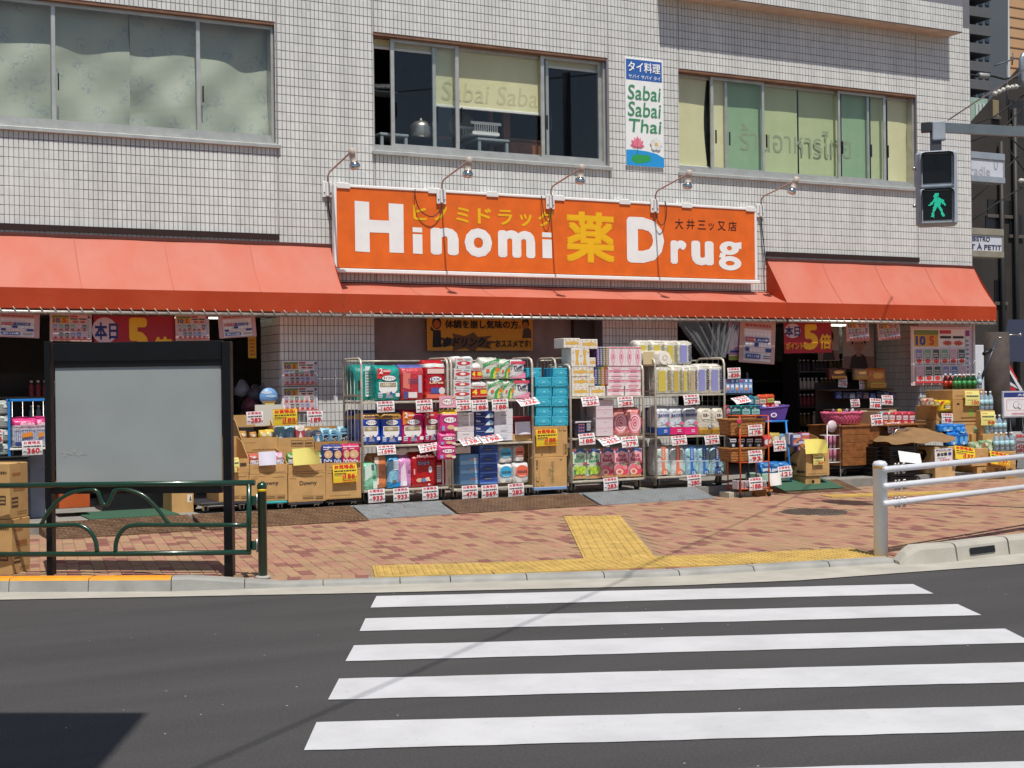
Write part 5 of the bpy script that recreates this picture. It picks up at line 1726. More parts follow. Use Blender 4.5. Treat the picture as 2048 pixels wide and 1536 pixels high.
def carton(name, fr, x0, y0, x1, y1, Y, depth, m, lab, cat, grp=None, items=None, side=None, b=.004, yb=None):
    X0, X1, Z0_, Z1_ = rect(fr, x0, y0, x1, y1, Y)
    mb = MB(); mb.rbox(X0, X1, Y, Y + depth, Z0_, Z1_, m, b)
    o = solid(name, mb, ((X0 + X1) / 2, Y, Z0_), lab, cat, grp)
    if items or side:
        mb = MB()
        if items: deco(mb, front3(X0, X1, Z0_, Z1_, Y), items)
        if side: deco(mb, left3(X0, Y, Y + depth, Z0_, Z1_), side)
        part(o, 'print', mb)
    return o


def open_box(fr, x0, y0, x1, y1, Y, depth, m, lab, grp, items=None, side=None, flap=.0, cut=0.0, backh=0.0):
    """cardboard box without a lid; the front may be cut lower than the back"""
    X0, X1, Z0_, Z1_ = rect(fr, x0, y0, x1, y1, Y)
    t_ = .006; zb = Z1_ + backh
    root = thing('cardboard_box', ((X0 + X1) / 2, Y, Z0_), lab, 'cardboard box', grp)
    mb = MB(); mb.box(X0, X1, Y, Y + t_, Z0_, Z1_, m); part(root, 'front_panel', mb)
    mb = MB(); mb.box(X0, X1, Y + depth - t_, Y + depth, Z0_, zb, m); part(root, 'back_panel', mb)
    for xx in (X0, X1 - t_):
        mb = MB()
        P = [(Y + t_, Z0_), (Y + depth - t_, Z0_), (Y + depth - t_, zb), (Y + depth * .55, zb - backh * .25), (Y + t_, Z1_)]
        for s_ in (xx, xx + t_): mb.face([(s_, a, c) for a, c in (P if s_ == xx + t_ else P[::-1])], m)
        for (a, c), (d, e) in zip(P, P[1:] + P[:1]): mb.face([(xx, a, c), (xx + t_, a, c), (xx + t_, d, e), (xx, d, e)], m)
        part(root, 'side_panel', mb)
    mb = MB(); mb.box(X0 + t_, X1 - t_, Y + t_, Y + depth - t_, Z0_, Z0_ + (Z1_ - Z0_) * .3, CARDIN); part(root, 'bottom', mb)
    if items or side:
        mb = MB()
        if items: deco(mb, front3(X0, X1, Z0_, Z1_, Y), items)
        if side: deco(mb, left3(X0, Y, Y + depth, Z0_, Z1_), side)
        part(root, 'print', mb)
    return X0, X1, Z0_, Z1_


CARDS = 'price cards clipped along the shelves'
def price(fr, x0, y0, x1, y1, Y, num, lab, tilt=0.0, roll=2.0, style='w', h=None):
    """hand-lettered price card; tilt leans its foot towards the street"""
    X0, X1, Z0_, Z1_ = rect(fr, x0, y0, x1, y1, Y)
    wd, hh = X1 - X0, Z1_ - Z0_
    if h: hh = h
    mb = MB()
    bend = hh * .05
    pm = {'w': paper('f0eeee'), 'y': paper('f3d432'), 'p': paper('f2ea8c')}[style]
    prof = lambda v: bend * math.sin(math.pi * v)
    n = 4
    for j in range(n):
        a, c = -hh * j / n, -hh * (j + 1) / n
        ya, yc = -prof(j / n), -prof((j + 1) / n)
        mb.face([(-wd / 2, yc, c), (wd / 2, yc, c), (wd / 2, ya, a), (-wd / 2, ya, a)], pm)
        mb.face([(-wd / 2, ya + .002, a), (wd / 2, ya + .002, a), (wd / 2, yc + .002, c), (-wd / 2, yc + .002, c)], pm)
    o = local('price_card', mb, ((X0 + X1) / 2, Y, Z1_), (math.radians(-tilt), math.radians(-roll), 0), lab, 'price card', CARDS)
    f = lambda u, v, h=0.0: (-wd / 2 + wd * u, -prof(1 - v) - h, -hh + hh * v)
    mb = MB()
    if style == 'w':
        it = [('t', 'お買得品', .08, .76, .9, .97, 'd2304c', .02), ('l', .07, .52, .93, .72, 1, '2a2630'), ('l', .05, .2, .22, .32, 1, '2a2630'), ('t', num, .24, .14, .86, .5, 'd5202c', .03), ('t', '円', .87, .16, .96, .28, '2a2630', .01), ('l', .08, .05, .7, .1, 1, 'c8707c')]
    elif style == 'y':
        it = [('r', .0, .0, 1, .02, 'e89a2a'), ('r', 0, 0, .02, 1, 'e89a2a'), ('r', .98, 0, 1, 1, 'e89a2a'), ('r', 0, .98, 1, 1, 'e89a2a'), ('t', 'お買得品!', .06, .74, .92, .95, 'd52a1c', .03), ('l', .05, .58, .95, .69, 1, '2b2820'), ('l', .05, .46, .55, .54, 1, '2b2820'), ('l', .05, .38, .35, .43, 1, '3a4a80'),
              ('t', num, .47, .22, .9, .46, 'd5202c', .035), ('t', '円', .91, .24, .97, .33, 'd5202c', .01), ('r', .38, .22, .45, .4, 'e0604a'), ('l', .38, .05, .95, .17, 1, 'd03a2c')]
    elif style == 'p':
        it = [('l', .1, .8, .5, .9, 1, 'd56a3c'), ('l', .08, .52, .92, .74, 1, '3c4454'), ('l', .1, .34, .8, .4, 2, '54504a'), ('t', num, .45, .06, .96, .32, 'd8542c', .03)]
    deco(mb, f, it, step=.0006, start=.0008)
    part(o, 'lettering', mb)
    return o


def sheet(fr, x0, y0, x1, y1, Y, hexc, lab, roll=3, tilt=15, curl=.0, grp=None):
    X0, X1, Z0_, Z1_ = rect(fr, x0, y0, x1, y1, Y)
    wd, hh = X1 - X0, Z1_ - Z0_
    mb = MB()
    mb.grid(lambda u, v: (-wd / 2 + wd * u - .12 * wd * curl * v * v * (u > .5) * (u - .5) * 4, -.02 * math.sin(3 * u) * (1 - v) - curl * .1 * v * u, -hh + hh * v - curl * hh * .35 * max(0, u - .5) * v), 8, 8, paper(hexc, 1.0))
    return local('paper_sheet', mb, ((X0 + X1) / 2, Y, Z1_), (math.radians(-tilt), math.radians(-roll), 0), lab, 'paper', grp)


def oval(txt, cu, cv, ru, rv, c='1b1820', bgc='f3f1f2'):
    return [('e', cu, cv, ru, rv, '1c1a22'), ('e', cu, cv, ru * .93, rv * .88, bgc), ('t', txt, cu - ru * .75, cv - rv * .5, cu + ru * .75, cv + rv * .5, c, .02)]


def diaper(main, top, plate='8f8468', num=True):
    it = [('r', .1, .28, .84, .52, 'e9e8e6'), ('p', [(.12, .28), (.82, .28), (.74, .2), (.2, .2)], 'e9e8e6'), ('r', .14, .38, .8, .5, plate), ('t', 'うす型軽快パンツ', .17, .39, .77, .49, 'f4ecd2', .02)] + oval('ライフリー', .5, .63, .3, .085)
    it += [('r', .06, .08, .22, .22, 'dfe3ee'), ('l', .07, .09, .21, .2, 2, '44527a'), ('p', [(.34, .06), (.42, .24), (.5, .2), (.56, .25), (.66, .06)], '8a8fa3'), ('e', .44, .2, .05, .05, 'd9b7a5'), ('e', .58, .2, .05, .05, '3c5aa6'), ('r', .76, .1, .92, .2, 'e8e8ea')]
    if num: it += [('t', '2', .1, .76, .24, .92, 'f2f2f2', .03), ('l', .26, .8, .55, .88, 1, 'f0e3e3')]
    return it
GP = 'soft packs on the cage carts'
GB = 'paper boxes on the cage carts'
YC = -1.0
YG = -.97

# ================================================================ CART 1: nappies
cage_cart(Z3, 168, 830, 372, [700, 1032], 1372, YC, .55, 'cage cart full of nappy packs, next to the stacked cartons')
D1 = [
 ('diaper_pack', 108, 418, 280, 692, -.72, .3, [(1, '119a90')], 'teal pack turned side-on at the mesh end of the top shelf', [('r', .5, .1, .72, .95, 'e4e8e8'), ('r', .74, .04, .97, .4, 'dfe4e4'), ('l', .76, .06, .95, .36, 5, '3b5a5c'), ('r', .76, .5, .95, .8, 'c9283e'), ('l', .52, .15, .7, .85, 9, '7a8a8c'), ('r', .12, .3, .3, .55, '1b2a35')]),
 ('diaper_pack', 280, 425, 468, 692, YG, .28, [(1, '16a197')], 'teal nappy pack with red corner on the top shelf', [('p', [(.03, .62), (.45, .62), (.62, .86), (.03, .92)], 'd33a3a')] + diaper('', '')),
 ('diaper_pack', 468, 420, 652, 690, YG, .28, [(.2, 'c22a36'), (.75, 'cf3a44'), (.9, 'd24a50'), (1, '5e6cb0')], 'red clear-wrapped pack with blue top on the top shelf', [('p', [(.08, .35), (.35, .3), (.4, .75), (.1, .8)], 'd9776c'), ('l', .3, .45, .85, .62, 3, '6a4a68'), ('r', .1, .04, .26, .25, '44508c'), ('r', .3, .06, .66, .22, 'dedad9'), ('r', .72, .2, .86, .7, 'b8b0c8')]),
 ('diaper_pack', 655, 385, 815, 688, YG, .28, [(.22, 'd94a3c'), (.8, 'c01f2b'), (.88, 'd8ded8'), (1, 'c01f2b')], 'bright red pack with white seal at the post, top shelf', oval('DX', .5, .52, .3, .07, '2a3a8c') + [('r', .1, .66, .9, .78, 'e2c8c0'), ('t', 'Lifree', .2, .4, .85, .47, 'f1d7b8', .03), ('r', .25, .16, .7, .3, '4a56a0'), ('e', .78, .22, .15, .09, 'dcd4d2'), ('r', .05, .04, .95, .14, 'e0705a')]),
 ('diaper_pack', 86, 768, 172, 1018, -.62, .26, [(.7, '1f3f9a'), (.85, 'b79052'), (1, '1f3f9a')], 'blue pack side-on behind the mesh on the middle shelf', [('l', .1, .2, .9, .6, 6, 'b9c3d8'), ('r', .3, .5, .8, .8, 'b9a8a0')]),
 ('diaper_pack', 165, 770, 315, 1026, YG, .28, [(.72, '1a53c8'), (.88, 'c59a48'), (1, '1c3f98')], 'blue nappy pack with gold band nearest the mesh, middle shelf', [('l', .15, .77, .85, .85, 1, '5a3a6a')] + diaper('', '', '87773c', False)),
 ('diaper_pack', 315, 768, 480, 1027, YG, .28, [(.72, '1a53c8'), (.88, 'b98c3c'), (1, '1c3f98')], 'blue nappy pack with gold band beside the pink ones', [('l', .15, .77, .85, .85, 1, '6a4a3a')] + diaper('', '', '87773c', False)),
 ('diaper_pack', 476, 765, 650, 1023, YG, .28, [(.9, 'd8256f'), (1, 'd8256f')], 'pink nappy pack with orange corner, middle shelf', [('p', [(.04, .55), (.3, .6), (.6, .9), (.04, .95)], 'e07a2c')] + diaper('', '', '84743a')),
 ('diaper_pack', 648, 765, 775, 1012, YG, .28, [(1, 'd8256f')], 'pink nappy pack partly behind the hanging pads', [('p', [(.04, .5), (.4, .6), (.8, .92), (.04, .95)], 'c8433c')] + diaper('', '', '84743a')),
 ('diaper_pack', 182, 1165, 290, 1380, YG - .02, .24, [(1, '8fd6b2')], 'mint green pack on the bottom shelf corner', [('p', [(.1, .3), (.6, .5), (.6, .95), (.1, .8)], 'c9dfd2'), ('r', .55, .7, .75, .9, '55606a'), ('e', .75, .45, .12, .06, '3f7a5c'), ('r', .66, .03, .95, .3, 'd5e6da')]),
 ('diaper_pack', 240, 1105, 365, 1366, YG + .03, .26, [(.8, 'e98b58'), (1, 'd9a06a')], 'orange pack between the mint and pale blue ones', [('r', .12, .1, .45, .9, 'ead9cc'), ('r', .05, .6, .2, .95, '5a3a30'), ('e', .75, .45, .12, .05, '9c7a5a')]),
 ('diaper_pack', 368, 1115, 466, 1368, YG - .01, .24, [(.15, '2f9ed8'), (.8, '8fcbe8'), (1, '4fa8da')], 'pale blue pack with pointed top on the bottom shelf', [('r', .4, .55, .82, .85, 'dfe9ef'), ('l', .43, .58, .79, .82, 6, '5a7a90'), ('p', [(0, .02), (.98, .06), (.98, .2)], '1e86c8'), ('e', .5, .2, .16, .05, '6a675a')], 3.2),
 ('diaper_pack', 448, 1118, 552, 1362, YG, .24, [(1, 'd692c6')], 'lilac pack beside the red character nappies', [('p', [(.15, .05), (.65, .08), (.5, .8), (.2, .6)], 'e6cfe2'), ('e', .8, .5, .1, .05, '8b5e80'), ('r', .3, .05, .6, .2, 'f1ecf0')]),
 ('diaper_pack', 548, 1093, 748, 1358, YG, .26, [(1, 'c2141f')], 'large red pack with cartoonish blue and cream print, bottom shelf', [('t', 'MamyPoko', .22, .82, .88, .93, 'f0d5d8', .03), ('t', 'たいよう', .25, .64, .68, .74, '5db0e0', .04), ('e', .72, .5, .07, .1, 'dfe3f0'), ('e', .3, .2, .12, .06, 'e2b090'), ('e', .46, .2, .1, .06, '5d86b8'), ('e', .6, .22, .08, .06, 'e0c0a8'), ('t', 'L', .64, .17, .72, .28, 'f4ecd8', .05), ('l', .08, .3, .14, .62, 1, 'f0b8b8'), ('r', .62, .05, .7, .09, 'f4e4e4')]),
 ('diaper_pack', 735, 1128, 818, 1342, YG + .03, .24, [(1, 'b51722')], 'narrow red pack seen side-on at the post, bottom shelf', [('r', .1, .1, .5, .7, 'e2d9da'), ('l', .12, .2, .48, .66, 7, '6a5a60'), ('r', .6, .02, .72, .95, 'efe2e2')]),
]
for nm, x0, y0, x1, y1, Y, dp, bands, lab, items, *ex in D1:
    soft(nm, Z3, x0, y0, x1, y1, Y, dp, bands, lab, 'nappy pack', GP, items, *(ex or [6.5]))
HP = 'pad packs hung on a strip'
for i, (x0, y0, x1, y1) in enumerate(((772, 768, 912, 942), (765, 942, 898, 1042), (760, 1032, 897, 1148))):
    soft('pad_pack', Z3, x0, y0, x1, y1, YC - .12 - .01 * i, .11, [(.8, 'e23f8d'), (.86, 'f0a8c8'), (1, 'f0c21e' if i == 0 else 'e23f8d')], ['pink pad pack with yellow top, uppermost on its hanging strip', 'pink pad pack in the middle of its hanging strip', 'pink pad pack lowest on its hanging strip'][i], 'pad pack', HP,
         oval('ナチュラ', .52, .56, .36, .14, 'a33a6a', 'f7eff2') + [('r', .08, .1, .22, .3, '86a8dc'), ('e', .55, .24, .2, .1, 'd8b98a'), ('e', .82, .16, .12, .09, 'dfe0c8'), ('l', .1, .76, .9, .86, 1, 'f6e0ea')], 3.2, .1, .06)
flat_thing('hanger_card', Z3, 763, 658, 890, 752, YC - .13, 'e8a8bb', oval('ナチュラ', .5, .5, .36, .28, 'a33a5a', 'f7f2ee') + [('l', .1, .04, .9, .14, 1, 'f6dfe6'), ('r', .78, .8, .95, .96, 'c9c47a')], 'pink header card above the hanging pad packs', 'card')
for a in ((280, 700, 415, 785, '1600', 'white price card 1600 under the teal nappy pack', 3), (580, 690, 707, 785, '1504', 'white price card 1504 under the red nappy packs', 4), (280, 1040, 422, 1113, '1599', 'white price card 1599 under the blue nappy packs', 14), (597, 1028, 745, 1092, '1599', 'tilted white price card under the pink nappy packs', 25),
          (215, 1376, 342, 1478, '933', 'white price card under the mint green pack', 0), (407, 1367, 528, 1466, '933', 'white price card under the lilac pack', 0), (629, 1357, 752, 1456, '933', 'white price card under the large red pack', 0)):
    price(Z3, *a[:4], YC - .04, a[4], a[5], a[6], 2 if a[6] < 20 else 8)

# ================================================================ CART 2: tissues and kitchen rolls
cage_cart(Z3, 858, 1480, 370, [690, 1018], 1362, YC, .55, 'cage cart of kitchen rolls and tissue boxes under the yellow banner')
TG = [('r', .06, .55, .94, .7, 'd9dfe2'), ('e', .5, .5, .42, .2, 'c33b3f'), ('e', .5, .5, .16, .12, 'f0e6e4'), ('l', .1, .78, .45, .92, 1, 'd24a48'), ('l', .55, .78, .9, .92, 1, '6a9a98'), ('r', .06, .08, .14, .26, '7a8a80'), ('l', .6, .08, .9, .26, 1, '9aa6a8')]
for i, (x0, y0, x1, y1) in enumerate(((872, 605, 1005, 685), (872, 535, 1006, 605), (876, 450, 1008, 532), (888, 366, 1012, 450))):
    carton('tissue_box', Z3, x0, y0, x1, y1, YG, .24, paper('dfe0e0'), 'white tissue box with red diamond, ' + ['lowest', 'second from the bottom', 'third from the bottom', 'topmost'][i] + ' of its stack', 'tissue box', GB, TG)
for i, x in enumerate((862, 945)):
    mb = MB(); X0, X1, Z0_, Z1_ = rect(Z3, x, 338, x + 85, 372, YG + .02)
    mb.lathe(((X0 + X1) / 2, YG + .02, Z0_ - .03), [(.0, 0), (.055, 0), (.055, .2), (0, .2)], paper('e9e6e4'), 18, Vector((0, 1, 0)))
    mb.lathe(((X0 + X1) / 2, YG + .019, Z0_ - .03), [(.0, 0), (.02, .0)], DARK, 10, Vector((0, 1, 0)))
    solid('paper_roll', mb, ((X0 + X1) / 2, YG, Z0_), ['white paper roll lying at the cart post side of the tissue stack top', 'white paper roll lying beside another on the tissue stack'][i], 'paper roll', GB)
for x0, y0, x1, y1, lab in ((1008, 405, 1092, 540, 'red and white roll pack behind the kitchen rolls, upper'), (1008, 540, 1135, 680, 'red and white four-roll pack beside the tissue stack')):
    soft('roll_pack', Z3, x0, y0, x1, y1, YG + .01, .24, [(.55, 'c9242c'), (1, 'e6e2e0')], lab, 'roll pack', GP, [('r', .05, .12, .95, .5, 'c9242c'), ('t', '4', .06, .22, .36, .5, 'f3dc3a', .05), ('r', .55, .26, .92, .48, 'e4c232'), ('l', .05, .1, .95, .16, 1, 'e8c8a0'), ('l', .1, .6, .9, .72, 1, 'b8423c')], 4, .06, .03)
KG = lambda: [('p', [(.06, .55), (.98, .82), (.98, .97), (.06, .72)], '2f9a55'), ('t', 'キッチンタオル', .1, .66, .9, .86, 'eef4e8', .02, 0), ('p', [(.44, .02), (.6, .02), (.62, .3), (.8, .42), (.98, .44), (.98, .58), (.66, .54), (.47, .36)], '3aa04c'), ('p', [(.6, .02), (.74, .02), (.74, .24), (.98, .36), (.98, .42), (.68, .38)], 'd8d33c'), ('r', .74, .33, .95, .52, 'df7a2e'), ('e', .32, .38, .1, .08, 'df5a3c')]
for x0, y0, x1, y1, Y, lab in ((1225, 378, 1308, 526, YG + .02, 'green kitchen roll pack tucked behind in the upper row'), (1090, 365, 1228, 528, YG, 'green kitchen roll pack at the front of the upper row'), (1250, 532, 1336, 682, YG + .02, 'green kitchen roll pack tucked behind in the lower row'), (1130, 530, 1253, 682, YG, 'green kitchen roll pack at the front of the lower row')):
    soft('kitchen_roll_pack', Z3, x0, y0, x1, y1, Y, .22, [(1, 'dfe5d6')], lab, 'kitchen roll', GP, KG(), 4, .04, .03)
TF = lambda: [('r', .03, .78, .98, .93, 'd24a64'), ('t', 'Tuff', .18, .5, .8, .7, '252b58', .04, .04), ('t', 'Kitchen', .3, .4, .98, .5, '252b58', .02, .04), ('p', [(.1, .03), (.98, .03), (.98, .34), (.6, .2), (.2, .1)], 'e583a8'), ('r', .08, .62, .16, .74, '38a058'), ('l', .2, .1, .9, .16, 1, 'f2c2d2')]
for x0, y0, x1, y1, Y, lab in ((1306, 383, 1425, 528, YG, 'pink and white kitchen roll pack, upper of two by the post'), (1332, 530, 1456, 680, YG, 'pink and white kitchen roll pack, lower of two by the post')):
    soft('kitchen_roll_pack', Z3, x0, y0, x1, y1, Y, .22, [(1, 'e9e7e6')], lab, 'kitchen roll', GP, TF(), 4, .04, .03)
for i, (y0, y1) in enumerate(((935, 1003), (862, 935), (790, 862))):
    carton('tissue_box', Z3, 902, y0, 1030, y1, YG, .24, paper(['e3e1e4', 'd9d0d4', 'e3e1e4'][i]), 'plain white tissue box, ' + ['lowest', 'middle', 'topmost'][i] + ' of three beside the navy boxes', 'tissue box', GB, [('l', .3, .65, .7, .78, 1, '8f8c92'), ('r', .42, .3, .58, .36, 'b9b5ba')])
for i, (y0, y1) in enumerate(((945, 1003), (888, 945), (832, 888), (775, 832))):
    carton('tissue_box', Z3, 1036, y0, 1184, y1, YG, .24, paper('1d2f72'), 'navy and white tissue box, ' + ['lowest', 'second from the bottom', 'third from the bottom', 'topmost'][i] + ' of its stack', 'tissue box', GB, [('p', [(.5, .06), (.95, .06), (.97, .5), (.8, .75), (.62, .35)], 'd9e4ee'), ('e', .82, .5, .12, .18, '7fc0dc'), ('t', 'Kleenex' if 0 else 'Klee', .07, .5, .28, .78, 'e8ecf4', .02), ('l', .07, .18, .5, .32, 1, '8fa2cc')])
for i, (y0, y1) in enumerate(((945, 1003), (885, 945), (828, 885), (755, 828))):
    carton('tissue_box', Z3, 1186, y0, 1328, y1, YG, .24, paper('dbdde3'), 'silver white tissue box, ' + ['lowest', 'second from the bottom', 'third from the bottom', 'topmost'][i] + ' of its stack', 'tissue box', GB, [('p', [(.3, .3), (.5, .75), (.7, .35), (.6, .2)], 'c2c6d4'), ('l', .35, .2, .66, .34, 1, '7a7f90'), ('r', .34, .7, .37, .78, '5a5f70'), ('r', .64, .7, .67, .78, '5a5f70')])
X = carton('tray_box', Z3, 1330, 952, 1480, 1005, YG, .3, CARD, 'low brown cardboard tray under the dark red pack', 'tray', None, [('r', .9, .3, .93, .7, '5a452e')])
carton('tissue_box', Z3, 1330, 815, 1480, 952, YG + .03, .24, paper('8e1f2e'), 'dark red tissue carton in a brown tray', 'tissue box', GB, [('l', .1, .1, .9, .9, 6, '77202c')])
sheet(Z3, 1345, 858, 1460, 955, YG - .02, 'd9d6e2', 'blank pale paper hung in front of the dark red carton', 1, 2)
for i, (y0, y1) in enumerate(((1260, 1340), (1190, 1260), (1108, 1190))):
    carton('tissue_box', Z3, 918, y0, 1066, y1, YG + .03, .24, paper('6fa6d8'), 'pale blue tissue box, ' + ['lowest', 'middle', 'topmost'][i] + ' of three in plastic', 'tissue box', GB, [('r', .05, .06, .95, .4, '8fc0e4'), ('r', .55, .4, .92, .6, 'c9b8c8'), ('l', .58, .42, .9, .58, 2, 'a8705c')])
for i, (y0, y1) in enumerate(((1258, 1337), (1185, 1258), (1112, 1185), (1037, 1112))):
    carton('tissue_box', Z3, 1070, y0, 1212, y1, YG + .01, .24, paper('2e55ab'), 'deep blue tissue box, ' + ['lowest', 'second from the bottom', 'third from the bottom', 'topmost'][i] + ' of its stack', 'tissue box', GB, [('r', .24, .38, .74, .7, '2a3350'), ('r', .03, .03, .97, .2, '5f86cc'), ('p', [(.03, .6), (.3, .97), (.03, .97)], '4a74c0'), ('l', .28, .45, .7, .62, 1, '7a88b0')])
for x0, y0, x1, y1, c, lab in ((1214, 1040, 1335, 1172, '4ab0d8', 'white roll pack with blue disc, upper row by the deep blue boxes'), (1336, 1030, 1425, 1162, 'e6795a', 'white roll pack with orange disc, upper row'), (1214, 1174, 1336, 1328, '35a8d8', 'white roll pack with blue disc, lower row'), (1336, 1166, 1460, 1326, 'e86a4a', 'white roll pack with orange disc, lower row by the post')):
    soft('roll_pack', Z3, x0, y0, x1, y1, YG + (.0 if y0 > 1100 else .03), .24, [(1, 'e5e4e2')], lab, 'roll pack', GP, [('e', .5, .55, .38, .3, c), ('t', 'susuie', .22, .46, .8, .64, '4a4a4e', .03), ('l', .3, .3, .7, .36, 1, 'e6e0d8'), ('e', .3, .12, .18, .1, 'd6d3d0')], 3.4, .05, .05)
for a in ((888, 690, 1003, 778, '283', 'white price card under the red diamond tissue stack', 6), (1008, 690, 1133, 777, '188', 'white price card under the red four-roll pack', 4), (1163, 684, 1288, 773, '188', 'white price card under the green kitchen rolls', 4), (1348, 680, 1496, 726, '236', 'tilted white price card at the corner post under the pink rolls', 58),
          (905, 985, 1048, 1021, '138', 'tilted white price card below the plain white boxes', 62), (1060, 964, 1215, 994, '198', 'tilted white price card below the navy boxes', 60), (935, 1347, 1055, 1447, '474', 'white price card under the pale blue boxes', 0), (1085, 1343, 1211, 1442, '569', 'white price card under the deep blue boxes', 0), (1289, 1332, 1410, 1430, '283', 'white price card under the rolls with blue and orange discs', 0)):
    price(Z3, *a[:4], YC - .04, a[4], a[5], a[6], 2 if a[6] < 40 else 7, h=.14 if a[6] >= 40 else None)

# ================================================================ turquoise tower on a blue dolly
t = thing('blue_dolly', (onY(1100, 970, -.95).x, -.95, FLOOR), 'low blue dolly under two cartons and turquoise tissue boxes', 'dolly')
X0, X1, Z0_, Z1_ = rect(Z4, 110, 1393, 372, 1418, -.97)
mb = MB(); mb.rbox(X0, X1, -.97, -.42, Z0_, Z1_, mat('7d9ac6', .5, var=.1)); part(t, 'platform', mb)
for x in (X0 + .06, X1 - .06):
    for y in (-.9, -.5): castor(t, x, y, Z0_, FLOOR)
BRK = [('t', 'フラワーボックス', .47, .12, .6, .9, '5c7a4a', .0)]
def vtext(body, cu, v0, v1, hw, c):               # a word set along the upright edge
    return body, cu, v0, v1, hw, c
def carton_with_side_word(fr, x0, y0, x1, y1, Y, dp, lab, word, items):
    o = carton('cardboard_box', fr, x0, y0, x1, y1, Y, dp, CARD, lab, 'cardboard box', 'brown cartons', items)
    X0, X1, Z0_, Z1_ = rect(fr, x0, y0, x1, y1, Y)
    mb = MB()
    for body, cu, v0, v1, hw, c in word:
        f = front3(X0, X1, Z0_, Z1_, Y)
        put_text(mb, body, (v0, cu - hw, v1, cu + hw), ink(c), .012, lambda a, b: f(2 * cu - b if 0 else cu + (cu - b), a, .004))
    part(o, 'lettering', mb)
BM_ = lambda: [('r', .86, .06, .97, .4, '7a5a34'), ('r', .87, .07, .96, .39, 'b9905a'), ('r', .74, .84, .82, .97, '6a5030'), ('r', .75, .85, .81, .96, 'c39a62'), ('r', .86, .84, .96, .97, '6a5030'), ('r', .87, .85, .95, .96, 'c39a62'), ('r', .2, .08, .24, .11, '1d1a18')]
carton_with_side_word(Z4, 110, 1160, 370, 1397, -.96, .5, 'lower brown carton of the tower, with green sideways writing', [('フラワーボックス', .56, .14, .86, .045, '4f7a4c'), ('ミニス', .47, .38, .62, .035, '4f7a4c'), ('41255', .09, .6, .92, .03, '1d1a18')], [('r', .06, .06, .15, .18, '6a5030'), ('r', .07, .07, .14, .17, 'c39a62'), ('r', .2, .06, .3, .18, '6a5030'), ('r', .21, .07, .29, .17, 'c39a62'), ('r', .06, .22, .15, .34, '6a5030'), ('r', .07, .23, .14, .33, 'c39a62'), ('r', .8, .9, .84, .93, '1d1a18'), ('l', .15, .3, .17, .9, 9, '8a6a40')])
carton_with_side_word(Z4, 112, 915, 375, 1157, -.95, .5, 'upper brown carton of the tower, behind a yellow price card', [('ミニス', .46, .1, .36, .035, '4f7a4c'), ('41255', .93, .08, .4, .03, '1d1a18')], BM_())
TQ = lambda: [('r', .02, .9, .98, .985, '55c3dc'), ('e', .5, .5, .36, .26, '58c4da'), ('e', .5, .5, .33, .22, '35aecb'), ('l', .42, .42, .58, .58, 1, 'c4e8ef'), ('e', .12, .2, .05, .08, '2a98b6'), ('e', .88, .8, .05, .08, '2a98b6'), ('e', .86, .2, .04, .07, '2a98b6')]
for i, (y0, y1) in enumerate(((838, 912), (762, 838), (682, 760), (605, 682), (530, 605), (456, 530))):
    for c, (x0, x1) in enumerate(((120, 248), (252, 380)) if i < 5 else ((46, 168), (254, 378))):
        carton('tissue_box', Z4, x0 + (8 if i % 2 else 0), y0, x1 + (3 if i % 2 else 0), y1, -.95 + .01 * (i % 2), .24, paper('35aecb'), 'turquoise tissue box, ' + ['lowest', 'second from the bottom', 'third from the bottom', 'fourth from the bottom', 'second from the top', 'topmost'][i] + (' of the column near the kitchen rolls' if c == 0 else ' of the column near the gold boxes'), 'tissue box', 'turquoise tissue boxes', TQ(), [('r', .1, .05, .3, .95, '2a6a8a'), ('r', .5, .05, .6, .95, '7a6a9a')])
price(Z4, 125, 935, 292, 1072, -.99, '188', 'yellow price card taped on the brown carton tower', 0, 1, 'y')
# spare cage behind it
cage_cart(Z4, 285, 398, 380, [], 1400, -.78, .45, 'narrow empty cage end standing behind the turquoise boxes')

# ================================================================ CART 3
cage_cart(Z4, 400, 972, 430, [680, 1003], 1335, YC, .55, 'cage cart of gold and pink tissue boxes with fruit printed rolls below')
GO = lambda: [('p', [(.1, .3), (.3, .36), (.5, .28), (.8, .38), (.95, .3), (.9, .6), (.6, .7), (.3, .62), (.1, .66)], 'd8ae52')] + [('e', a, b, .04, .07, 'e0b860') for a, b in ((.12, .85), (.35, .88), (.62, .84), (.85, .88), (.2, .12), (.5, .1), (.8, .14))]
GV = lambda: [('p', [(.2, .1), (.42, .1), (.36, .4), (.44, .9), (.2, .9), (.26, .5)], 'd8ae52'), ('p', [(.62, .1), (.84, .1), (.78, .5), (.86, .9), (.62, .9), (.68, .5)], 'd8ae52')] + [('e', a, b, .05, .03, 'e0b860') for a, b in ((.1, .3), (.52, .6), (.94, .8), (.1, .8), (.52, .2))]
for i, (x0, y0, x1, y1, v) in enumerate(((412, 603, 543, 680, 0), (548, 600, 672, 678, 0), (410, 525, 545, 601, 0), (548, 525, 588, 600, 0), (408, 448, 545, 524, 0), (547, 450, 582, 524, 0), (405, 300, 548, 447, 1), (548, 375, 597, 448, 0), (345, 222, 474, 298, 0), (476, 230, 612, 306, 0))):
    carton('tissue_box', Z4, x0, y0, x1, y1, YG + .004 * (i % 3), .24, paper('e9e6e0'), 'white and gold tissue box, ' + ['bottom row by the post', 'bottom row beside the pink boxes', 'second row by the post', 'second row, seen end-on', 'third row by the post', 'third row, seen end-on', 'a pair standing upright', 'a short one next to the upright pair', 'the topmost one near the turquoise boxes', 'the topmost one near the pink boxes'][i], 'tissue box', 'gold printed tissue boxes', GV() if v else GO())
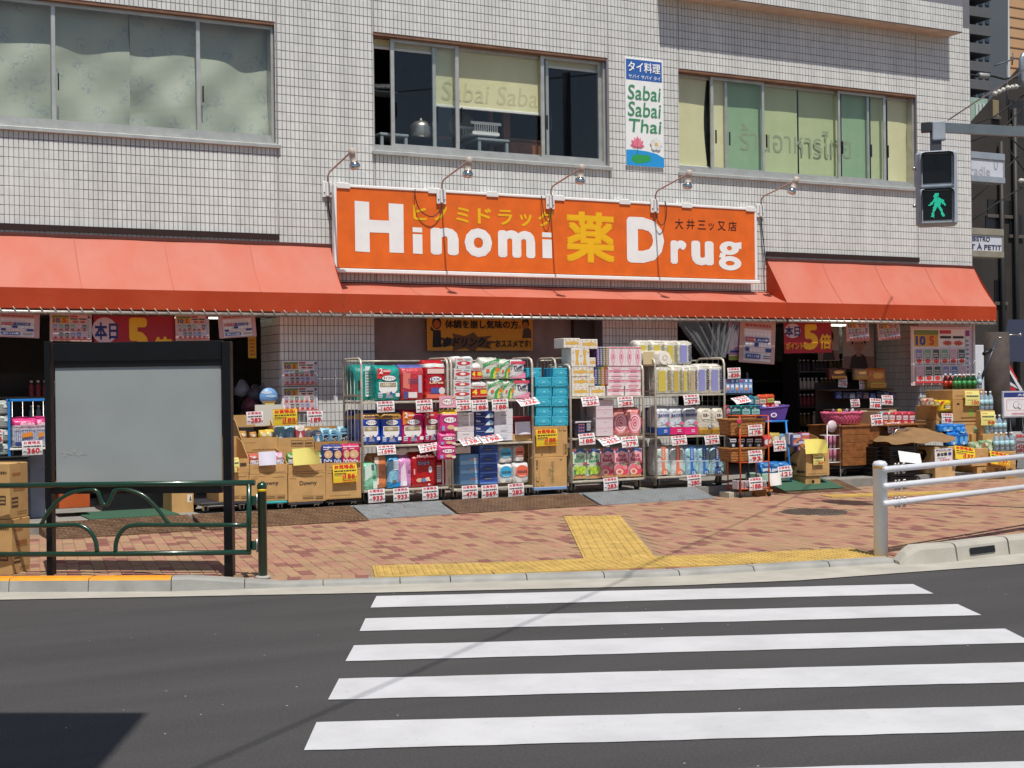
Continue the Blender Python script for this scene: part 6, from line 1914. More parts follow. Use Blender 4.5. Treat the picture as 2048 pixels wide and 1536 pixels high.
RAIN = ['3a3f8c', '3f6a3c', 'c9862c', '6a3f86', '5a4a78']
for k in range(4):
    c = ['3b3d86', '43743f', 'c38a2e', '9a4a34'][k]
    x = 584 + 28 * k
    carton('tissue_box', Z4, x, 452, x + 27, 597, YG + .02, .23, paper(c), ['indigo', 'green', 'ochre', 'rust'][k] + ' striped box end between the gold and pink boxes', 'tissue box', 'striped box ends', [('l', .2, .1, .8, .9, 8, 'c9b4c8')])
for k in range(4):
    x = 605 + 24 * k
    carton('tissue_box', Z4, x, 290, x + 22, 447, YG + .03, .23, paper(['6a4f8a', '4f5a86', '7a8450', 'a88a50'][k]), ['purple', 'slate blue', 'moss green', 'tan'][k] + ' striped box end standing upright beside the pink ones', 'tissue box', 'striped box ends', [('l', .2, .1, .8, .9, 8, 'd9cdd8'), ('r', .05, .96, .95, .99, 'f0e8f0')])
PU = lambda: [('p', [(.5, .04), (.68, .2), (.8, .5), (.68, .8), (.5, .96), (.32, .8), (.2, .5), (.32, .2)], 'e0a0ae'), ('p', [(.5, .1), (.6, .5), (.5, .9), (.4, .5)], 'efd4da'), ('r', .44, .38, .56, .62, 'b06a80'), ('r', .02, .02, .98, .06, 'c98a9c'), ('r', .02, .94, .98, .98, 'd24c64')]
for k in range(4):
    carton('tissue_box', Z4, 702 + 64 * k, 290, 765 + 64 * k, 446, YG, .24, paper('eee3e4'), ['first', 'second', 'third', 'fourth'][k] + ' of the upright pink and white tissue boxes, counted from the gold boxes', 'tissue box', 'pink printed tissue boxes', PU())
PH = lambda: [('r', .02, .42, .98, .62, 'e2a2b0'), ('r', .02, .62, .98, .68, 'c9506a'), ('p', [(.15, .96), (.85, .96), (.66, .78), (.34, .78)], 'e7b3be'), ('p', [(.15, .06), (.85, .06), (.66, .3), (.34, .3)], 'e7b3be'), ('l', .3, .45, .7, .58, 1, 'a3405a')]
for k, (x0, y0, x1, y1) in enumerate(((688, 600, 820, 676), (830, 598, 953, 675), (697, 527, 828, 602), (829, 526, 955, 600), (697, 450, 827, 525), (829, 449, 955, 525))):
    carton('tissue_box', Z4, x0, y0, x1, y1, YG, .24, paper('efe4e5'), 'pink and white tissue box lying flat, ' + ['bottom row near the gold boxes', 'bottom row at the post', 'middle row near the gold boxes', 'middle row at the post', 'upper row near the gold boxes', 'upper row at the post'][k], 'tissue box', 'pink printed tissue boxes', PH())
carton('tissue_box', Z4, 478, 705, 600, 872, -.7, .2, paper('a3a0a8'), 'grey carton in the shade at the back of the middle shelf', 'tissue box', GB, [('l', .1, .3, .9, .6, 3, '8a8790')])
soft('wipes_pack', Z4, 430, 872, 560, 972, YG - .01, .2, [(1, '2a2733')], 'small dark pack with blue pattern on the middle shelf', 'wipes pack', GP, [('r', .2, .05, .62, .85, '33467e')] + [('e', .28 + .12 * (k % 3), .2 + .25 * (k // 3), .04, .06, 'c96a4a') for k in range(9)] + [('r', .68, .1, .96, .9, '1c1a20'), ('l', .7, .2, .94, .8, 4, 'd8d4dc'), ('r', .02, .86, .98, .97, 'd8d4d8')], 5, .05)
for i, (y0, y1) in enumerate(((920, 993), (850, 920), (776, 850), (706, 776))):
    carton('tissue_box', Z4, 600 - (2 if i % 2 else 0), y0, 734, y1, YG + .004 * (i % 2), .24, paper('ddcdd4'), 'plain pale pink tissue box, ' + ['lowest', 'second from the bottom', 'third from the bottom', 'topmost'][i] + ' of its stack', 'tissue box', GB, [('r', .03, .86, .97, .95, 'd0a8b8'), ('l', .45, .5, .6, .6, 1, 'b89aa6')])
ROSE = lambda: [('r', .0, .0, .0, .0, 'ffffff')] * 0 + [('e', .5, .45, .45, .36, 'e89aa6'), ('e', .5, .45, .36, .29, 'f1d4d8'), ('e', .48, .46, .3, .24, 'c85468'), ('e', .5, .45, .25, .2, 'edbfc6'), ('e', .49, .46, .17, .14, 'c24a60'), ('e', .5, .46, .12, .1, 'eeb4bc'), ('e', .5, .46, .06, .05, 'b53a50'), ('p', [(.05, .3), (.2, .2), (.3, .1), (.1, .08)], 'c85468'), ('p', [(.9, .7), (.98, .5), (.96, .3)], 'c85468'), ('e', .78, .84, .1, .06, '9a4a52'), ('l', .25, .88, .6, .95, 1, 'b54a5c')]
soft('roll_pack', Z4, 735, 770, 850, 992, YG + .03, .24, [(1, 'e79a90')], 'rose printed roll pack partly hidden behind another', 'roll pack', GP, ROSE(), 4, .05, .03)
soft('roll_pack', Z4, 848, 765, 960, 992, YG, .24, [(1, 'efa49c')], 'rose printed roll pack at the front beside the post', 'roll pack', GP, ROSE(), 4, .05, .03)
def fruit(green):
    it = [('r', .03, .5, .97, .96, 'cfe0c8' if green else 'eeb0b8'), ('p', [(.12, .8), (.5, .9), (.95, .82), (.95, .93), (.5, .99), (.1, .92)], '47639a'), ('t', 'Fruit', .25, .66, .82, .8, '4f9a6a' if green else 'a83a52', .03), ('t', 'Basket', .14, .54, .88, .67, '4f9a6a' if green else 'a83a52', .03), ('r', .04, .9, .2, .97, 'c93a44'), ('e', .85, .5, .12, .05, 'c24a68'), ('p', [(.05, .03), (.95, .03), (.85, .14), (.15, .12)], 'c8905a')]
    if green: it += [('e', .2 + .15 * (k % 5) + .05 * (k // 5), .36 - .075 * (k // 5) + .02 * (k % 2), .1, .055, ['a8c83c', 'bcd850', '94b830'][k % 3]) for k in range(14)] + [('p', [(.02, .2), (.2, .32), (.16, .12)], '4a8a3c')]
    else: it += [('e', .36, .3, .3, .14, 'e2707e'), ('e', .66, .22, .3, .13, 'd9485c'), ('e', .34, .2, .26, .1, 'f0c0a8'), ('e', .34, .2, .13, .055, 'c9606a'), ('e', .72, .34, .16, .08, 'e88a92'), ('p', [(.5, .42), (.8, .52), (.72, .4)], '6a9a58')]
    return it
for k, (x0, y0, x1, y1) in enumerate(((413, 1088, 526, 1334), (526, 1088, 634, 1332), (635, 1086, 742, 1324), (741, 1083, 856, 1320), (855, 1079, 962, 1316))):
    soft('roll_pack', Z4, x0, y0, x1, y1, YG, .24, [(1, 'dfe8cf' if k < 2 else 'f0c4c4')], ['grape printed roll pack by the cart post', 'grape printed roll pack beside the peach ones', 'peach printed roll pack next to the grape ones', 'peach printed roll pack in the middle of three', 'peach printed roll pack at the far post'][k], 'roll pack', 'fruit printed roll packs', fruit(k < 2), 4.5, .04, .03)
for a in ((478, 684, 612, 760, '236', 'tilted white price card under the gold tissue boxes', 18), (765, 684, 887, 764, '283', 'white price card under the pink tissue boxes', 8), (457, 972, 584, 1062, '188', 'white price card under the small dark pack', 8), (608, 1003, 756, 1058, '455', 'tilted white price card under the plain pale pink boxes', 56), (793, 997, 921, 1082, '379', 'white price card under the rose printed rolls', 12), (655, 1322, 769, 1420, '283', 'white price card under the peach printed rolls', 0)):
    price(Z4, *a[:4], YC - .04, a[4], a[5], a[6], 3 if a[6] < 40 else 9, h=.14 if a[6] >= 40 else None)

# ================================================================ CART 4: toilet paper
cage_cart(Z4, 1068, 1612, 380, [662, 990], 1302, YC, .6, 'cage cart of toilet paper beside the orange basket stand')
def scot(col, word):
    return [('r', .1, .08, .56, .8, col), ('l', .1, .86, .9, .93, 1, 'b0a884'), ('r', .6, .06, .62, .8, 'd5d0c4')], word
def scottie(x0, y0, x1, y1, Y, col, lab, narrow=False):
    o = soft('toilet_roll_pack', Z4, x0, y0, x1, y1, Y, .26, [(1, 'e6e3d9')], lab, 'toilet paper', 'white toilet roll packs with coloured panels', scot(col, 0)[0] if not narrow else [('r', .1, .05, .4, .8, col)], 4.5, .06, .03)
    X0, X1, Z0_, Z1_ = rect(Z4, x0, y0, x1, y1, Y); f = front3(X0, X1, Z0_, Z1_, Y)
    mb = MB()
    cu = .78
    put_text(mb, 'SCOTTIE' if 0 else 'scottie', (.12, -.13, .82, .13), ink('8f8238' if col in ('c9b84e', 'bfa94e') else '36385e'), .03, lambda a, b: f(cu + b, .94 - a, .008))
    part(o, 'lettering', mb)
for a in ((932, 238, 1045, 432, YG + .14, 'c9b84e', 'yellow panel toilet roll pack in the top row, nearest the pink boxes'), (1045, 236, 1150, 432, YG + .14, 'c9b84e', 'yellow panel toilet roll pack in the top row, second from the pink boxes'), (1150, 240, 1250, 432, YG + .14, 'c9b84e', 'yellow panel toilet roll pack in the top row beside the lilac one'), (1250, 240, 1365, 428, YG + .14, '8c8ec4', 'lilac panel toilet roll pack in the top row'),
          (1076, 432, 1204, 658, YG, 'c9b84e', 'yellow panel toilet roll pack at the post, second row'), (1203, 432, 1284, 658, YG, 'bfa94e', 'yellow panel toilet roll pack, second in its row'), (1283, 436, 1336, 656, YG + .01, 'c9b84e', 'narrow yellow panel toilet roll pack beside the tan one'), (1335, 432, 1402, 656, YG + .02, 'b5a078', 'tan panel toilet roll pack in the second row'), (1400, 422, 1502, 656, YG, '8c8ec4', 'lilac panel toilet roll pack, second row next to tan'), (1500, 422, 1608, 656, YG, '8c8ec4', 'lilac panel toilet roll pack at the far post, second row')):
    scottie(*a[:7])
soft('roll_pack', Z4, 960, 316, 1192, 440, YG + .02, .3, [(1, 'ded8cb')], 'clear bag of loose white rolls lying on the second row', 'roll pack', GP, [('e', .78, .5, .2, .42, 'efeae0'), ('e', .78, .5, .1, .2, 'cfc6b4'), ('e', .78, .5, .05, .1, 'ece6da'), ('r', .04, .1, .4, .9, 'cbb98e'), ('e', .92, .3, .1, .2, 'e9e4d8')], 3)
for k, (y0, y1) in enumerate(((440, 660), (770, 985), (1080, 1300))):
    soft('toilet_roll_pack', Z4, 1014, y0, 1070, y1, -.62, .2, [(1, ['c9c2b0', '5a6fae', 'a9a6a4'][k])], ['shaded tan pack behind the cage side, upper shelf', 'shaded blue and white pack behind the cage side, middle shelf', 'shaded grey pack behind the cage side, lowest shelf'][k], 'toilet paper', GP, [('r', .1, .3, .45, .95, 'd5d2d4'), ('r', .5, .3, .9, .95, 'd0ccd0'), ('l', .12, .6, .88, .75, 2, '8c8aa0')])
def shower(bot, c):
    return [('r', .02, .02, .98, .27, bot), ('t', 'シャワートイレ', .14, .78, .82, .85, '2c3a86', .02), ('t', '吸水力が2倍', .1, .62, .94, .74, '2c3a86', .03), ('e', .5, .68, .42, .2, 'e9eaee') if 0 else ('r', .14, .76, .8, .765, '7a9ac0'), ('p', [(.2, .36), (.5, .44), (.8, .5), (.7, .38)], 'b8cce0'), ('e', .8, .4, .16, .06, c), ('l', .5, .08, .75, .2, 2, 'e8e0f0'), ('p', [(.3, .5), (.45, .55), (.42, .4)], 'd6e6ee')]
for x0, y0, x1, y1, bot, lab in ((1080, 758, 1182, 986, '2354a8', 'white toilet roll pack with blue foot, middle shelf'), (1180, 758, 1295, 982, 'd6246c', 'white toilet roll pack with magenta foot beside the blue one'), (1293, 752, 1402, 984, 'dc2a78', 'white toilet roll pack with magenta foot beside the cream ones')):
    soft('toilet_roll_pack', Z4, x0, y0, x1, y1, YG, .26, [(.27, bot), (1, 'dfe2e8')], lab, 'toilet paper', GP, shower(bot, 'd9708a'), 4.5, .05, .03)
for x0, x1, lab in ((1405, 1521, 'cream and gold toilet roll pack beside the magenta one'), (1520, 1618, 'cream and gold toilet roll pack at the far post')):
    soft('toilet_roll_pack', Z4, x0, 756, x1, 980, YG, .26, [(.2, 'cf9a34'), (.26, 'dcb878'), (1, 'e6dfcf')], lab, 'toilet paper', GP, [('e', .5, .66, .3, .22, 'd8cba8'), ('e', .5, .66, .27, .19, 'efe9dc'), ('t', '消臭+', .28, .6, .72, .74, '6a4a3a', .02), ('l', .36, .8, .64, .84, 1, '9a8a70'), ('l', .3, .5, .7, .56, 1, '6a8a70'), ('e', .76, .27, .1, .07, '3d6aa8'), ('e', .76, .28, .07, .04, 'dfe6ea')], 4.5, .06, .03)
for k, (x0, x1) in enumerate(((1080, 1187), (1188, 1306), (1308, 1406), (1405, 1506), (1505, 1612))):
    oc = ['e27a56', 'e27a56', '2f74c4', '2f74c4', '3a5a9e'][k]
    soft('toilet_roll_pack', Z4, x0, 1066, x1, 1302, YG, .26, [(1, 'dde3e2' if k < 2 else 'a9cfe2')], ['orange printed roll pack at the near post, lowest shelf', 'orange printed roll pack beside the blue ones', 'blue printed roll pack next to the orange ones', 'blue printed roll pack in the middle of three', 'blue printed roll pack in shade at the far post'][k], 'toilet paper', GP,
         [('r', .3, .5, .62, .95, oc), ('r', .36, .02, .56, .46, oc), ('e', .55, .13, .2, .1, oc), ('l', .4, .55, .52, .9, 6, 'f0e4dc'), ('t', '12', .5, .05, .72, .14, 'f4f0e8', .02), ('p', [(.05, .7), (.3, .9), (.3, .6)], '9fd0c8'), ('p', [(.7, .2), (.95, .5), (.9, .1)], '9fd0c8'), ('r', .02, .485, .98, .5, 'c5cac8')], 4.5, .05, .04)
for a in ((1284, 667, 1407, 747, '379', 'white price card under the tan and lilac panel packs', 8), (1189, 990, 1307, 1065, '379', 'white price card under the magenta foot packs', 10), (1450, 989, 1563, 1060, '379', 'white price card under the cream and gold packs', 10), (1316, 1297, 1423, 1391, '280', 'white price card under the blue printed rolls', 0)):
    price(Z4, *a[:4], YC - .04, a[4], a[5], a[6], 3)
# ================================================================ CARTONS beside the tiled column
BG_ = 'brown cartons of laundry refills'
YF, YBK = -1.0, -.55
def case_marks(brand=True, right=True):
    it = [('l', .1, .9, .42, .935, 1, '8d6c40'), ('l', .62, .86, .92, .9, 1, '8d6c40'), ('l', .05, .83, .22, .86, 1, '7d5c36')]
    if brand: it += [('t', 'Downy', .3, .56, .76, .74, '2e2a38', .012)]
    it += [('r', .38, .12, .68, .22, '4a3a28'), ('r', .388, .127, .672, .213, 'c09660'), ('l', .4, .14, .66, .2, 1, '4a3a28'), ('r', .72, .12, .93, .22, '4a3a28'), ('r', .728, .127, .922, .213, 'c09660'), ('l', .74, .14, .91, .2, 1, '4a3a28'), ('l', .04, .035, .95, .055, 1, '8d6c40')]
    return it
def dolly(fr, x0, x1, y0, y1, Y, dp, m, lab):
    X0, X1, Z0_, Z1_ = rect(fr, x0, y0, x1, y1, Y)
    t = thing('dolly', ((X0 + X1) / 2, Y, FLOOR), lab, 'dolly', 'low dollies under the cartons')
    mb = MB(); mb.rbox(X0, X1, Y, Y + dp, Z0_, Z1_, m, .008); part(t, 'platform', mb)
    for x in (X0 + .07, X1 - .07):
        for y in (Y + .05, Y + dp - .1): castor(t, x, y, Z0_, FLOOR)
dolly(Z2, 0, 395, 1535, 1560, -1.0, .6, mat('35343a', .5, var=.2), 'dark grey dolly under the carton behind the notice board post')
dolly(Z2, 425, 700, 1532, 1552, -1.02, .6, mat('22a3a6', .45, var=.1), 'turquoise dolly under the lettered carton by the green post')
dolly(Z2, 706, 990, 1536, 1556, -1.0, .6, mat('3a3a42', .5, var=.2), 'dark grey dolly under the carton with the whole brand word')
dolly(Z2, 1005, 1285, 1515, 1538, -.98, .6, mat('2b2a2c', .5, var=.2), 'dark dolly under the carton with the yellow 156 card')
carton('cardboard_box', Z2, 395, 1312, 700, 1530, YF, .5, CARD, 'lettered brown carton half behind the green fence post', 'cardboard box', BG_, case_marks(), [('l', .1, .8, .6, .9, 1, '8d6c40')])
carton('cardboard_box', Z2, 706, 1308, 1006, 1534, YF, .5, CARD, 'lettered brown carton with its whole brand word showing', 'cardboard box', BG_, case_marks())
carton('cardboard_box', Z2, 1007, 1284, 1290, 1512, YF, .5, CARD, 'plain brown carton behind the yellow 156 price card', 'cardboard box', BG_, [('l', .05, .9, .9, .94, 1, '8d6c40'), ('l', .1, .12, .7, .16, 1, 'a57c48'), ('l', .04, .03, .96, .05, 1, '8d6c40')])
carton('cardboard_box', Z2, 150, 1308, 392, 1532, YF, .5, CARD, 'brown carton directly behind the notice board post', 'cardboard box', BG_, case_marks())
open_box(Z2, 397, 1234, 700, 1310, YF, .45, CARD, 'open brown box with a white paper in it, on the half hidden lettered carton', BG_, [('l', .1, .6, .5, .75, 1, 'a57c48'), ('l', .25, .1, .95, .2, 1, '7d5c36')], backh=.1)
open_box(Z2, 706, 1232, 1003, 1306, YF, .45, CARD, 'open brown box with the yellow paper standing in it', BG_, [('l', .08, .15, .95, .28, 1, '7d5c36')], backh=.16)
open_box(Z2, 1007, 1218, 1288, 1282, YF, .45, CARD, 'open brown box holding blue and pink refill bags', BG_, [('l', .1, .4, .4, .5, 1, '7d5c36'), ('r', .86, .3, .98, .9, '6a5030')], backh=.05)
open_box(Z2, 180, 1190, 392, 1306, YF, .45, CARD, 'open brown box peeping out behind the notice board post', BG_, [('r', .66, .45, .9, .7, '4a3a28')], backh=.22)
open_box(Z2, 330, 1020, 622, 1132, YBK, .42, CARD, 'open brown box at the back with a high rear flap, below the white 283 card', BG_, [('l', .1, .6, .4, .7, 1, 'a57c48'), ('l', .3, .08, .98, .2, 1, '7d5c36')], backh=.24)
open_box(Z2, 625, 1020, 912, 1130, YBK, .42, CARD, 'open brown box at the back with pale blue refills, below the yellow 183 card', BG_, [('r', .36, .35, .7, .8, '4a3a28'), ('r', .37, .39, .69, .76, 'c09660'), ('l', .38, .42, .68, .72, 1, '4a3a28'), ('r', .74, .35, .97, .8, '4a3a28'), ('r', .75, .39, .96, .76, 'c09660'), ('l', .76, .42, .95, .72, 1, '4a3a28')], backh=.1)
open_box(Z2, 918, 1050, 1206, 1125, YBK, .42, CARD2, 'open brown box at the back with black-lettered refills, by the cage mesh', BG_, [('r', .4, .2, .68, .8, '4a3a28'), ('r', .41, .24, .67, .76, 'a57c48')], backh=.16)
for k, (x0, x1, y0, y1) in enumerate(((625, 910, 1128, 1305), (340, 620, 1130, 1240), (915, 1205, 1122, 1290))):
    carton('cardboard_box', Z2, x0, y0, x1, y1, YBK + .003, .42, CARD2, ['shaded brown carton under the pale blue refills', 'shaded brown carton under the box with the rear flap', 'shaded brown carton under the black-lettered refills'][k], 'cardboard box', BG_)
carton('cardboard_box', (0, 860, 3.303), 1135, 385, 1280, 555, -.72, .4, CARD, 'single brown carton on the floor under the dark board edge', 'cardboard box', BG_, [('r', .7, .45, .92, .75, 'e2d8c4'), ('p', [(.8, .5), (.9, .5), (.85, .72)], '5a452e')])
# refill bags
RF = 'refill bags in the open boxes'
def refill(fr, x0, y0, x1, y1, Y, c, lab, items, top=.7, c2=None, ex=3.2):
    return soft('refill_bag', fr, x0, y0, x1, y1, Y, .09, [(.72, c), (1, c2 or c)], lab, 'refill bag', RF, items, ex, .25, .08, top=top)
FAFA = lambda c: [('l', .1, .82, .85, .93, 1, 'e6e2f0'), ('e', .5, .48, .34, .22, 'd8b288'), ('e', .42, .44, .1, .08, 'e8cba8'), ('t', 'FaFa', .12, .06, .8, .22, c, .03), ('r', .08, .74, .5, .78, 'f0d8dc')]
for k, (x0, y0, x1, y1, c, lab) in enumerate(((978, 1080, 1075, 1225, '34488c', 'blue refill bag at the box corner next to the yellow paper'), (1062, 1078, 1145, 1228, '3a4a90', 'blue refill bag in the middle of the box beside the cage'), (1138, 1072, 1205, 1226, 'd0326a', 'pink refill bag beside the blue bags'), (1178, 1070, 1286, 1228, 'dc3a6c', 'pink refill bag at the cage mesh'))):
    refill(Z2, x0, y0, x1, y1, YF + .03 + .02 * (k % 2), c, lab, FAFA('f3eef6' if k > 1 else 'dfe6ff'), .8)
for k, (x0, y0, x1, y1, c, c2, lab) in enumerate(((600, 930, 690, 1040, '7ab0c4', 'b9d4da', 'pale teal refill with folded top, nearest the 183 card'), (672, 925, 780, 1045, '8fb8dc', 'a9cfd8', 'pale blue refill with folded top in the back box'), (758, 925, 850, 1042, 'c7565c', 'd8d2c8', 'red and white refill with folded top'), (830, 945, 905, 1045, 'd8d0d4', 'c9a04a', 'white refill with orange edge in the back box'), (905, 965, 985, 1062, '5a9ac4', '8ab8d0', 'blue refill at the box end beneath the 189 card'), (960, 945, 1050, 1066, '86bcd8', '9cc8d8', 'pale blue refill with black lettering, first of three'), (1030, 950, 1110, 1066, '7ab2d4', '9cc8d8', 'pale blue refill with black lettering, middle of three'), (1100, 930, 1200, 1066, '90bcd4', 'a4cad8', 'pale blue refill with black lettering, at the cage mesh'))):
    it = [('p', [(.2, .05), (.75, .05), (.9, .5), (.4, .55)], '17181c'), ('t', 'トップ', .3, .14, .78, .44, 'e9eef2', .03), ('e', .5, .8, .28, .1, '6aa4bc')] if k > 4 else [('e', .5, .76, .3, .14, '6aa6b4' if k < 2 else 'e4dcd4'), ('p', [(.3, .1), (.7, .1), (.5, .6)], 'b8d4e0' if k < 2 else 'e6dede')]
    refill(Z2, x0, y0, x1, y1, YBK + .04 + .03 * (k % 2), c, lab, it, .6, c2, 2.8)
for k, (x0, y0, x1, y1, c, lab) in enumerate(((455, 962, 530, 1035, 'd8b23a', 'yellow topped refill inside the box with the rear flap'), (505, 958, 585, 1035, 'e0c04a', 'yellow and orange refill inside the box with the rear flap'), (300, 970, 360, 1030, 'b88a44', 'amber refill cap inside the box with the rear flap'), (380, 975, 440, 1032, 'b8823c', 'brown refill top in the middle of the box with the rear flap'))):
    refill(Z2, x0 + 20, y0, x1 + 20, y1, YBK + .08, c, lab, [('e', .5, .5, .25, .2, 'f0e6c8'), ('r', .2, .1, .8, .25, 'd8743c')], .5)
for k, (x0, y0, x1, y1, c, lab) in enumerate(((395, 1150, 470, 1245, 'd86a5c', 'red and white refill beside the white paper'), (600, 1140, 675, 1245, 'd9a0bc', 'pink and white refill on the far side of the white paper'), (700, 1145, 760, 1238, '5a9a4c', 'green refill beside the yellow paper, near the white paper'), (930, 1140, 985, 1235, '6aaa5c', 'green refill beside the yellow paper, near the blue bags'))):
    refill(Z2, x0, y0, x1, y1, YF + .06, c, lab, [('r', .1, .1, .9, .45, 'ece6ea'), ('t', 'レノア', .15, .15, .85, .4, '4a4a86', .02), ('e', .5, .7, .25, .1, 'f0e6e2')], .7)
sheet(Z2, 468, 1132, 606, 1242, YF - .02, 'dcd9ea', 'plain white paper card standing in the open box', 1, 4)
sheet(Z2, 738, 1104, 952, 1238, YF - .03, 'f2ea84', 'large curled yellow paper standing in the open box', 2, 6, .8)
price(Z2, 370, 812, 503, 914, YBK - .06, '283', 'white price card standing over the box with the rear flap', 0, 2)
price(Z2, 583, 790, 776, 925, YBK - .02, '183', 'yellow price card standing over the pale blue refills', 0, 1, 'y')
price(Z2, 855, 808, 982, 910, YBK - .02, '189', 'white price card standing over the black-lettered refills', 0, 1)
price(Z2, 1060, 1230, 1252, 1380, YF - .03, '156', 'yellow price card on the carton below the blue and pink refill bags', 4, 1, 'y')
price(Z1, 1868, 1260, 1908, 1378, YF - .04, '30', 'narrow yellow card peeping out past the notice board post', 4, 3, 'p')
flat_thing('white_board', Z2, 440, 757, 655, 925, -.3, 'dcd8cc', [('e', .25, .45, .02, .03, 'b8b2a4')], 'cream notice panel leaning behind the cartons', 'panel')
mb = MB(); c = onY(*PX(Z2, 548, 697), -.1); mb.lathe((c.x, -.1, c.z), [(0, 0), (.105, 0), (.105, .012), (0, .012)], mat('6f9cd0', .4), 28, Vector((0, -1, 0)))
o = solid('round_fan', mb, (c.x, -.1, c.z), 'round blue picture fan standing over the cream panel', 'hand fan')
mb = MB(); deco(mb, front3(c.x - .105, c.x + .105, c.z - .105, c.z + .105, -.112), [('p', [(.1, .3), (.9, .3), (.8, .14), (.5, .02), (.2, .14)], '9c7a48'), ('e', .4, .75, .3, .08, 'c9dcec'), ('e', .62, .55, .3, .07, 'a9c8e4'), ('r', .3, .1, .8, .17, 'd8c860')]); part(o, 'print', mb)

# ================================================================ FAR END, BESIDE THE NOTICE BOARD: blue rack, crates, cartons
YR = -.85
X0, X1, Z0_, Z1_ = rect(Z1, 76, 800, 420, 1600, YR)
t = thing('blue_rack', (X0, YR, FLOOR), 'bright blue tube rack behind the notice board', 'rack')
BLUE = mat('1f7fd0', .35, var=.05)
for nm, a, b in (('upright', (X0, FLOOR), (X0, Z1_)), ('upright', (X1, FLOOR), (X1, Z1_)), ('top_bar', (X0 - .015, Z1_), (X1, Z1_))):
    mb = MB(); mb.rbox(min(a[0], b[0]) - .012, max(a[0], b[0]) + .012, YR, YR + .024, min(a[1], b[1]) - .012, max(a[1], b[1]) + .012, BLUE, .003); part(t, nm, mb)
zz = onY(*PX(Z1, 200, 1185), YR).z
mb = MB(); mb.rbox(X0, X1, YR - .01, YR + .4, zz - .02, zz, mat('d8d5cc', .5)); part(t, 'shelf', mb)
mb = MB()
for k in range(5): mb.tube([(X0 + .08 + .1 * k, YR + .4, FLOOR), (X0 + .08 + .1 * k, YR + .4, Z1_)], .005, STEEL, 5)
part(t, 'back_wire', mb)
for k, (x0, x1, lab) in enumerate(((100, 305, 'pink and white striped bag on the blue rack shelf'), (270, 372, 'blue checked bag behind the pink one on the blue rack'))):
    soft('cleaning_cloth_bag', Z1, x0, 938 - 6 * k, x1, 1172, YR + .02 + .03 * k, .2, [(.55, 'd5d5de'), (.72, 'dcd8dc'), (1, 'e23f86')], lab, 'bag', 'bags on the blue rack', [('r', .08 + .07 * q, .12, .1 + .07 * q, .6, '4a5c9c') for q in range(12)] + [('t', '超お徳用', .3, .72, .85, .82, 'f6eef4', .02), ('p', [(.35, .3), (.8, .35), (.75, .5), (.4, .45)], 'dd8a2c'), ('r', .1, .02, .35, .16, '2c3f7c'), ('l', .1, .62, .9, .7, 1, '8a5a78')], 5, .05)
price(Z1, 175, 1126, 338, 1240, YR - .03, '360', 'white price card under the striped bag on the blue rack', 0, 1)
for k in range(4):
    y1 = 1245 - 110 * k
    soft('plastic_pack', Z1, -60, y1 - 108, 74 - 8 * (k == 3), y1, YR + .02, .25, [(1, 'b9c2bb')], ['lowest', 'second from the bottom', 'third from the bottom', 'topmost'][k] + ' clear pack of white goods stacked beside the blue rack', 'pack', 'clear packs beside the blue rack', [('l', .3, .1, .95, .8, 4, '8c968f'), ('r', .7, .5, .9, .75, 'd9dcd8')], 4, .04, .05)
price(Z1, -40, 1035, 20, 1148, YR - .02, '98', 'white price card cut by the picture edge beside the blue rack', 0, 1)
def crate_stack(fr, x0, x1, ytop, ybot, n, Y, dp, where, grp):
    X0, X1, Z0_, Z1_ = rect(fr, x0, ytop, x1, ybot, Y)
    h = (Z1_ - Z0_) / n
    for k in range(n):
        z = Z0_ + h * k
        mb = MB(); g = .004
        mb.rbox(X0, X1, Y, Y + .012, z, z + h * .62, BLACK, .003); mb.rbox(X0, X1, Y + dp - .012, Y + dp, z, z + h * .62, BLACK, .003)
        mb.rbox(X0, X0 + .012, Y + .012, Y + dp - .012, z, z + h * .62, BLACK, .003); mb.rbox(X1 - .012, X1, Y + .012, Y + dp - .012, z, z + h * .62, BLACK, .003)
        mb.box(X0 + .012, X1 - .012, Y + .012, Y + dp - .012, z + .002, z + .012, BLACK)
        mb.rbox(X0 - .012, X1 + .012, Y - .012, Y + dp + .012, z + h * .62, z + h * .9, mat('17171a', .35, var=.1), .004)
        word = ['lowest', 'second lowest', 'third lowest', 'fourth lowest', 'fifth lowest', 'sixth lowest', 'seventh lowest', 'uppermost'][k if k < n - 1 else 7]
        solid('folding_crate', mb, (X0, Y, z), word + ' flat black crate of the pile ' + where, 'crate', grp)
crate_stack(Z1, -80, 226, 1252, 1362, 4, -1.0, .4, 'on the carton behind the fence', 'flat black crates')
X0, X1, Z0_, Z1_ = rect(Z1, -40, 1362, 215, 1555, -1.05)
carton('cardboard_box', Z1, -60, 1362, 222, 1700, -1.0, .4, CARD2, 'brown carton carrying the flat black crates behind the fence', 'cardboard box', 'brown cartons by the fence')
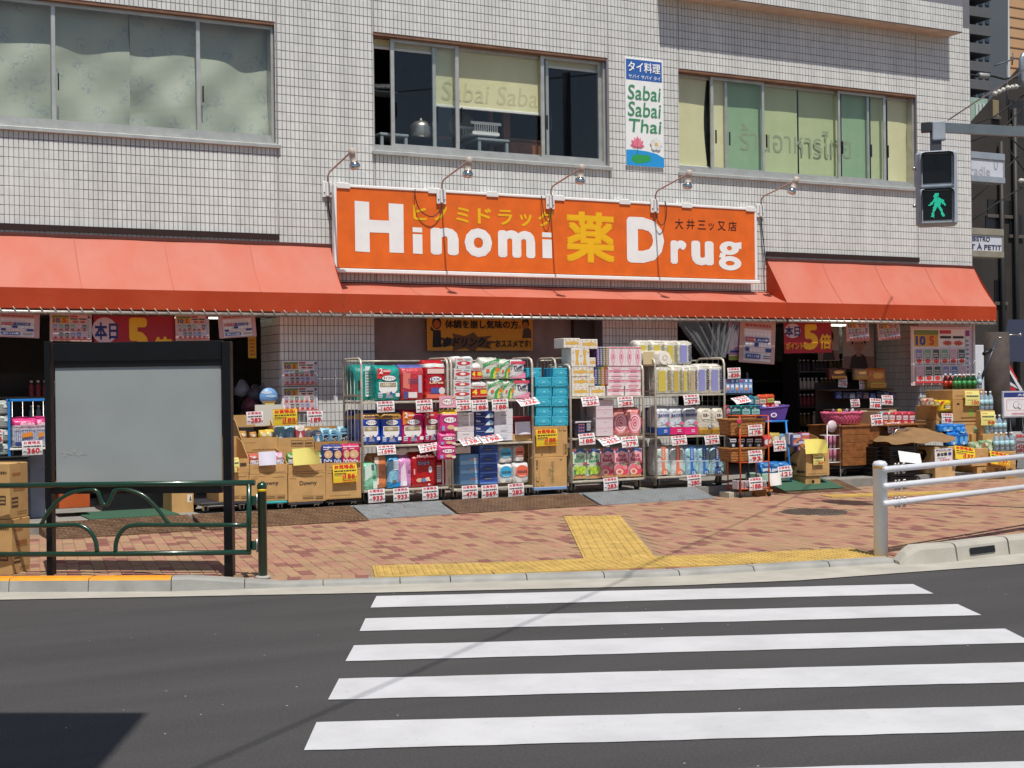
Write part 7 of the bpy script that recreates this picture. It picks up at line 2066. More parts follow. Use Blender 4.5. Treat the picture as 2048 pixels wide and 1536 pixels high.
# two turned cartons standing at the kerb end of the fence
def turned_carton(px, py, pz0, lab, marks):
    """nearest lower corner at the pixel; the box is turned so two faces show"""
    c = onS(px, py) if pz0 is None else Vector((pz0[0], pz0[1], pz0[2]))
    t = thing('cardboard_box', c, lab, 'cardboard box', 'brown cartons by the fence', (0, 0, math.radians(52)))
    mb = MB(); mb.rbox(0, .27, 0, .4, 0, .43, CARD, .004)
    o = link('carton_body', mb.mesh('carton_body'), t)
    mb = MB(); deco(mb, front3(0, .27, 0, .43, 0), [('l', .15, .75, .6, .85, 1, 'a0622f'), ('r', .1, .2, .45, .38, '4a3a28'), ('l', .12, .22, .43, .36, 2, 'c09660'), ('l', .2, .5, .8, .62, 2, 'b0602f'), ('l', .4, .08, .9, .13, 1, '8d6c40')]); deco(mb, left3(0, 0, .4, 0, .43), [('r', .66, .25, .92, .42, '4a3a28'), ('l', .68, .27, .9, .4, 2, 'c09660'), ('l', .6, .8, .95, .88, 1, '4a3a28')])
    link('print', mb.mesh('print'), t)
    mb = MB(); mb.box(.12, .155, -.0012, .4012, .4298, .4315, mat('b79463', .35, var=.05)); link('tape', mb.mesh('tape'), t)
    return c
c = turned_carton(24, 1150, None, 'lower of two turned brown cartons on the brick sidewalk behind the fence', 0)
turned_carton(24, 1056, (c.x - .01, c.y + .01, c.z + .434), 'upper of two turned brown cartons on the brick sidewalk behind the fence', 0)
# low dark counter, orange tub, stool legs under the notice board
mb = MB(); X0, X1, Z0_, Z1_ = rect((0, 0, 1), 205, 920, 395, 1012, -.1); mb.rbox(X0, X1, -.1, .3, FLOOR, Z1_, BLACK); solid('low_counter', mb, (X0, -.1, FLOOR), 'low black counter standing behind the notice board', 'counter')
mb = MB(); X0, X1, Z0_, Z1_ = rect((0, 0, 1), 118, 965, 180, 1016, -.55); mb.rbox(X0, X1, -.55, -.2, Z0_, Z1_, mat('b5541f', .5, var=.1)); solid('orange_tub', mb, (X0, -.55, Z0_), 'orange plastic tub on the floor behind the board', 'tub')
mb = MB(); X0, X1, Z0_, Z1_ = rect((0, 0, 1), 60, 905, 90, 1010, -.5); mb.rbox(X0, X1, -.5, -.2, FLOOR, Z1_, mat('8a93a6', .5, var=.1)); solid('grey_bin', mb, (X0, -.5, FLOOR), 'grey blue bin between the turned cartons and the board', 'bin')
# things in the dark of the first entrance
flat_thing('yellow_strip', Z1, 1985, 290, 2050, 465, .3, 'd2a52a', [('l', .2, .1, .8, .9, 5, 'c0472c')], 'narrow yellow and red strip hung in the dark entrance', 'banner')
mb = MB(); c = onY(*PX(Z2, 400, 720), .6)
for k in range(10):
    rnd = random.Random(k); mb.lathe((c.x + rnd.uniform(-.15, .45), .6 + rnd.uniform(-.1, .1), c.z - .35 + rnd.uniform(0, .5)), [(0, 0), (.09, .03), (.1, .1), (.03, .2), (0, .21)], mat(['6a3440', '8a8f9c', '7c4a5a', '4a4a58'][k % 4], .3), 8)
solid('bag_heap', mb, (c.x, .6, FLOOR), 'dim heap of pink and grey bags in the entrance dark', 'bags')['kind'] = 'stuff'
mb = MB(); X0, X1, Z0_, Z1_ = rect(Z2, 320, 800, 400, 900, -.2); mb.rbox(X0 - .1, X1 + .2, -.2, .4, FLOOR, Z0_ - .05, DARK); solid('dark_stand', mb, (X0, -.2, FLOOR), 'dark display stand behind the open cartons', 'stand')

# ================================================================ RIGHT OF THE CARTS: racks, baskets, tubs
YO = -1.6
ORG = mat('d0561c', .35, var=.06)
WICK = mat('a8713a', .7, var=.25, scale=40, bump=.8, bscale=120, name='wicker')
sx = lambda x, y=900, Y=YO: onY(*PX(Z5, x, y), Y).x
szz = lambda y, Y=YO, x=380: onY(*PX(Z5, x, y), Y).z
t = thing('basket_stand', (sx(380), YO, sw(YO)), 'orange metal stand with three wicker baskets on the brick sidewalk', 'stand')
XA, XB, XC, XD = sx(217, 1100), sx(316, 1100), sx(448, 1100, YO + .25), sx(540, 1100)
zt = szz(838)
yb_ = YO + .32
for a, yy in ((XB, YO), (XD, YO), (sx(217, 1100, yb_), yb_), (sx(440, 1100, yb_), yb_)):
    mb = MB(); mb.tube([(a, yy, sw(yy) + .05), (a, yy, zt)], .0085, ORG, 8); part(t, 'upright', mb)
    mb = MB(); mb.lathe((a - .012, yy, sw(yy) + .03), [(0, 0), (.028, 0), (.028, .024), (0, .024)], RUBBER, 12, Vector((1, 0, 0))); part(t, 'wheel', mb)
XBl, XCr = sx(217, 1100, yb_), sx(440, 1100, yb_)
for k, y in enumerate((835, 992, 1200, 1410)):
    z = szz(y)
    mb = MB(); mb.tube([(XB, YO, z), (XD, YO, z), (XCr, yb_, z), (XBl, yb_, z), (XB, YO, z)], .007, ORG, 6)
    if k: mb.face([(XB, YO, z), (XD, YO, z), (XCr, yb_, z), (XBl, yb_, z)], ORG)
    part(t, 'shelf', mb)
BK = 'wicker baskets on the orange stand'
def wicker(x0, x1, y0, y1, Y, dp, lab):
    X0, X1, Z0_, Z1_ = rect(Z5, x0, y0, x1, y1, Y)
    t = thing('wicker_basket', ((X0 + X1) / 2, Y, Z0_), lab, 'basket', BK)
    mb = MB(); n = 5
    for k in range(n):
        z = Z0_ + (Z1_ - Z0_) * k / n; e = .02 * (k / n); h = (Z1_ - Z0_) / n
        i = (.05 - e)
        A, B, C, E = X0 + i, X1 - i, Y + i * .6, Y + dp - i * .6
        for s in ((A, B, C, C + .014), (A, B, E - .014, E), (A, A + .014, C + .014, E - .014), (B - .014, B, C + .014, E - .014)):
            mb.rbox(*s, z + .002, z + h, WICK, .007)
    part(t, 'weave', mb)
    mb = MB(); mb.tube([(X0 + .03, Y + .02, Z1_), (X1 - .03, Y + .02, Z1_ - .004), (X1 - .03, Y + dp - .02, Z1_), (X0 + .03, Y + dp - .02, Z1_), (X0 + .03, Y + .02, Z1_)], .014, WICK, 8); part(t, 'rim', mb)
    mb = MB(); mb.box(X0 + .05, X1 - .05, Y + .03, Y + dp - .03, Z0_ + .004, Z0_ + .012, WICK); part(t, 'bottom', mb)
wicker(232, 545, 862, 988, YO + .01, .3, 'top wicker basket with the pink rosette')
wicker(232, 542, 1090, 1196, YO + .01, .3, 'middle wicker basket below the small black jars')
wicker(420, 590, 1425, 1500, YO + .06, .28, 'wicker basket on the ground beside the stand wheels')
mb = MB(); c = onY(*PX(Z5, 308, 880), YO - .012)
for k in range(6): mb.lathe((c.x + .018 * math.cos(k * 1.05), YO - .012, c.z + .018 * math.sin(k * 1.05)), [(0, 0), (.018, 0), (.015, .012), (0, .014)], mat('c23a5c', .6), 8, Vector((0, -1, 0)))
mb.lathe((c.x, YO - .012, c.z), [(0, .002), (.014, .004), (0, .018)], mat('d8587a', .6), 8, Vector((0, -1, 0))); mb.box(c.x - .012, c.x + .015, YO - .018, YO - .012, c.z - .06, c.z - .025, mat('5a8a4a', .6))
solid('rosette', mb, c, 'pink rosette pinned to the orange basket stand', 'rosette')
for k in range(4):
    x = 232 + 66 * k
    soft('jar_pack', Z5, x, 1002, x + 58, 1088, YO + .05, .1, [(1, '26252b')], ORD[k] + ' small black pack in the row under the top basket, counted from the cart', 'pack', 'small black packs on the orange stand', [('r', .1, .55, .9, .85, 'd0ced4'), ('l', .15, .6, .85, .8, 1, '2a2a30'), ('e', .5, .25, .2, .14, 'b8c4d0')], 5, .05)
soft('sweet_bag', Z5, 498, 996, 560, 1085, YO + .1, .1, [(1, 'c9434a')], 'red and silver bag at the end of the black pack row', 'bag', None, [('e', .5, .5, .35, .25, 'd8d4d8')], 4)
for k in range(6):
    x = 300 + 38 * k
    carton('small_box', Z5, x, 1345, x + 36, 1412, YO + .03, .12, paper('c9c2c4'), ORD[k] + ' small white box in the row on the lowest stand shelf, counted from the cart', 'box', 'small boxes on the orange stand', [('r', .1, .1, .5, .9, '8a5a60'), ('l', .55, .2, .9, .8, 4, '5a5a68')])
carton('small_box', Z5, 230, 1432, 415, 1490, YO + .12, .2, mat('b9b6a4', .6, var=.1), 'flat pale wire tray under the lowest stand shelf', 'tray', None, [('r', .3, .05, .31, .95, '6a6a64'), ('r', .65, .05, .66, .95, '6a6a64'), ('r', .02, .5, .98, .53, '6a6a64')])
for a in ((377, 905, 487, 990, '178', 'white price card on the top wicker basket', 2), (378, 1105, 487, 1202, '93', 'white price card on the middle wicker basket', 2), (384, 1320, 487, 1420, '188', 'white price card before the row of small white boxes', 2)):
    price(Z5, *a[:4], YO - .02, a[4], a[5], a[6], 2)
# rack between the cart and the stand
YK = -1.0
X0, X1, Z0_, Z1_ = rect(Z5, 200, 495, 420, 1300, YK)
t = thing('dark_rack', (X0, YK, FLOOR), 'slim dark rack of boxed goods behind the orange stand', 'rack')
for x in (X0, X1):
    mb = MB(); mb.rbox(x - .012, x + .012, YK + .1, YK + .13, FLOOR, Z1_, mat('20222c', .4)); part(t, 'upright', mb)
for y in (658, 832):
    z = onY(*PX(Z5, 300, y), YK).z
    mb = MB(); mb.rbox(X0, X1 + (.15 if y > 800 else 0), YK - .02, YK + .3, z - .016, z, mat('24262e', .4)); part(t, 'shelf', mb)
for k in range(6):
    x = 203 + 35.5 * k
    carton('toothpaste_box', Z5, x, 545, x + 33, 655, YK, .1, paper('7fa2d4'), ORD[k] + ' pale blue box on the dark rack, counted from the cart', 'box', 'pale blue boxes on the dark rack', [('r', .05, .78, .95, .98, '3f6ab4'), ('r', .2, .3, .8, .6, 'e8ecf0'), ('e', .5, .3, .3, .12, ['d8844c', '7aa0d0'][k % 2]), ('r', .3, .8, .8, .96, 'd05048' if k % 3 == 0 else 'dfe4ee'), ('l', .2, .06, .8, .2, 2, '44588a')])
for k, c in enumerate(('c93a5c', '1f8a8a', '1f8a8a', '1f8a8a')):
    x = (205, 245, 325, 400)[k]; x1 = (243, 325, 402, 478)[k]
    soft('refill_bag', Z5, x, 752, x1, 832, YK - .01, .1, [(1, c)], ['pink refill at the cart end of the dark rack', 'teal refill on the dark rack nearest the pink one', 'teal refill in the middle of the dark rack', 'teal refill beside the purple tub'][k], 'refill bag', 'refills on the dark rack', [('r', .12, .12, .88, .62, '9cc8c4' if k else 'e2a8b8'), ('l', .2, .2, .8, .5, 2, '2a6a6a'), ('r', .06, .8, .94, .94, '1a3f48'), ('e', .4, .72, .1, .06, 'e2b8c4')], 4, .06)
price(Z5, 215, 455, 316, 540, YK - .03, '838', 'white price card above the pale blue boxes', 0, 2)
price(Z5, 240, 685, 358, 752, YK - .1, '262', 'tilted white price card over the teal refills', 58, 8, h=.14)
price(Z5, 575, 1026, 673, 1112, YK - .05, '474', 'white price card between the stand and the big open carton', 4, 2)
price(Z5, 610, 1230, 717, 1322, YK - .12, '121', 'white price card on the blue pouches', 6, 3)
sheet(Z5, 545, 1285, 632, 1382, YO + .2, 'e8e6e2', 'white handwritten card hung below the blue pouches', 4, 4)
# purple tub with sweets on a blue leg rack
PUR = mat('5a3f98', .35, var=.06)
X0, X1, Z0_, Z1_ = rect(Z5, 478, 775, 708, 880, YK - .02)
t = thing('purple_tub', ((X0 + X1) / 2, YK, Z0_), 'purple plastic tub of sweets on the blue rack', 'tub')
mb = MB()
for (a, b, c, d) in (((X0, YK, Z1_), (X1, YK, Z1_ + .03), (X1 - .05, YK + .03, Z0_), (X0 + .05, YK + .03, Z0_)), ((X0, YK + .3, Z1_ + .06), (X0, YK, Z1_), (X0 + .05, YK + .03, Z0_), (X0 + .05, YK + .25, Z0_)), ((X1, YK, Z1_ + .03), (X1, YK + .3, Z1_ + .06), (X1 - .05, YK + .25, Z0_), (X1 - .05, YK + .03, Z0_)), ((X1, YK + .3, Z1_ + .06), (X0, YK + .3, Z1_ + .06), (X0 + .05, YK + .25, Z0_), (X1 - .05, YK + .25, Z0_)), ((X0 + .05, YK + .03, Z0_), (X1 - .05, YK + .03, Z0_), (X1 - .05, YK + .25, Z0_), (X0 + .05, YK + .25, Z0_))):
    mb.face([a, d, c, b], PUR)
part(t, 'bowl', mb)
mb = MB(); mb.tube([(X0, YK, Z1_), (X1, YK, Z1_ + .03), (X1, YK + .3, Z1_ + .06), (X0, YK + .3, Z1_ + .06), (X0, YK, Z1_)], .011, PUR, 8); part(t, 'rim', mb)
mb = MB(); xm = (X0 + X1) / 2; deco(mb, lambda u, v, h=0: (xm - .05 + .1 * u, YK + .012 - h, (Z0_ + Z1_) / 2 - .03 + .06 * v), [('e', .5, .5, .5, .5, 'e9e4f0'), ('e', .5, .5, .3, .3, '7a4a9a')]); part(t, 'badge', mb)
SWEET = 'sweets in the purple tub'
for k in range(12):
    rnd = random.Random(k + 40)
    x = X0 + .06 + (X1 - X0 - .12) * (k % 6) / 5; c = ['3f58b8', '3f58b8', 'd8d4dc', 'c93a3c', 'c93a3c', 'd8a0a8'][k % 6]
    mb = MB(); mb.lathe((x, YK + .08 + .09 * (k // 6), Z1_ - .02 + .03 * (k // 6)), [(0, -.03), (.028, -.015), (.034, .01), (.02, .034), (0, .04)], film(c), 8, Vector((rnd.uniform(-.5, .5), rnd.uniform(-.5, .2), 1)))
    solid('wrapped_sweet', mb, (x, YK + .08, Z1_), ['blue', 'second blue', 'white', 'red', 'second red', 'pink'][k % 6] + ' wrapped sweet in the ' + ('front' if k < 6 else 'back') + ' row of the purple tub', 'sweet', SWEET)
for k, (x0, y0, x1, y1, c) in enumerate(((388, 675, 425, 750, '2c7aa0'), (430, 680, 470, 752, '5a8a8c'), (460, 668, 530, 752, 'd8502c'), (520, 665, 592, 742, 'c8442c'), (590, 720, 640, 778, 'dcd4d4'))):
    soft('sweet_bag', Z5, x0, y0, x1, y1, YK + .2, .06, [(.75, c), (1, 'd8542c' if 2 <= k <= 3 else c)], ['blue sweet bag at the dark rack end', 'grey green sweet bag beside the blue one', 'orange sweet bag behind the purple tub', 'orange and green sweet bag behind the purple tub', 'white sweet bag lying in the purple tub'][k], 'bag', 'sweet bags behind the purple tub', [('r', .15, .2, .85, .6, ['9cc0d0', 'c8ccb8', 'cfcab8', 'b8c85c', 'c83a3a'][k]), ('l', .2, .3, .8, .5, 2, '4a4a40')], 4, .1)
t = thing('leaning_blue_rack', (onY(*PX(Z5, 700, 1400), YK - .1).x, YK, FLOOR), 'blue tube rack with a splayed leg under the purple tub', 'rack')
for a, b in (((675, 868), (722, 1412)), ((470, 1180), (490, 1280))):
    p, q2 = onY(*PX(Z5, *a), YK), onY(*PX(Z5, *b), YK - .12)
    mb = MB(); mb.tube([p, q2], .013, BLUE, 8); part(t, 'leg', mb)
p = onY(*PX(Z5, 500, 880), YK); q2 = onY(*PX(Z5, 690, 880), YK)
mb = MB(); mb.tube([(p.x, YK, p.z), (q2.x, YK, p.z)], .012, BLUE, 8); part(t, 'cross_bar', mb)
for k, (x0, x1) in enumerate(((480, 565), (560, 640), (630, 735))):
    soft('pouch', Z5, x0, 1192 + 3 * k, x1, 1285, YK - .08, .16, [(1, '2f7cc8')], ['blue pouch beside the stand, on the low shelf', 'blue pouch in the middle of the low shelf', 'blue pouch at the blue rack leg'][k], 'pouch', 'blue pouches on the low shelf', [('p', [(.05, .1), (.5, .2), (.95, .08), (.9, .4), (.1, .4)], 'd2dce8'), ('e', .5, .7, .25, .12, '68a8dc'), ('r', .6, .1, .8, .3, 'c8404a')], 3, .06, .09)
X0, X1, Z0_, Z1_ = rect(Z5, 470, 1285, 720, 1350, YK - .1)
mb = MB(); mb.rbox(X0, X1, YK - .1, YK + .2, Z0_, Z1_, mat('a8c8b8', .5, var=.1)); solid('low_tray', mb, (X0, YK, Z0_), 'pale green tray carrying the blue pouches', 'tray')
mb = MB(); mb.rbox(X0, X1, YK - .02, YK + .3, FLOOR, Z0_, DARK); solid('dark_plinth', mb, (X0, YK, FLOOR), 'dark plinth under the pale green tray', 'plinth')
for k, (x0, y0, x1, y1, c) in enumerate(((495, 985, 580, 1080, 'd05a5c'), (560, 968, 640, 1060, 'c9b05a'), (620, 975, 700, 1060, '6a9ab8'))):
    soft('sweet_bag', Z5, x0, y0, x1, y1, YK, .08, [(1, c)], ['red striped bag behind the 474 card', 'gold bag behind the 474 card', 'pale blue bag near the blue rack leg'][k], 'bag', 'bags behind the orange stand', [('e', .5, .5, .3, .25, 'e0d8c8'), ('l', .2, .1, .8, .3, 2, '7a5a50')], 3.5)

# big open carton with yellow paper
YB2 = -1.25
open_box(Z5, 835, 1100, 1018, 1304, YB2, .42, CARD, 'open carton with a yellow paper, on a smaller carton', 'brown cartons near the basket stand', [('l', .1, .05, .9, .1, 1, '8d6c40')], [('t', 'ROHA', .1, .34, .6, .5, '1d1a18', .03), ('p', [(.02, .62), (.5, .98), (.62, .98), (.05, .55)], '1d1a18'), ('r', .55, .1, .95, .2, '5a452e')], backh=.2)
carton('cardboard_box', Z5, 832, 1308, 950, 1456, YB2 + .02, .4, CARD, 'small carton on the ground below the open one with yellow paper', 'cardboard box', 'brown cartons near the basket stand', [('e', .5, .7, .1, .1, '2a241e'), ('r', .02, .05, .28, .3, 'd8842c'), ('l', .4, .08, .9, .26, 3, '5a452e'), ('l', .2, .5, .8, .56, 1, '8d6c40')], [('r', .7, .1, .98, .3, 'd8842c')])
for k, (x0, y0, x1, y1, c) in enumerate(((728, 978, 800, 1075, '5a6aa0'), (795, 968, 865, 1030, 'c8556a'), (770, 1030, 840, 1110, '6a4a86'), (700, 970, 735, 1060, 'b8bcc8'))):
    carton('small_box', Z5, x0, y0, x1, y1, YB2 + .12 + .05 * (k % 2), .08, paper(c), ['blue striped box standing in the carton with yellow paper', 'pink box standing in the carton with yellow paper', 'violet box at the carton front edge', 'silver box at the side of the carton'][k], 'box', 'small boxes in the open carton', [('p', [(.1, .1), (.9, .6), (.9, .9), (.1, .4)], 'd8743c'), ('r', .1, .7, .9, .95, 'd0ccdc'), ('l', .15, .1, .85, .3, 2, 'e0dce8')])
sheet(Z5, 822, 1016, 992, 1132, YB2 - .02, 'f2e678', 'curled yellow paper on the open carton near the basket stand', 0, 8, .6)
price(Z5, 890, 1133, 973, 1220, YB2 - .025, '569', 'pale yellow price tag on the open carton near the basket stand', 2, 0, 'p')
# caddy of pink tubes
t = thing('tube_caddy', (onY(*PX(Z5, 1050, 1195), -.7).x, -.7, FLOOR), 'white wire caddy of pink tubes beside the wooden cart', 'caddy')
X0, X1, Z0_, Z1_ = rect(Z5, 1003, 905, 1105, 1200, -.7)
mb = MB()
for x in (X0, X1): mb.tube([(x, -.7, Z0_ - .2), (x, -.7, Z1_)], .006, WHITE, 6)
for z in (Z0_, Z0_ + (Z1_ - Z0_) * .36, Z0_ + (Z1_ - Z0_) * .72): mb.tube([(X0, -.7, z), (X1, -.7, z), (X1, -.55, z), (X0, -.55, z), (X0, -.7, z)], .006, WHITE, 6)
mb.tube([(X0, -.6, FLOOR), (X0, -.6, Z0_)], .01, STEEL, 6); part(t, 'wire_frame', mb)
mb = MB(); mb.lathe(((X0 + X1) / 2, -.66, Z1_ - .02), [(0, 0), (.08, 0), (.08, .01), (0, .01)], mat('cdb9c2', .5), 18, Vector((0, -1, 0))); part(t, 'header', mb)
for k in range(6):
    x = X0 + .04 + (X1 - X0 - .08) * (k % 3) / 2; z = Z0_ + .01 + (k // 3) * (Z1_ - Z0_) * .36
    mb = MB(); mb.lathe((x, -.63, z), [(.0, 0), (.018, 0), (.018, .03), (.022, .035), (.024, .16), (.005, .17), (0, .17)], [WHITE, WHITE, ink('c9a8b8'), ink('b8708c'), ink('d8b8c8'), WHITE], 10)
    solid('pink_tube', mb, (x, -.63, z), ['first', 'middle', 'last'][k % 3] + ' pink tube of the ' + ['lower', 'upper'][k // 3] + ' caddy row, counted from the open carton', 'tube', 'pink tubes in the caddy')

# ================================================================ WOODEN CART with baskets
WD = mat('8a5426', .6, var=.28, scale=12, bump=.3, bscale=40, name='varnished_wood')
YW = -.75
X0, X1, Z0_, Z1_ = rect(Z6, -60, 945, 240, 1255, YW)
X2 = onY(*PX(Z6, 545, 1000), YW + .15).x
t = thing('wooden_cart', (X0, YW, FLOOR), 'wooden plank display cart on castors with a pink basket on top', 'display cart')
nP = 5
for k in range(nP):
    z0, z1 = Z0_ + (Z1_ - Z0_) * k / nP, Z0_ + (Z1_ - Z0_) * (k + 1) / nP - .004
    mb = MB(); mb.rbox(X0, X1, YW, YW + .02, z0, z1, WD, .003); part(t, 'plank', mb)
    mb = MB(); mb.rbox(X1 + .004, X2, YW + .15, YW + .17, z0, z1, WD, .003); part(t, 'plank', mb)
    mb = MB(); mb.rbox(X0 - .001, X0 + .02, YW + .0205, YW + .7, z0, z1, WD, .003); part(t, 'plank', mb)
mb = MB(); mb.rbox(X0 - .02, X2 + .01, YW - .015, YW + .72, Z1_ + .0, Z1_ + .025, WD, .004); part(t, 'top_board', mb)
mb = MB(); mb.rbox(X0, X2, YW + .02, YW + .7, Z0_ - .04, Z0_ - .002, DARK); part(t, 'chassis', mb)
for x in (X0 + .1, X1 - .1, X2 - .15): castor(t, x, YW + .1, Z0_ - .04, FLOOR, .07)
ZT = Z1_ + .027
# pink gingham basket
def gingham():
    m = D.materials.new('pink_gingham'); m.use_nodes = True; nt = m.node_tree; b = nt.nodes['Principled BSDF']; b.inputs['Roughness'].default_value = .8
    g = nt.nodes.new('ShaderNodeNewGeometry'); c = nt.nodes.new('ShaderNodeTexChecker'); c.inputs['Scale'].default_value = 34
    c.inputs[1].default_value = (*lin('c22f5c'), 1); c.inputs[2].default_value = (*lin('d87a98'), 1)
    nt.links.new(g.outputs['Position'], c.inputs['Vector']); nt.links.new(c.outputs[0], b.inputs['Base Color']); return m
GING = gingham()
p0, p1 = onY(*PX(Z5, 1057, 850), YW), onY(*PX(Z5, 1345, 850), YW)
zc0, zc1 = onY(*PX(Z5, 1200, 896), YW).z, onY(*PX(Z5, 1200, 812), YW).z
t = thing('pink_basket', ((p0.x + p1.x) / 2, YW, zc0), 'oval basket lined with pink gingham on the wooden cart', 'basket')
cx_, rx_ = (p0.x + p1.x) / 2, (p1.x - p0.x) / 2
def oval_ring(k, v):
    a = 2 * math.pi * k
    r = .82 + .2 * math.sin(v * 1.8) + .02 * math.sin(a * 9)
    return cx_ + rx_ * r * math.cos(a), YW + .22 + .2 * r * math.sin(a), zc0 + (zc1 - zc0) * v + .006 * math.sin(a * 7)
mb = MB(); mb.grid(lambda u, v: oval_ring(u, v), 40, 6, GING); part(t, 'lining', mb)
mb = MB(); mb.tube([oval_ring(k / 28, 1.0) for k in range(29)], .016, GING, 8, False); part(t, 'rim', mb)
mb = MB(); mb.grid(lambda u, v: (cx_ + rx_ * .85 * v * math.cos(2 * math.pi * u), YW + .22 + .17 * v * math.sin(2 * math.pi * u), zc0 + .05), 24, 3, GING); part(t, 'bottom', mb)
for k in range(6):
    rnd = random.Random(k + 80); x = cx_ - rx_ * .55 + rx_ * 1.1 * k / 5
    mb = MB(); ax = Vector((rnd.uniform(-.5, .8), -.3, 1)); mb.lathe((x, YW + .2, zc1 - .06), [(0, 0), (.022, 0), (.022, .09), (.015, .12), (0, .125)], [film(c_) for c_ in (['8a6a86', 'e0c84a', 'e2ce52', 'c9b8c4', 'b9bcc4', 'd6d8dc'][k],) * 4], 10, ax)
    solid('nail_bottle', mb, (x, YW + .2, zc1), ['mauve', 'yellow', 'second yellow', 'pale pink', 'silver', 'white'][k] + ' tube poking out of the pink basket', 'tube', 'tubes in the pink basket')
# tray of pink packs
X0, X1, Z0_, Z1_ = rect(Z6, 228, 818, 530, 935, YW + .12)
t = thing('pack_tray', (X0, YW + .12, Z0_), 'pale cardboard tray of pink drink packs on the wooden cart', 'tray')
mb = MB(); mb.rbox(X0, X0 + .01, YW + .12, YW + .5, Z0_, Z1_, mat('cbb08c', .7)); part(t, 'end_wall', mb); mb = MB(); mb.rbox(X0 + .01, X1, YW + .12, YW + .5, Z0_, Z0_ + .03, mat('cbb08c', .7)); mb.rbox(X0 + .01, X1, YW + .49, YW + .5, Z0_ + .03, Z1_ + .01, mat('cbb08c', .7)); part(t, 'shell', mb)
for k in range(5):
    x = 262 + 54 * k
    c = ['9fb4bc', 'c9b2a0', 'd0566a', 'd4687a', 'd24a60'][k]
    soft('drink_pack', Z6, x, 822, x + 52, 930, YW + .13, .12, [(.45, ['c94a52', 'd8894c', 'c93a4a', 'd04a5c', 'c93a50'][k]), (1, c)], ORD[k] + ' pack in the cardboard tray, counted from the pink basket', 'pack', 'drink packs in the tray', [('r', .12, .4, .85, .7, 'e6dcdc'), ('l', .15, .45, .8, .65, 2, '8a4a5a'), ('e', .5, .2, .25, .1, 'e8a48c'), ('r', .1, .8, .9, .95, 'c93a4a')], 5, .03)
for a in ((165, 845, 258, 935, YW - .03, '98', 'white price card between the pink basket and the pack tray', 3), (300, 910, 394, 994, YW + .08, '198', 'white price card on the front of the pack tray', 2), (2, 722, 75, 785, -.3, '128', 'white price card in the shade over the pink basket', 2), (160, 716, 253, 797, -.32, '188', 'lilac lit price card in the shade over the pack tray', -4), (255, 690, 345, 768, -.34, '98', 'white price card in the shade at the tiled column', -2), (72, 566, 150, 642, .1, '578', 'dim price card under the paler crisp bag', 0), (-95, 545, -25, 625, .1, '378', 'dim price card beside the portrait poster foot', -4)):
    price(Z6, *a[:5], a[5], a[6], 4, a[7])
# shaded shelf behind with crisps
X0, X1, Z0_, Z1_ = rect(Z6, -130, 640, 400, 810, -.1)
t = thing('crisp_shelf', (X0, -.1, FLOOR), 'brown shaded shelf of crisps behind the wooden cart', 'shelf')
for k, zz in enumerate((Z0_ + .02, Z1_, Z1_ + .3)):
    mb = MB(); mb.rbox(X0, X1 - .35 * (k == 2), -.1 + .1 * k, .3, zz - .02, zz, mat('4a352a', .6)); part(t, 'board', mb)
mb = MB(); mb.rbox(X0, X1, .28, .31, FLOOR, Z1_ + .1, mat('3a2a26', .7)); part(t, 'back_panel', mb)
for k, (x0, y0, x1, y1, c) in enumerate(((-160, 470, -20, 560, '6a3326'), (48, 476, 152, 565, 'b9946a'), (150, 472, 300, 640, 'c8742c'))):
    soft('crisp_bag', Z6, x0, y0, x1, y1, .0, .12, [(.35, 'a8842c' if k == 2 else c), (1, c)], ['dim red and gold crisp bag at the bottle shelf', 'pale crisp bag in the middle of the shaded shelf', 'orange crisp bag with yellow strip by the tiled column'][k], 'crisp bag', 'crisp bags on the shaded shelf', [('r', .1, .08, .95, .3, 'c9a03c'), ('l', .15, .12, .9, .26, 2, 'a8442c'), ('e', .5, .65, .3, .15, 'd8a04c')], 3, .05, .09)
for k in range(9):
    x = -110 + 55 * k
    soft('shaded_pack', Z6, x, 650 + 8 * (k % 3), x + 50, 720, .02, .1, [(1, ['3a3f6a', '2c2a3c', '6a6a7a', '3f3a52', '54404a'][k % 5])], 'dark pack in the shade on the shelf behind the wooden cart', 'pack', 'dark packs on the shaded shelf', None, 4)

# ================================================================ PILES AT THE FAR COLUMN
BX_ = 'brown cartons at the far column'
YP = -1.15
crate_stack(Z6, 218, 318, 1105, 1370, 8, -.95, .35, 'nearest the wooden cart', 'flat black crates')
crate_stack(Z6, 326, 540, 1095, 1380, 8, YP, .4, 'under the brown cloth', 'flat black crates')
carton('cardboard_box', Z6, 690, 1105, 850, 1362, YP - .02, .5, mat('cba775', .75, var=.08), 'brown carton with the tea poster, under the brown cloth', 'cardboard box', BX_, [('r', .3, .28, .68, .45, 'c09660')], [('p', [(.1, .9), (.62, .9), (.7, .75), (.55, .55), (.12, .72)], '2a2018'), ('p', [(.18, .85), (.52, .85), (.56, .76), (.2, .78)], 'b58a52'), ('r', .5, .06, .9, .16, '5a452e')])
flat_thing('tea_poster', Z6, 685, 1120, 828, 1232, YP - .05, 'ece9ea', [('r', .1, .76, .9, .8, 'e2c23a'), ('t', '昨日の大人気!', .06, .82, .94, .96, '2a4a9a', .02), ('t', 'あな茶', .12, .46, .7, .72, '1d1a20', .04), ('e', .84, .6, .1, .12, '3a4a9a'), ('l', .15, .3, .6, .38, 1, '6a6a70'), ('t', '1522', .3, .05, .82, .24, 'd84a3c', .03)], 'white handwritten tea poster on the carton under the brown cloth', 'poster', None, -1)
sheet(Z6, 388, 1150, 566, 1246, YP - .05, 'eae8e6', 'white printed sheet leaning on the crate pile', -8, 22)
CLO = mat('8a6a45', .85, var=.12, scale=5, bump=.3, bscale=20, name='brown_cloth')
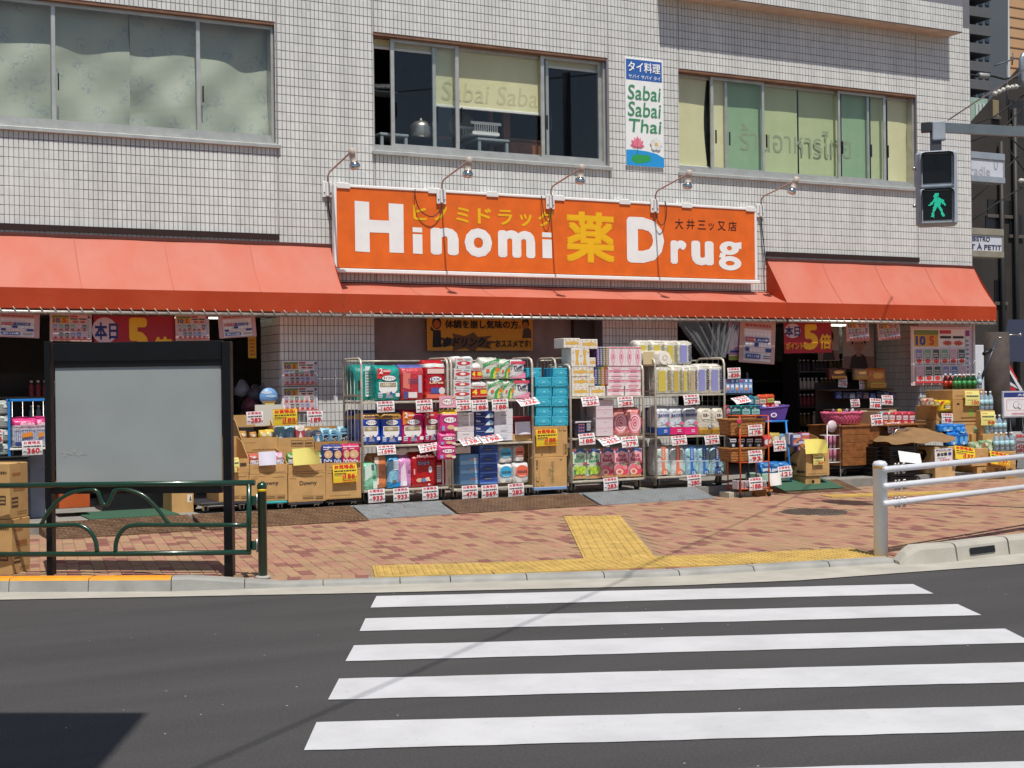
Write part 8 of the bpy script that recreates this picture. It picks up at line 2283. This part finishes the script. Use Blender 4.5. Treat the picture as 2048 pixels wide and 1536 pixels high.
A, B = onY(*PX(Z6, 330, 1085), YP - .04), onY(*PX(Z6, 862, 1060), YP - .04)
zt_ = onY(*PX(Z6, 650, 948), YP + .2).z
mb = MB()
def drape(u, v):
    x = A.x + (B.x - A.x) * (u + .02 * math.sin(9 * v))
    K = ((0, .06), (.25, .42), (.5, .86), (.62, 1), (.8, .82), (1, .55))
    k = next(i for i in range(5) if u <= K[i + 1][0] + 1e-6); s = (u - K[k][0]) / (K[k + 1][0] - K[k][0])
    top = A.z + .02 + (zt_ - A.z - .02) * (K[k][1] + (K[k + 1][1] - K[k][1]) * s * s * (3 - 2 * s)) + .012 * math.sin(31 * u + 3 * v)
    edge = A.z + (B.z - A.z) * u - .01 * math.sin(u * 17)
    z = edge + (top - edge) * math.sin(v * math.pi / 2) ** .7
    return x + .02 * math.sin(6 * u + 5 * v), YP - .05 + .45 * v + .02 * math.sin(u * 21 + 4 * v), z + .012 * math.sin(u * 26 + 8 * v) * math.sin(v * 3)
mb.grid(drape, 40, 16, CLO)
solid('brown_cloth', mb, (A.x, YP, A.z), 'crumpled brown cloth thrown over the crates and carton', 'cloth')
t = thing('hand_truck', (onY(*PX(Z6, 430, 1000), -.85).x, -.85, FLOOR), 'steel hoop handle of a trolley behind the brown cloth', 'trolley')
P = [onY(*PX(Z6, *p), -.85) for p in ((362, 1060), (356, 1000), (372, 972), (400, 966), (480, 966), (505, 975), (520, 1000))]
mb = MB(); mb.tube([(P[0].x, -.85, FLOOR)] + P + [(P[-1].x, -.85, FLOOR)], .012, STEEL, 8); part(t, 'handle', mb)
mb = MB(); mb.rbox(P[0].x, P[-1].x, -.85, -.4, FLOOR + .06, FLOOR + .09, STEEL); part(t, 'platform', mb)
for x in (P[0].x + .03, P[-1].x - .03): castor(t, x, -.7, FLOOR + .06, FLOOR)
dolly(Z6, 545, 855, 1364, 1382, YP, .5, mat('2b2c36', .5, var=.2), 'dark blue dolly under the tea poster carton')
for k, (x0, y0, x1, y1, Y, dp, lab, it) in enumerate((
    (700, 772, 866, 888, -.8, .4, 'carton of crisps, upper of two by the lit column', [('l', .2, .5, .9, .56, 1, '8d6c40'), ('r', .66, .3, .95, .5, '5a452e')]), (700, 892, 866, 1000, -.8, .4, 'carton under the crisps carton by the lit column', [('l', .1, .2, .9, .3, 1, '8d6c40')]),
    (830, 645, 1045, 725, -.85, .45, 'carton carrying the green tea bottles', [('l', .1, .3, .4, .5, 1, '8d6c40')]), (832, 728, 1045, 898, -.86, .45, 'carton with a green printed mark, behind the yellow 100 card', [('e', .68, .4, .1, .2, '8aa64a'), ('r', .15, .78, .25, .86, '2a241e'), ('l', .3, .12, .9, .2, 2, '5a452e')]), (834, 900, 1048, 1060, -.85, .45, 'carton at the bottom of the tea bottle pile', [('l', .1, .8, .9, .88, 1, '8d6c40')]),
    (736, 648, 828, 762, -.6, .3, 'shaded carton carrying the brown tea bottles', None), (1035, 640, 1082, 700, -.7, .3, 'small carton carrying a single water bottle', None),
    (1056, 812, 1170, 1000, -.95, .35, 'carton behind the lower yellow handwritten card', None), (1075, 1000, 1258, 1090, -1.0, .35, 'carton carrying the middle row of water bottles', [('l', .1, .2, .6, .3, 1, '8d6c40')]), (985, 1000, 1072, 1150, -.9, .35, 'carton beside the blue bottle pack', [('l', .2, .5, .8, .6, 1, '8d6c40')]),
    (985, 1118, 1120, 1262, -1.15, .4, 'carton of green snack bags in front', [('r', .5, .4, .7, .6, 'b58a52')]), (1140, 1146, 1342, 1258, -1.15, .4, 'carton carrying the front row of water bottles', [('r', .6, .6, .95, .8, '8d6c40')]), (1140, 1260, 1342, 1395, -1.15, .4, 'carton with black water lettering at the ground', [('t', '天の水', .1, .55, .9, .9, '2a241e', .02), ('r', .1, .1, .9, .3, 'a57c48')]), (1030, 1264, 1138, 1395, -1.14, .4, 'carton with black water lettering behind the rail', [('t', '水', .3, .5, .7, .85, '2a241e', .02)]))):
    carton('cardboard_box', Z6, x0, y0, x1, y1, Y, dp, CARD if k % 3 else CARD2, lab, 'cardboard box', BX_, it)
# bottles
def bottle_mesh(body, label, cap, r=.033, h=.21, neck=.012, water=False):
    mb = MB()
    prof = [(r * .85, 0), (r, .008), (r, h * .28), (r * .94, h * .34), (r * .94, h * .42), (r * .98, h * .5), (r, h * .62), (r * .7, h * .76), (neck, h * .86), (neck, h * .9), (neck * 1.25, h * .9), (neck * 1.25, h), (0, h)]
    mb.lathe((0, 0, 0), prof, body, 12)
    root = mb.mesh('bottle')
    mb = MB(); mb.lathe((0, 0, h * .22), [(r * 1.02, 0), (r * 1.02, h * .34)], label, 12); lb = mb.mesh('label_band')
    mb = MB(); mb.lathe((0, 0, h * .89), [(neck * 1.3, 0), (neck * 1.3, h * .12), (0, h * .12)], cap, 10); cp = mb.mesh('cap')
    return root, lb, cp
WB = D.materials.new('clear_water'); WB.use_nodes = True
_b = WB.node_tree.nodes['Principled BSDF']; _b.inputs['Base Color'].default_value = (.5, .66, .78, 1); _b.inputs['Roughness'].default_value = .08; _b.inputs['Transmission Weight'].default_value = .55; _b.inputs['IOR'].default_value = 1.33
BT_G = bottle_mesh(mat('1f4a24', .15, var=.1), mat('3a8a4a', .4), WHITE)
BT_B = bottle_mesh(mat('3a150c', .15, var=.1), mat('a8321c', .4), WHITE)
BT_W = bottle_mesh(WB, mat('9cc0c8', .4, var=.1), WHITE, .045, .3, .014)
def place_bottle(proto, p, lab, grp, sc=1.0):
    o = link('bottle', proto[0], None, p, (0, 0, random.random() * 6)); o.scale = (sc, sc, sc); ROOTLOC[o.name] = Vector((0, 0, 0))
    tag(o, lab, 'bottle', grp)
    link('label_band', proto[1], o); link('cap', proto[2], o)
zt1 = onY(*PX(Z6, 930, 640), -.8).z
X_ = lambda x, y, Y: onY(*PX(Z6, x, y), Y).x
for k, x in enumerate((850, 880, 920, 962, 1005)): place_bottle(BT_G, (X_(x, 600, -.8), -.8, zt1), ORD[k] + ' green tea bottle in the front row, counted from the brown tea', 'green tea bottles on the cartons', 1.0)
for k, x in enumerate((865, 900, 955, 1000)): place_bottle(BT_G, (X_(x, 590, -.7), -.68, zt1), ORD[k] + ' green tea bottle in the rear row, counted from the brown tea', 'green tea bottles on the cartons', 1.0)
zt2 = onY(*PX(Z6, 780, 644), -.55).z
for k, x in enumerate((772, 812)): place_bottle(BT_B, (X_(x, 600, -.55), -.55, zt2), ['brown tea bottle standing farthest from the green tea', 'brown tea bottle standing right next to the green tea'][k], 'brown tea bottles on the shaded carton', 1.06)
place_bottle(BT_W, (X_(1046, 600, -.65), -.65, onY(*PX(Z6, 1055, 636), -.65).z), 'single water bottle beside the green tea bottles', 'water bottles on the cartons', .8)
for n_, x0, dx, yb, Y, row in ((3, 1062, 36, 808, -.9, 'upper'), (5, 1100, 36, 1000, -.95, 'middle'), (4, 1180, 42, 1142, -1.1, 'lowest')):
    z = onY(*PX(Z6, x0, yb), Y).z
    for k in range(n_): place_bottle(BT_W, (X_(x0 + dx * k, yb - 50, Y), Y, z), ORD[k] + ' water bottle of the ' + row + ' row, counted from the tea cartons', 'water bottles on the cartons', .86)
for k, (x0, y0, x1, y1) in enumerate(((735, 925, 850, 985), (845, 922, 945, 985), (800, 985, 880, 1100), (875, 985, 965, 1098), (880, 960, 950, 1000))):
    soft('bottle_pack', Z6, x0, y0, x1, y1, -.98 + .04 * (k < 2), .14, [(1, '1f7fd8' if k != 1 else '2a86dc')], ['blue shrink-wrapped drink pack lying behind the cloth', 'blue shrink-wrapped drink pack lying above the standing ones', 'blue shrink-wrapped drink pack standing by the cloth', 'blue shrink-wrapped drink pack standing by the snack cartons', 'small blue drink pack tucked between the others'][k], 'drink pack', 'blue drink packs', [('e', .3, .4, .15, .3, '58a8e8'), ('e', .7, .4, .15, .3, '58a8e8'), ('r', .4, .1, .6, .3, 'e0d8e0'), ('l', .1, .7, .9, .85, 1, '0f58a8')], 3.5, .06, .09)
for k, (x0, y0, x1, y1, c) in enumerate(((605, 715, 700, 775, 'c9a890'), (655, 728, 740, 778, 'e0c030'), (725, 730, 835, 818, 'e8c41f'))):
    soft('snack_bag', Z6, x0, y0, x1, y1, -.86, .14, [(1, c)], ['silver and red snack bag on the crisps carton', 'yellow snack bag with red edge on the crisps carton', 'bright yellow crisp bag spilling over the crisps carton'][k], 'crisp bag', 'snack bags on the crisps carton', [('p', [(.0, .5), (.4, .95), (.1, .9)], 'c9302c'), ('e', .6, .4, .2, .2, 'f0e6c0'), ('l', .3, .3, .9, .6, 2, '3a2a20')], 2.4, .2, .12)
for k in range(8):
    x0, y0 = (985, 1065, 1130, 1010, 1095, 1020, 1075, 1100)[k], (1068, 1055, 1052, 1095, 1092, 945, 955, 940)[k]
    soft('snack_bag', Z6, x0, y0, x0 + 75, y0 + 62, -1.12 + .03 * (k % 3) + (.16 if k > 4 else 0), .12, [(1, ['a8b890', '8aa67a', 'b8c4a0', '98b088'][k % 4])], ['pale green snack bag, first at the front carton edge', 'green snack bag in the middle of the front carton', 'pale snack bag next to the lowest water bottles', 'green snack bag low in the front carton', 'sage snack bag below the water bottles', 'white green snack bag by the blue drink packs', 'green snack bag below the middle water bottles', 'pale snack bag leaning on the middle water bottles'][k], 'snack bag', 'green snack bags on the far cartons', [('e', .5, .5, .25, .25, 'd8dcc4'), ('p', [(.1, .2), (.5, .3), (.3, .7)], 'c84a3c' if k % 2 else '5a8a5a')], 2.4, .2, .12)
price(Z6, 928, 652, 1044, 772, -.9, '100', 'pale yellow handwritten card 100 under the green tea', 2, -1, 'p')
price(Z6, 1056, 820, 1170, 932, -1.0, '98', 'pale yellow handwritten card below the upper water bottles', 2, -1, 'p')
price(Z6, 740, 836, 830, 918, -.85, '98', 'pale blue and white card hung on the crisps carton', 2, -2)
price(Z6, 842, 1105, 1005, 1218, -1.2, '137', 'yellow price card curling in front of the green snack carton', 14, -8, 'y')
price(Z6, 1128, 1150, 1285, 1258, -1.2, '137', 'yellow price card on the lowest water bottle carton behind the rail', 14, -10, 'y')

# ================================================================ SIDE STREET beyond the corner
def P3(px, py, Y): return onY(px, py, Y)
mb = MB(); p = P3(1947, 660, -.06); mb.tube([(p.x, -.06, FLOOR), (p.x, -.06, P3(1947, 648, -.06).z)], .022, WHITE, 10); mb.lathe((p.x, -.06, P3(1947, 648, -.06).z), [(.03, 0), (.03, .02), (0, .03)], WHITE, 10)
solid('white_pole', mb, (p.x, -.06, FLOOR), 'thin white pole at the building corner beside the big bargain poster', 'pole')
# dark brown utility pole with fittings
YS = 1.2
a, b = P3(1975, 770, YS), P3(2013, 770, YS)
t = thing('utility_pole', ((a.x + b.x) / 2, YS, 0), 'thick dark brown pole standing beyond the shop corner', 'pole')
mb = MB(); r_ = (b.x - a.x) / 2 * .95; zt_ = P3(1990, 666, YS).z
mb.lathe(((a.x + b.x) / 2, YS, sw(0)), [(r_, 0), (r_, zt_ - sw(0)), (r_ * .92, zt_ - sw(0) + .01), (0, zt_ - sw(0) + .01)], mat('4f443f', .8, var=.2, bump=.2), 20); part(t, 'shaft', mb)
mb = MB(); zz = P3(2000, 676, YS).z; mb.tube([((a.x + b.x) / 2 + r_ * math.cos(k / 6 * math.pi * 2), YS + r_ * math.sin(k / 6 * math.pi * 2) * 1.02, zz) for k in range(7)], .008, STEEL, 6); c = P3(2035, 670, YS); mb.tube([(b.x, YS - .05, c.z), (c.x, YS - .05, c.z)], .01, STEEL, 6); mb.lathe((c.x, YS - .05, c.z - .03), [(0, 0), (.03, .01), (.03, .05), (0, .06)], STEEL, 8); part(t, 'clamp_band', mb)
p, q2 = P3(1994, 680, YS - .35), P3(1962, 760, YS - .35)
mb = MB(); mb.tube([p, q2], .022, mat('3a3f4a', .4), 8); mb.tube([P3(1983, 700, YS - .34), P3(1967, 708, YS - .34)], .03, BLACK, 8); solid('folded_umbrella', mb, p, 'dark folded parasol leaning on the brown pole', 'umbrella')
mb = MB(); x0, x1, z0, z1 = rect((0, 0, 1), 1944, 690, 1979, 836, 1.9); mb.rbox(x0 - .3, x1, 1.9, 1.98, sw(0), z1, mat('d9dbe2', .5)); solid('white_screen', mb, (x0, 1.9, sw(0)), 'plain white panel standing behind the brown pole', 'panel')
# striped flag
mb = MB(); f = lambda pts, m, Y: mb.face([tuple(P3(x, y, Y)) for x, y in pts], m)
FY = 1.6
fl = thing('striped_flag', P3(2010, 780, FY), 'red white and navy banner flag beyond the brown pole', 'flag')
for nm, pts, c, o_ in (('cloth', [(2008, 728), (2016, 735), (2044, 782), (2008, 782)], '1d2238', 0), ('red_stripe', [(2012, 720), (2018, 726), (2036, 760), (2031, 762)], 'c92f2c', -.004), ('white_stripe', [(2010, 728), (2014, 730), (2046, 780), (2040, 782)], 'd8d8dc', -.008), ('white_stripe', [(2008, 756), (2030, 770), (2036, 778), (2008, 764)], 'd8d8dc', -.012), ('red_stripe', [(2008, 766), (2030, 776), (2034, 783), (2008, 783)], 'b82a30', -.016)):
    mb = MB(); A_ = [P3(x, y, FY + o_) for x, y in pts]
    mb.face([tuple(p) for p in A_], mat(c, .7)); mb.face([(p.x, p.y + .003, p.z) for p in A_[::-1]], mat(c, .7)); part(fl, nm, mb)
# white sandwich board
YS2 = -1.0
x0, x1, z0, z1 = rect(Z6, 1236, 655, 1440, 870, YS2)
t = thing('menu_board', (x0, YS2, sw(YS2)), 'white framed board with a navy heading at the picture edge', 'sign board')
mb = MB(); mb.rbox(x0, x1, YS2, YS2 + .03, z0, z1, mat('b9bfca', .35, .3)); part(t, 'frame', mb)
mb = MB(); mb.box(x0 + .02, x1 - .02, YS2 - .004, YS2, z0 + .02, z1 - .02, mat('e4e4e8', .4)); pn = part(t, 'panel', mb)
mb = MB(); deco(mb, front3(x0 + .02, x1 - .02, z0 + .02, z1 - .02, YS2 - .004), [('r', 0, .8, 1, 1, '26337c'), ('t', '大井', .58, .84, .98, .95, 'e8ecf6', .02), ('r', .1, .25, .98, .26, 'd06a78'), ('r', .1, .7, .98, .71, 'd06a78'), ('r', .1, .25, .11, .71, 'd06a78'), ('e', .5, .48, .12, .14, '9a9aa4'), ('e', .5, .48, .1, .12, 'e4e4e8'), ('e', .66, .42, .08, .1, 'a8a8b0'), ('e', .66, .42, .06, .08, 'e4e4e8'), ('l', .3, .08, .9, .16, 1, 'c95a68')]); part(pn, 'print', mb)
mb = MB()
for xx in (x0 + .15, x1 - .1): mb.tube([(xx, YS2 + .02, z0), (xx - .04, YS2 - .1, sw(YS2))], .012, BLACK, 6); mb.tube([(xx, YS2 + .02, z0), (xx + .04, YS2 + .2, sw(YS2))], .012, BLACK, 6)
part(t, 'leg', mb)
soft('rice_sack', Z6, 1332, 985, 1450, 1210, -1.05, .2, [(1, 'a8a6a8')], 'grey sack with red lettering at the picture edge', 'sack', None, [('t', '落葉は', .08, .8, .7, .92, 'c93a3c', .03), ('t', '1426', .1, .42, .7, .55, '8a3030', .03), ('t', '080', .1, .28, .7, .4, '8a3030', .03), ('l', .1, .6, .8, .7, 1, '6a5a60')], 4)

# shop signs sticking out along the side street
def box_sign(x0, y0, x1, y1, Y, lab, words, frame):
    X0, X1, Z0_, Z1_ = rect((0, 0, 1), x0, y0, x1, y1, Y)
    t = thing('projecting_sign', (X1, Y, Z0_), lab, 'sign', 'white box signs along the side street')
    mb = MB(); mb.rbox(X0, X1, Y, Y + .16, Z0_ + .05, Z1_ - .05, mat('cdd0da', .4, var=.03)); part(t, 'panel', mb)
    mb = MB(); mb.rbox(X0, X1 + .03, Y - .02, Y + .2, Z1_ - .05, Z1_ + .06, frame); mb.rbox(X0, X1 + .03, Y - .02, Y + .2, Z0_ - .05, Z0_ + .05, frame); mb.rbox(X1, X1 + .03, Y - .01, Y + .19, Z0_ + .05, Z1_ - .05, frame); part(t, 'frame', mb)
    mb = MB()
    for body, a, c, b, d, col, bold in words:
        A = onY(a, (c + d) / 2, Y - .004); B = onY(b, (c + d) / 2, Y - .004)
        put_text(mb, body, (A.x, onY((a + b) / 2, d, Y).z, B.x, onY((a + b) / 2, c, Y).z), ink(col), bold, lambda u, v: (u, Y - .005, v))
    part(t, 'lettering', mb)
GOLD = mat('b9ad98', .3, .6, var=.1)
box_sign(1925, 312, 2006, 358, 1.2, 'white box sign with pale grey lettering, the upper of two', [('Cradle', 1926, 332, 1980, 349, 'b0b3bb', .0), ('0', 1988, 317, 1996, 340, 'a9acb4', -.01)], mat('c9c9cc', .25, .7))
box_sign(1925, 464, 2004, 508, 1.4, 'white bistro box sign with dark capitals, the lower of two', [('BISTRO', 1945, 473, 1980, 483, '2e3352', .02), ('PETIT À PETIT', 1915, 486, 2003, 499, '2e3352', .02)], GOLD)
# dark building across the side street
def build_block(name, Y, pts, dp, m, lab, cat='building', ext=None):
    ext = ext or Vector((0, dp, 0))
    P = [onY(x, y, Y) for x, y in pts]
    t = thing(name, (P[0].x, Y, 0), lab, cat)
    mb = MB(); mb.face([tuple(p) for p in P], m); mb.face([tuple(p + ext) for p in P[::-1]], m)
    for i in range(len(P)):
        a, b = P[i], P[(i + 1) % len(P)]
        mb.face([tuple(a), tuple(a + ext), tuple(b + ext), tuple(b)], m)
    part(t, 'wall', mb)
    return t
DKB = mat('35302d', .85, var=.2, scale=1.2)
YD = 9.0
t = build_block('dark_building', YD, [(1890, 800), (2300, 800), (2300, -160), (2048, 122), (1946, 238), (1890, 300)], 12, DKB, 'dark brown building with a slanted roof line across the side street', ext=Vector((.72, .69, 0)) * 9)
for px0, py0, px1, py1, c in ((1986, 200, 1998, 232, '8a7a5a'), (1972, 432, 1996, 458, '1c1c20'), (1976, 400, 2030, 430, '24221f'), (1990, 560, 2012, 604, '1a1a1e'), (2020, 430, 2044, 470, '1c1c20'), (2018, 200, 2046, 250, '2a2624')):
    a_, b_, c_, d_ = rect((0, 0, 1), px0, py0, px1, py1, YD - .03)
    mb = MB(); mb.rbox(a_, b_, YD - .03, YD + .05, c_, d_, mat(c, .3)); wn = part(t, 'window', mb)
    mb = MB(); mb.rbox(a_ - .04, b_ + .04, YD - .06, YD - .0305, c_ - .08, c_, mat('5a534c', .6)); part(wn, 'sill', mb)
mb = MB()
for x in (2002, 2030): 
    p = onY(x, 300, YD - .1); mb.tube([(p.x, YD - .1, 0), (p.x, YD - .1, p.z + (1 if x > 2010 else .2))], .06, mat('2a2826', .6), 8)
part(t, 'drainpipe', mb)
mb = MB(); A_ = [onY(2018, 640, 3.5), onY(2080, 640, 3.5), onY(2080, 725, 2.6), onY(2003, 722, 2.6)]
NAVY = mat('141b33', .8); mb.face([tuple(p) for p in A_], NAVY); mb.face([(p.x, p.y + .02, p.z + .01) for p in A_[::-1]], NAVY)
solid('navy_awning', mb, A_[0], 'small navy awning beyond the brown pole', 'awning')
# tall grey apartment tower and tan tower
YT = 42.0
t = build_block('apartment_tower', YT, [(1880, 780), (2016, 780), (2016, -220), (1880, -220)], 18, mat('585f66', .8, var=.06, scale=.3), 'tall apartment tower with rows of balconies, its shade painted blue grey')  # wall colour darkened to stand for the front lying in shade
for k in range(8):
    y = -62 + 36.5 * k
    a_ = rect((0, 0, 1), 1890, y, 1983, y + 19, YT - 1.4)
    mb = MB(); mb.rbox(a_[0], a_[1], YT - 1.4, YT - 1.2, a_[2], a_[3], mat('5d5e60', .8)); mb.box(a_[0], a_[1], YT - 1.2, YT, a_[2], a_[2] + .15, mat('4d4e50', .8)); mb.box(a_[1] - .15, a_[1], YT - 1.2, YT, a_[2] + .15, a_[3], mat('5d5e60', .8))
    bc = part(t, 'balcony', mb)
    for q in range(3):
        w_ = rect((0, 0, 1), 1945 + 13 * q, y - 14, 1953 + 13 * q, y, YT - .05)
        mb = MB(); mb.rbox(w_[0], w_[1], YT - .05, YT + .1, w_[2], w_[3], mat('3c4654', .2)); part(t, 'window', mb)
t = build_block('tan_tower', 62.0, [(2012, 780), (2300, 780), (2300, -220), (2012, -220)], 18, mat('c39a72', .8, var=.05, scale=.3), 'tan tiled tower with a white corner strip')
a_ = rect((0, 0, 1), 2014, -220, 2022, 780, 61.8); mb = MB(); mb.box(a_[0], a_[1], 61.8, 61.98, a_[2], a_[3], mat('cfcfcc', .7)); part(t, 'corner_strip', mb)
mb = MB()
for k in range(16):
    p = onY(2060, -100 + 20 * k, 62); mb.box(a_[1], p.x + 6, 61.95, 62.02, p.z, p.z + .08, mat('ad8662', .8))
part(t, 'tile_course', mb)
mb = MB(); a_ = rect((0, 0, 1), 1935, 196, 1976, 300, 20.0); mb.rbox(a_[0] - 3, a_[1], 20, 28, 0, a_[3], mat('9db5a4', .6, var=.05)); gb = solid('green_block', mb, (a_[0], 20, 0), 'pale green low building between the shop and the dark roof', 'building')
mb = MB(); 
for k in range(3):
    w_ = rect((0, 0, 1), 1952 + 7 * k, 208, 1956 + 7 * k, 235, 19.95); mb.box(w_[0], w_[1], 19.95, 20, w_[2], w_[3], mat('cdd6d0', .5))
part(gb, 'lettering', mb)
# overhead wires, insulators, aerial
YI = 4.5
def cable(pts, r, Y, lab, m=RUBBER):
    mb = MB(); P = [onY(x, y, Y) for x, y in pts]; mb.tube(P, r, m, 6)
    return solid('street_cable', mb, P[0], lab, 'cable', 'overhead cables in the side street')
cb = cable([(1920, 150), (1945, 150), (1955, 152), (1985, 152), (2008, 158), (2048, 152), (2200, 120)], .022, YI, 'thick black cable with a grey sleeve near the apartment tower')
mb = MB(); mb.tube([onY(1956, 151, YI), onY(1976, 152, YI)], .055, mat('9a9a98', .4), 10); part(cb, 'sleeve', mb)
for k, (pts, lab) in enumerate(([[(1944, 250), (1990, 232), (2048, 190), (2200, 80)], 'sagging black cable crossing just over the signal arm'], [[(1944, 282), (2000, 260), (2048, 215), (2200, 90)], 'sagging black cable passing behind the signal arm'], [[(1990, 250), (2048, 300), (2200, 420)], 'black cable running down behind the signal arm'], [[(1944, 400), (2000, 350), (2048, 300), (2200, 150)], 'black cable below the upper box sign'], [[(2018, 300), (2048, 340), (2150, 470)], 'black cable looping beside the upper box sign'], [[(1944, 440), (1996, 405), (2048, 372), (2200, 290)], 'black cable between the two box signs'])):
    cable(pts, .014, YI + .1 * k, lab)
for k, (px, py, nm) in enumerate(((1984, 190, 'chain of pale insulators above the signal arm'), (2010, 176, 'grey insulator bracket at the picture edge'), (2036, 362, 'pale insulators beside the upper box sign'))):
    a_, b_ = onY(px, py, YI - .1), onY(px + 34, py - (16 if k == 0 else 4), YI - .1)
    mb = MB(); mb.tube([a_, b_ + (b_ - a_) * .4], .014, STEEL, 6)
    d_ = (b_ - a_)
    for q in range(3): mb.lathe(a_ + d_ * (.08 + .24 * q), [(.0, 0), (.04, .01), (.05, .05), (.035, .08), (0, .09)], mat('c9c6bc', .25), 10, d_)
    solid('insulator', mb, a_, nm, 'insulator', 'insulators on the street cables')
mb = MB()
for a_, b_, r in (((1990, 131), (2030, 117), .012), ((2024, 130), (2026, 106), .01), ((2014, 130), (2014, 215), .014)):
    mb.tube([onY(*a_, 7), onY(*b_, 7)], r * 1.6, mat('5a5a5c', .5), 6)
solid('roof_aerial', mb, onY(2014, 215, 7), 'thin television aerial in front of the apartment tower', 'aerial')
mb = MB(); P = [onY(x, y, 3.2) for x, y in ((2060, 108), (2046, 110), (2043, 118), (2043, 160), (2048, 170), (2060, 172))]; mb.tube(P, .05, mat('9aa0a4', .35, .4), 8)
solid('pole_bracket', mb, P[0], 'curved grey metal bracket at the picture edge above the cables', 'bracket')

bpy.context.view_layer.update()
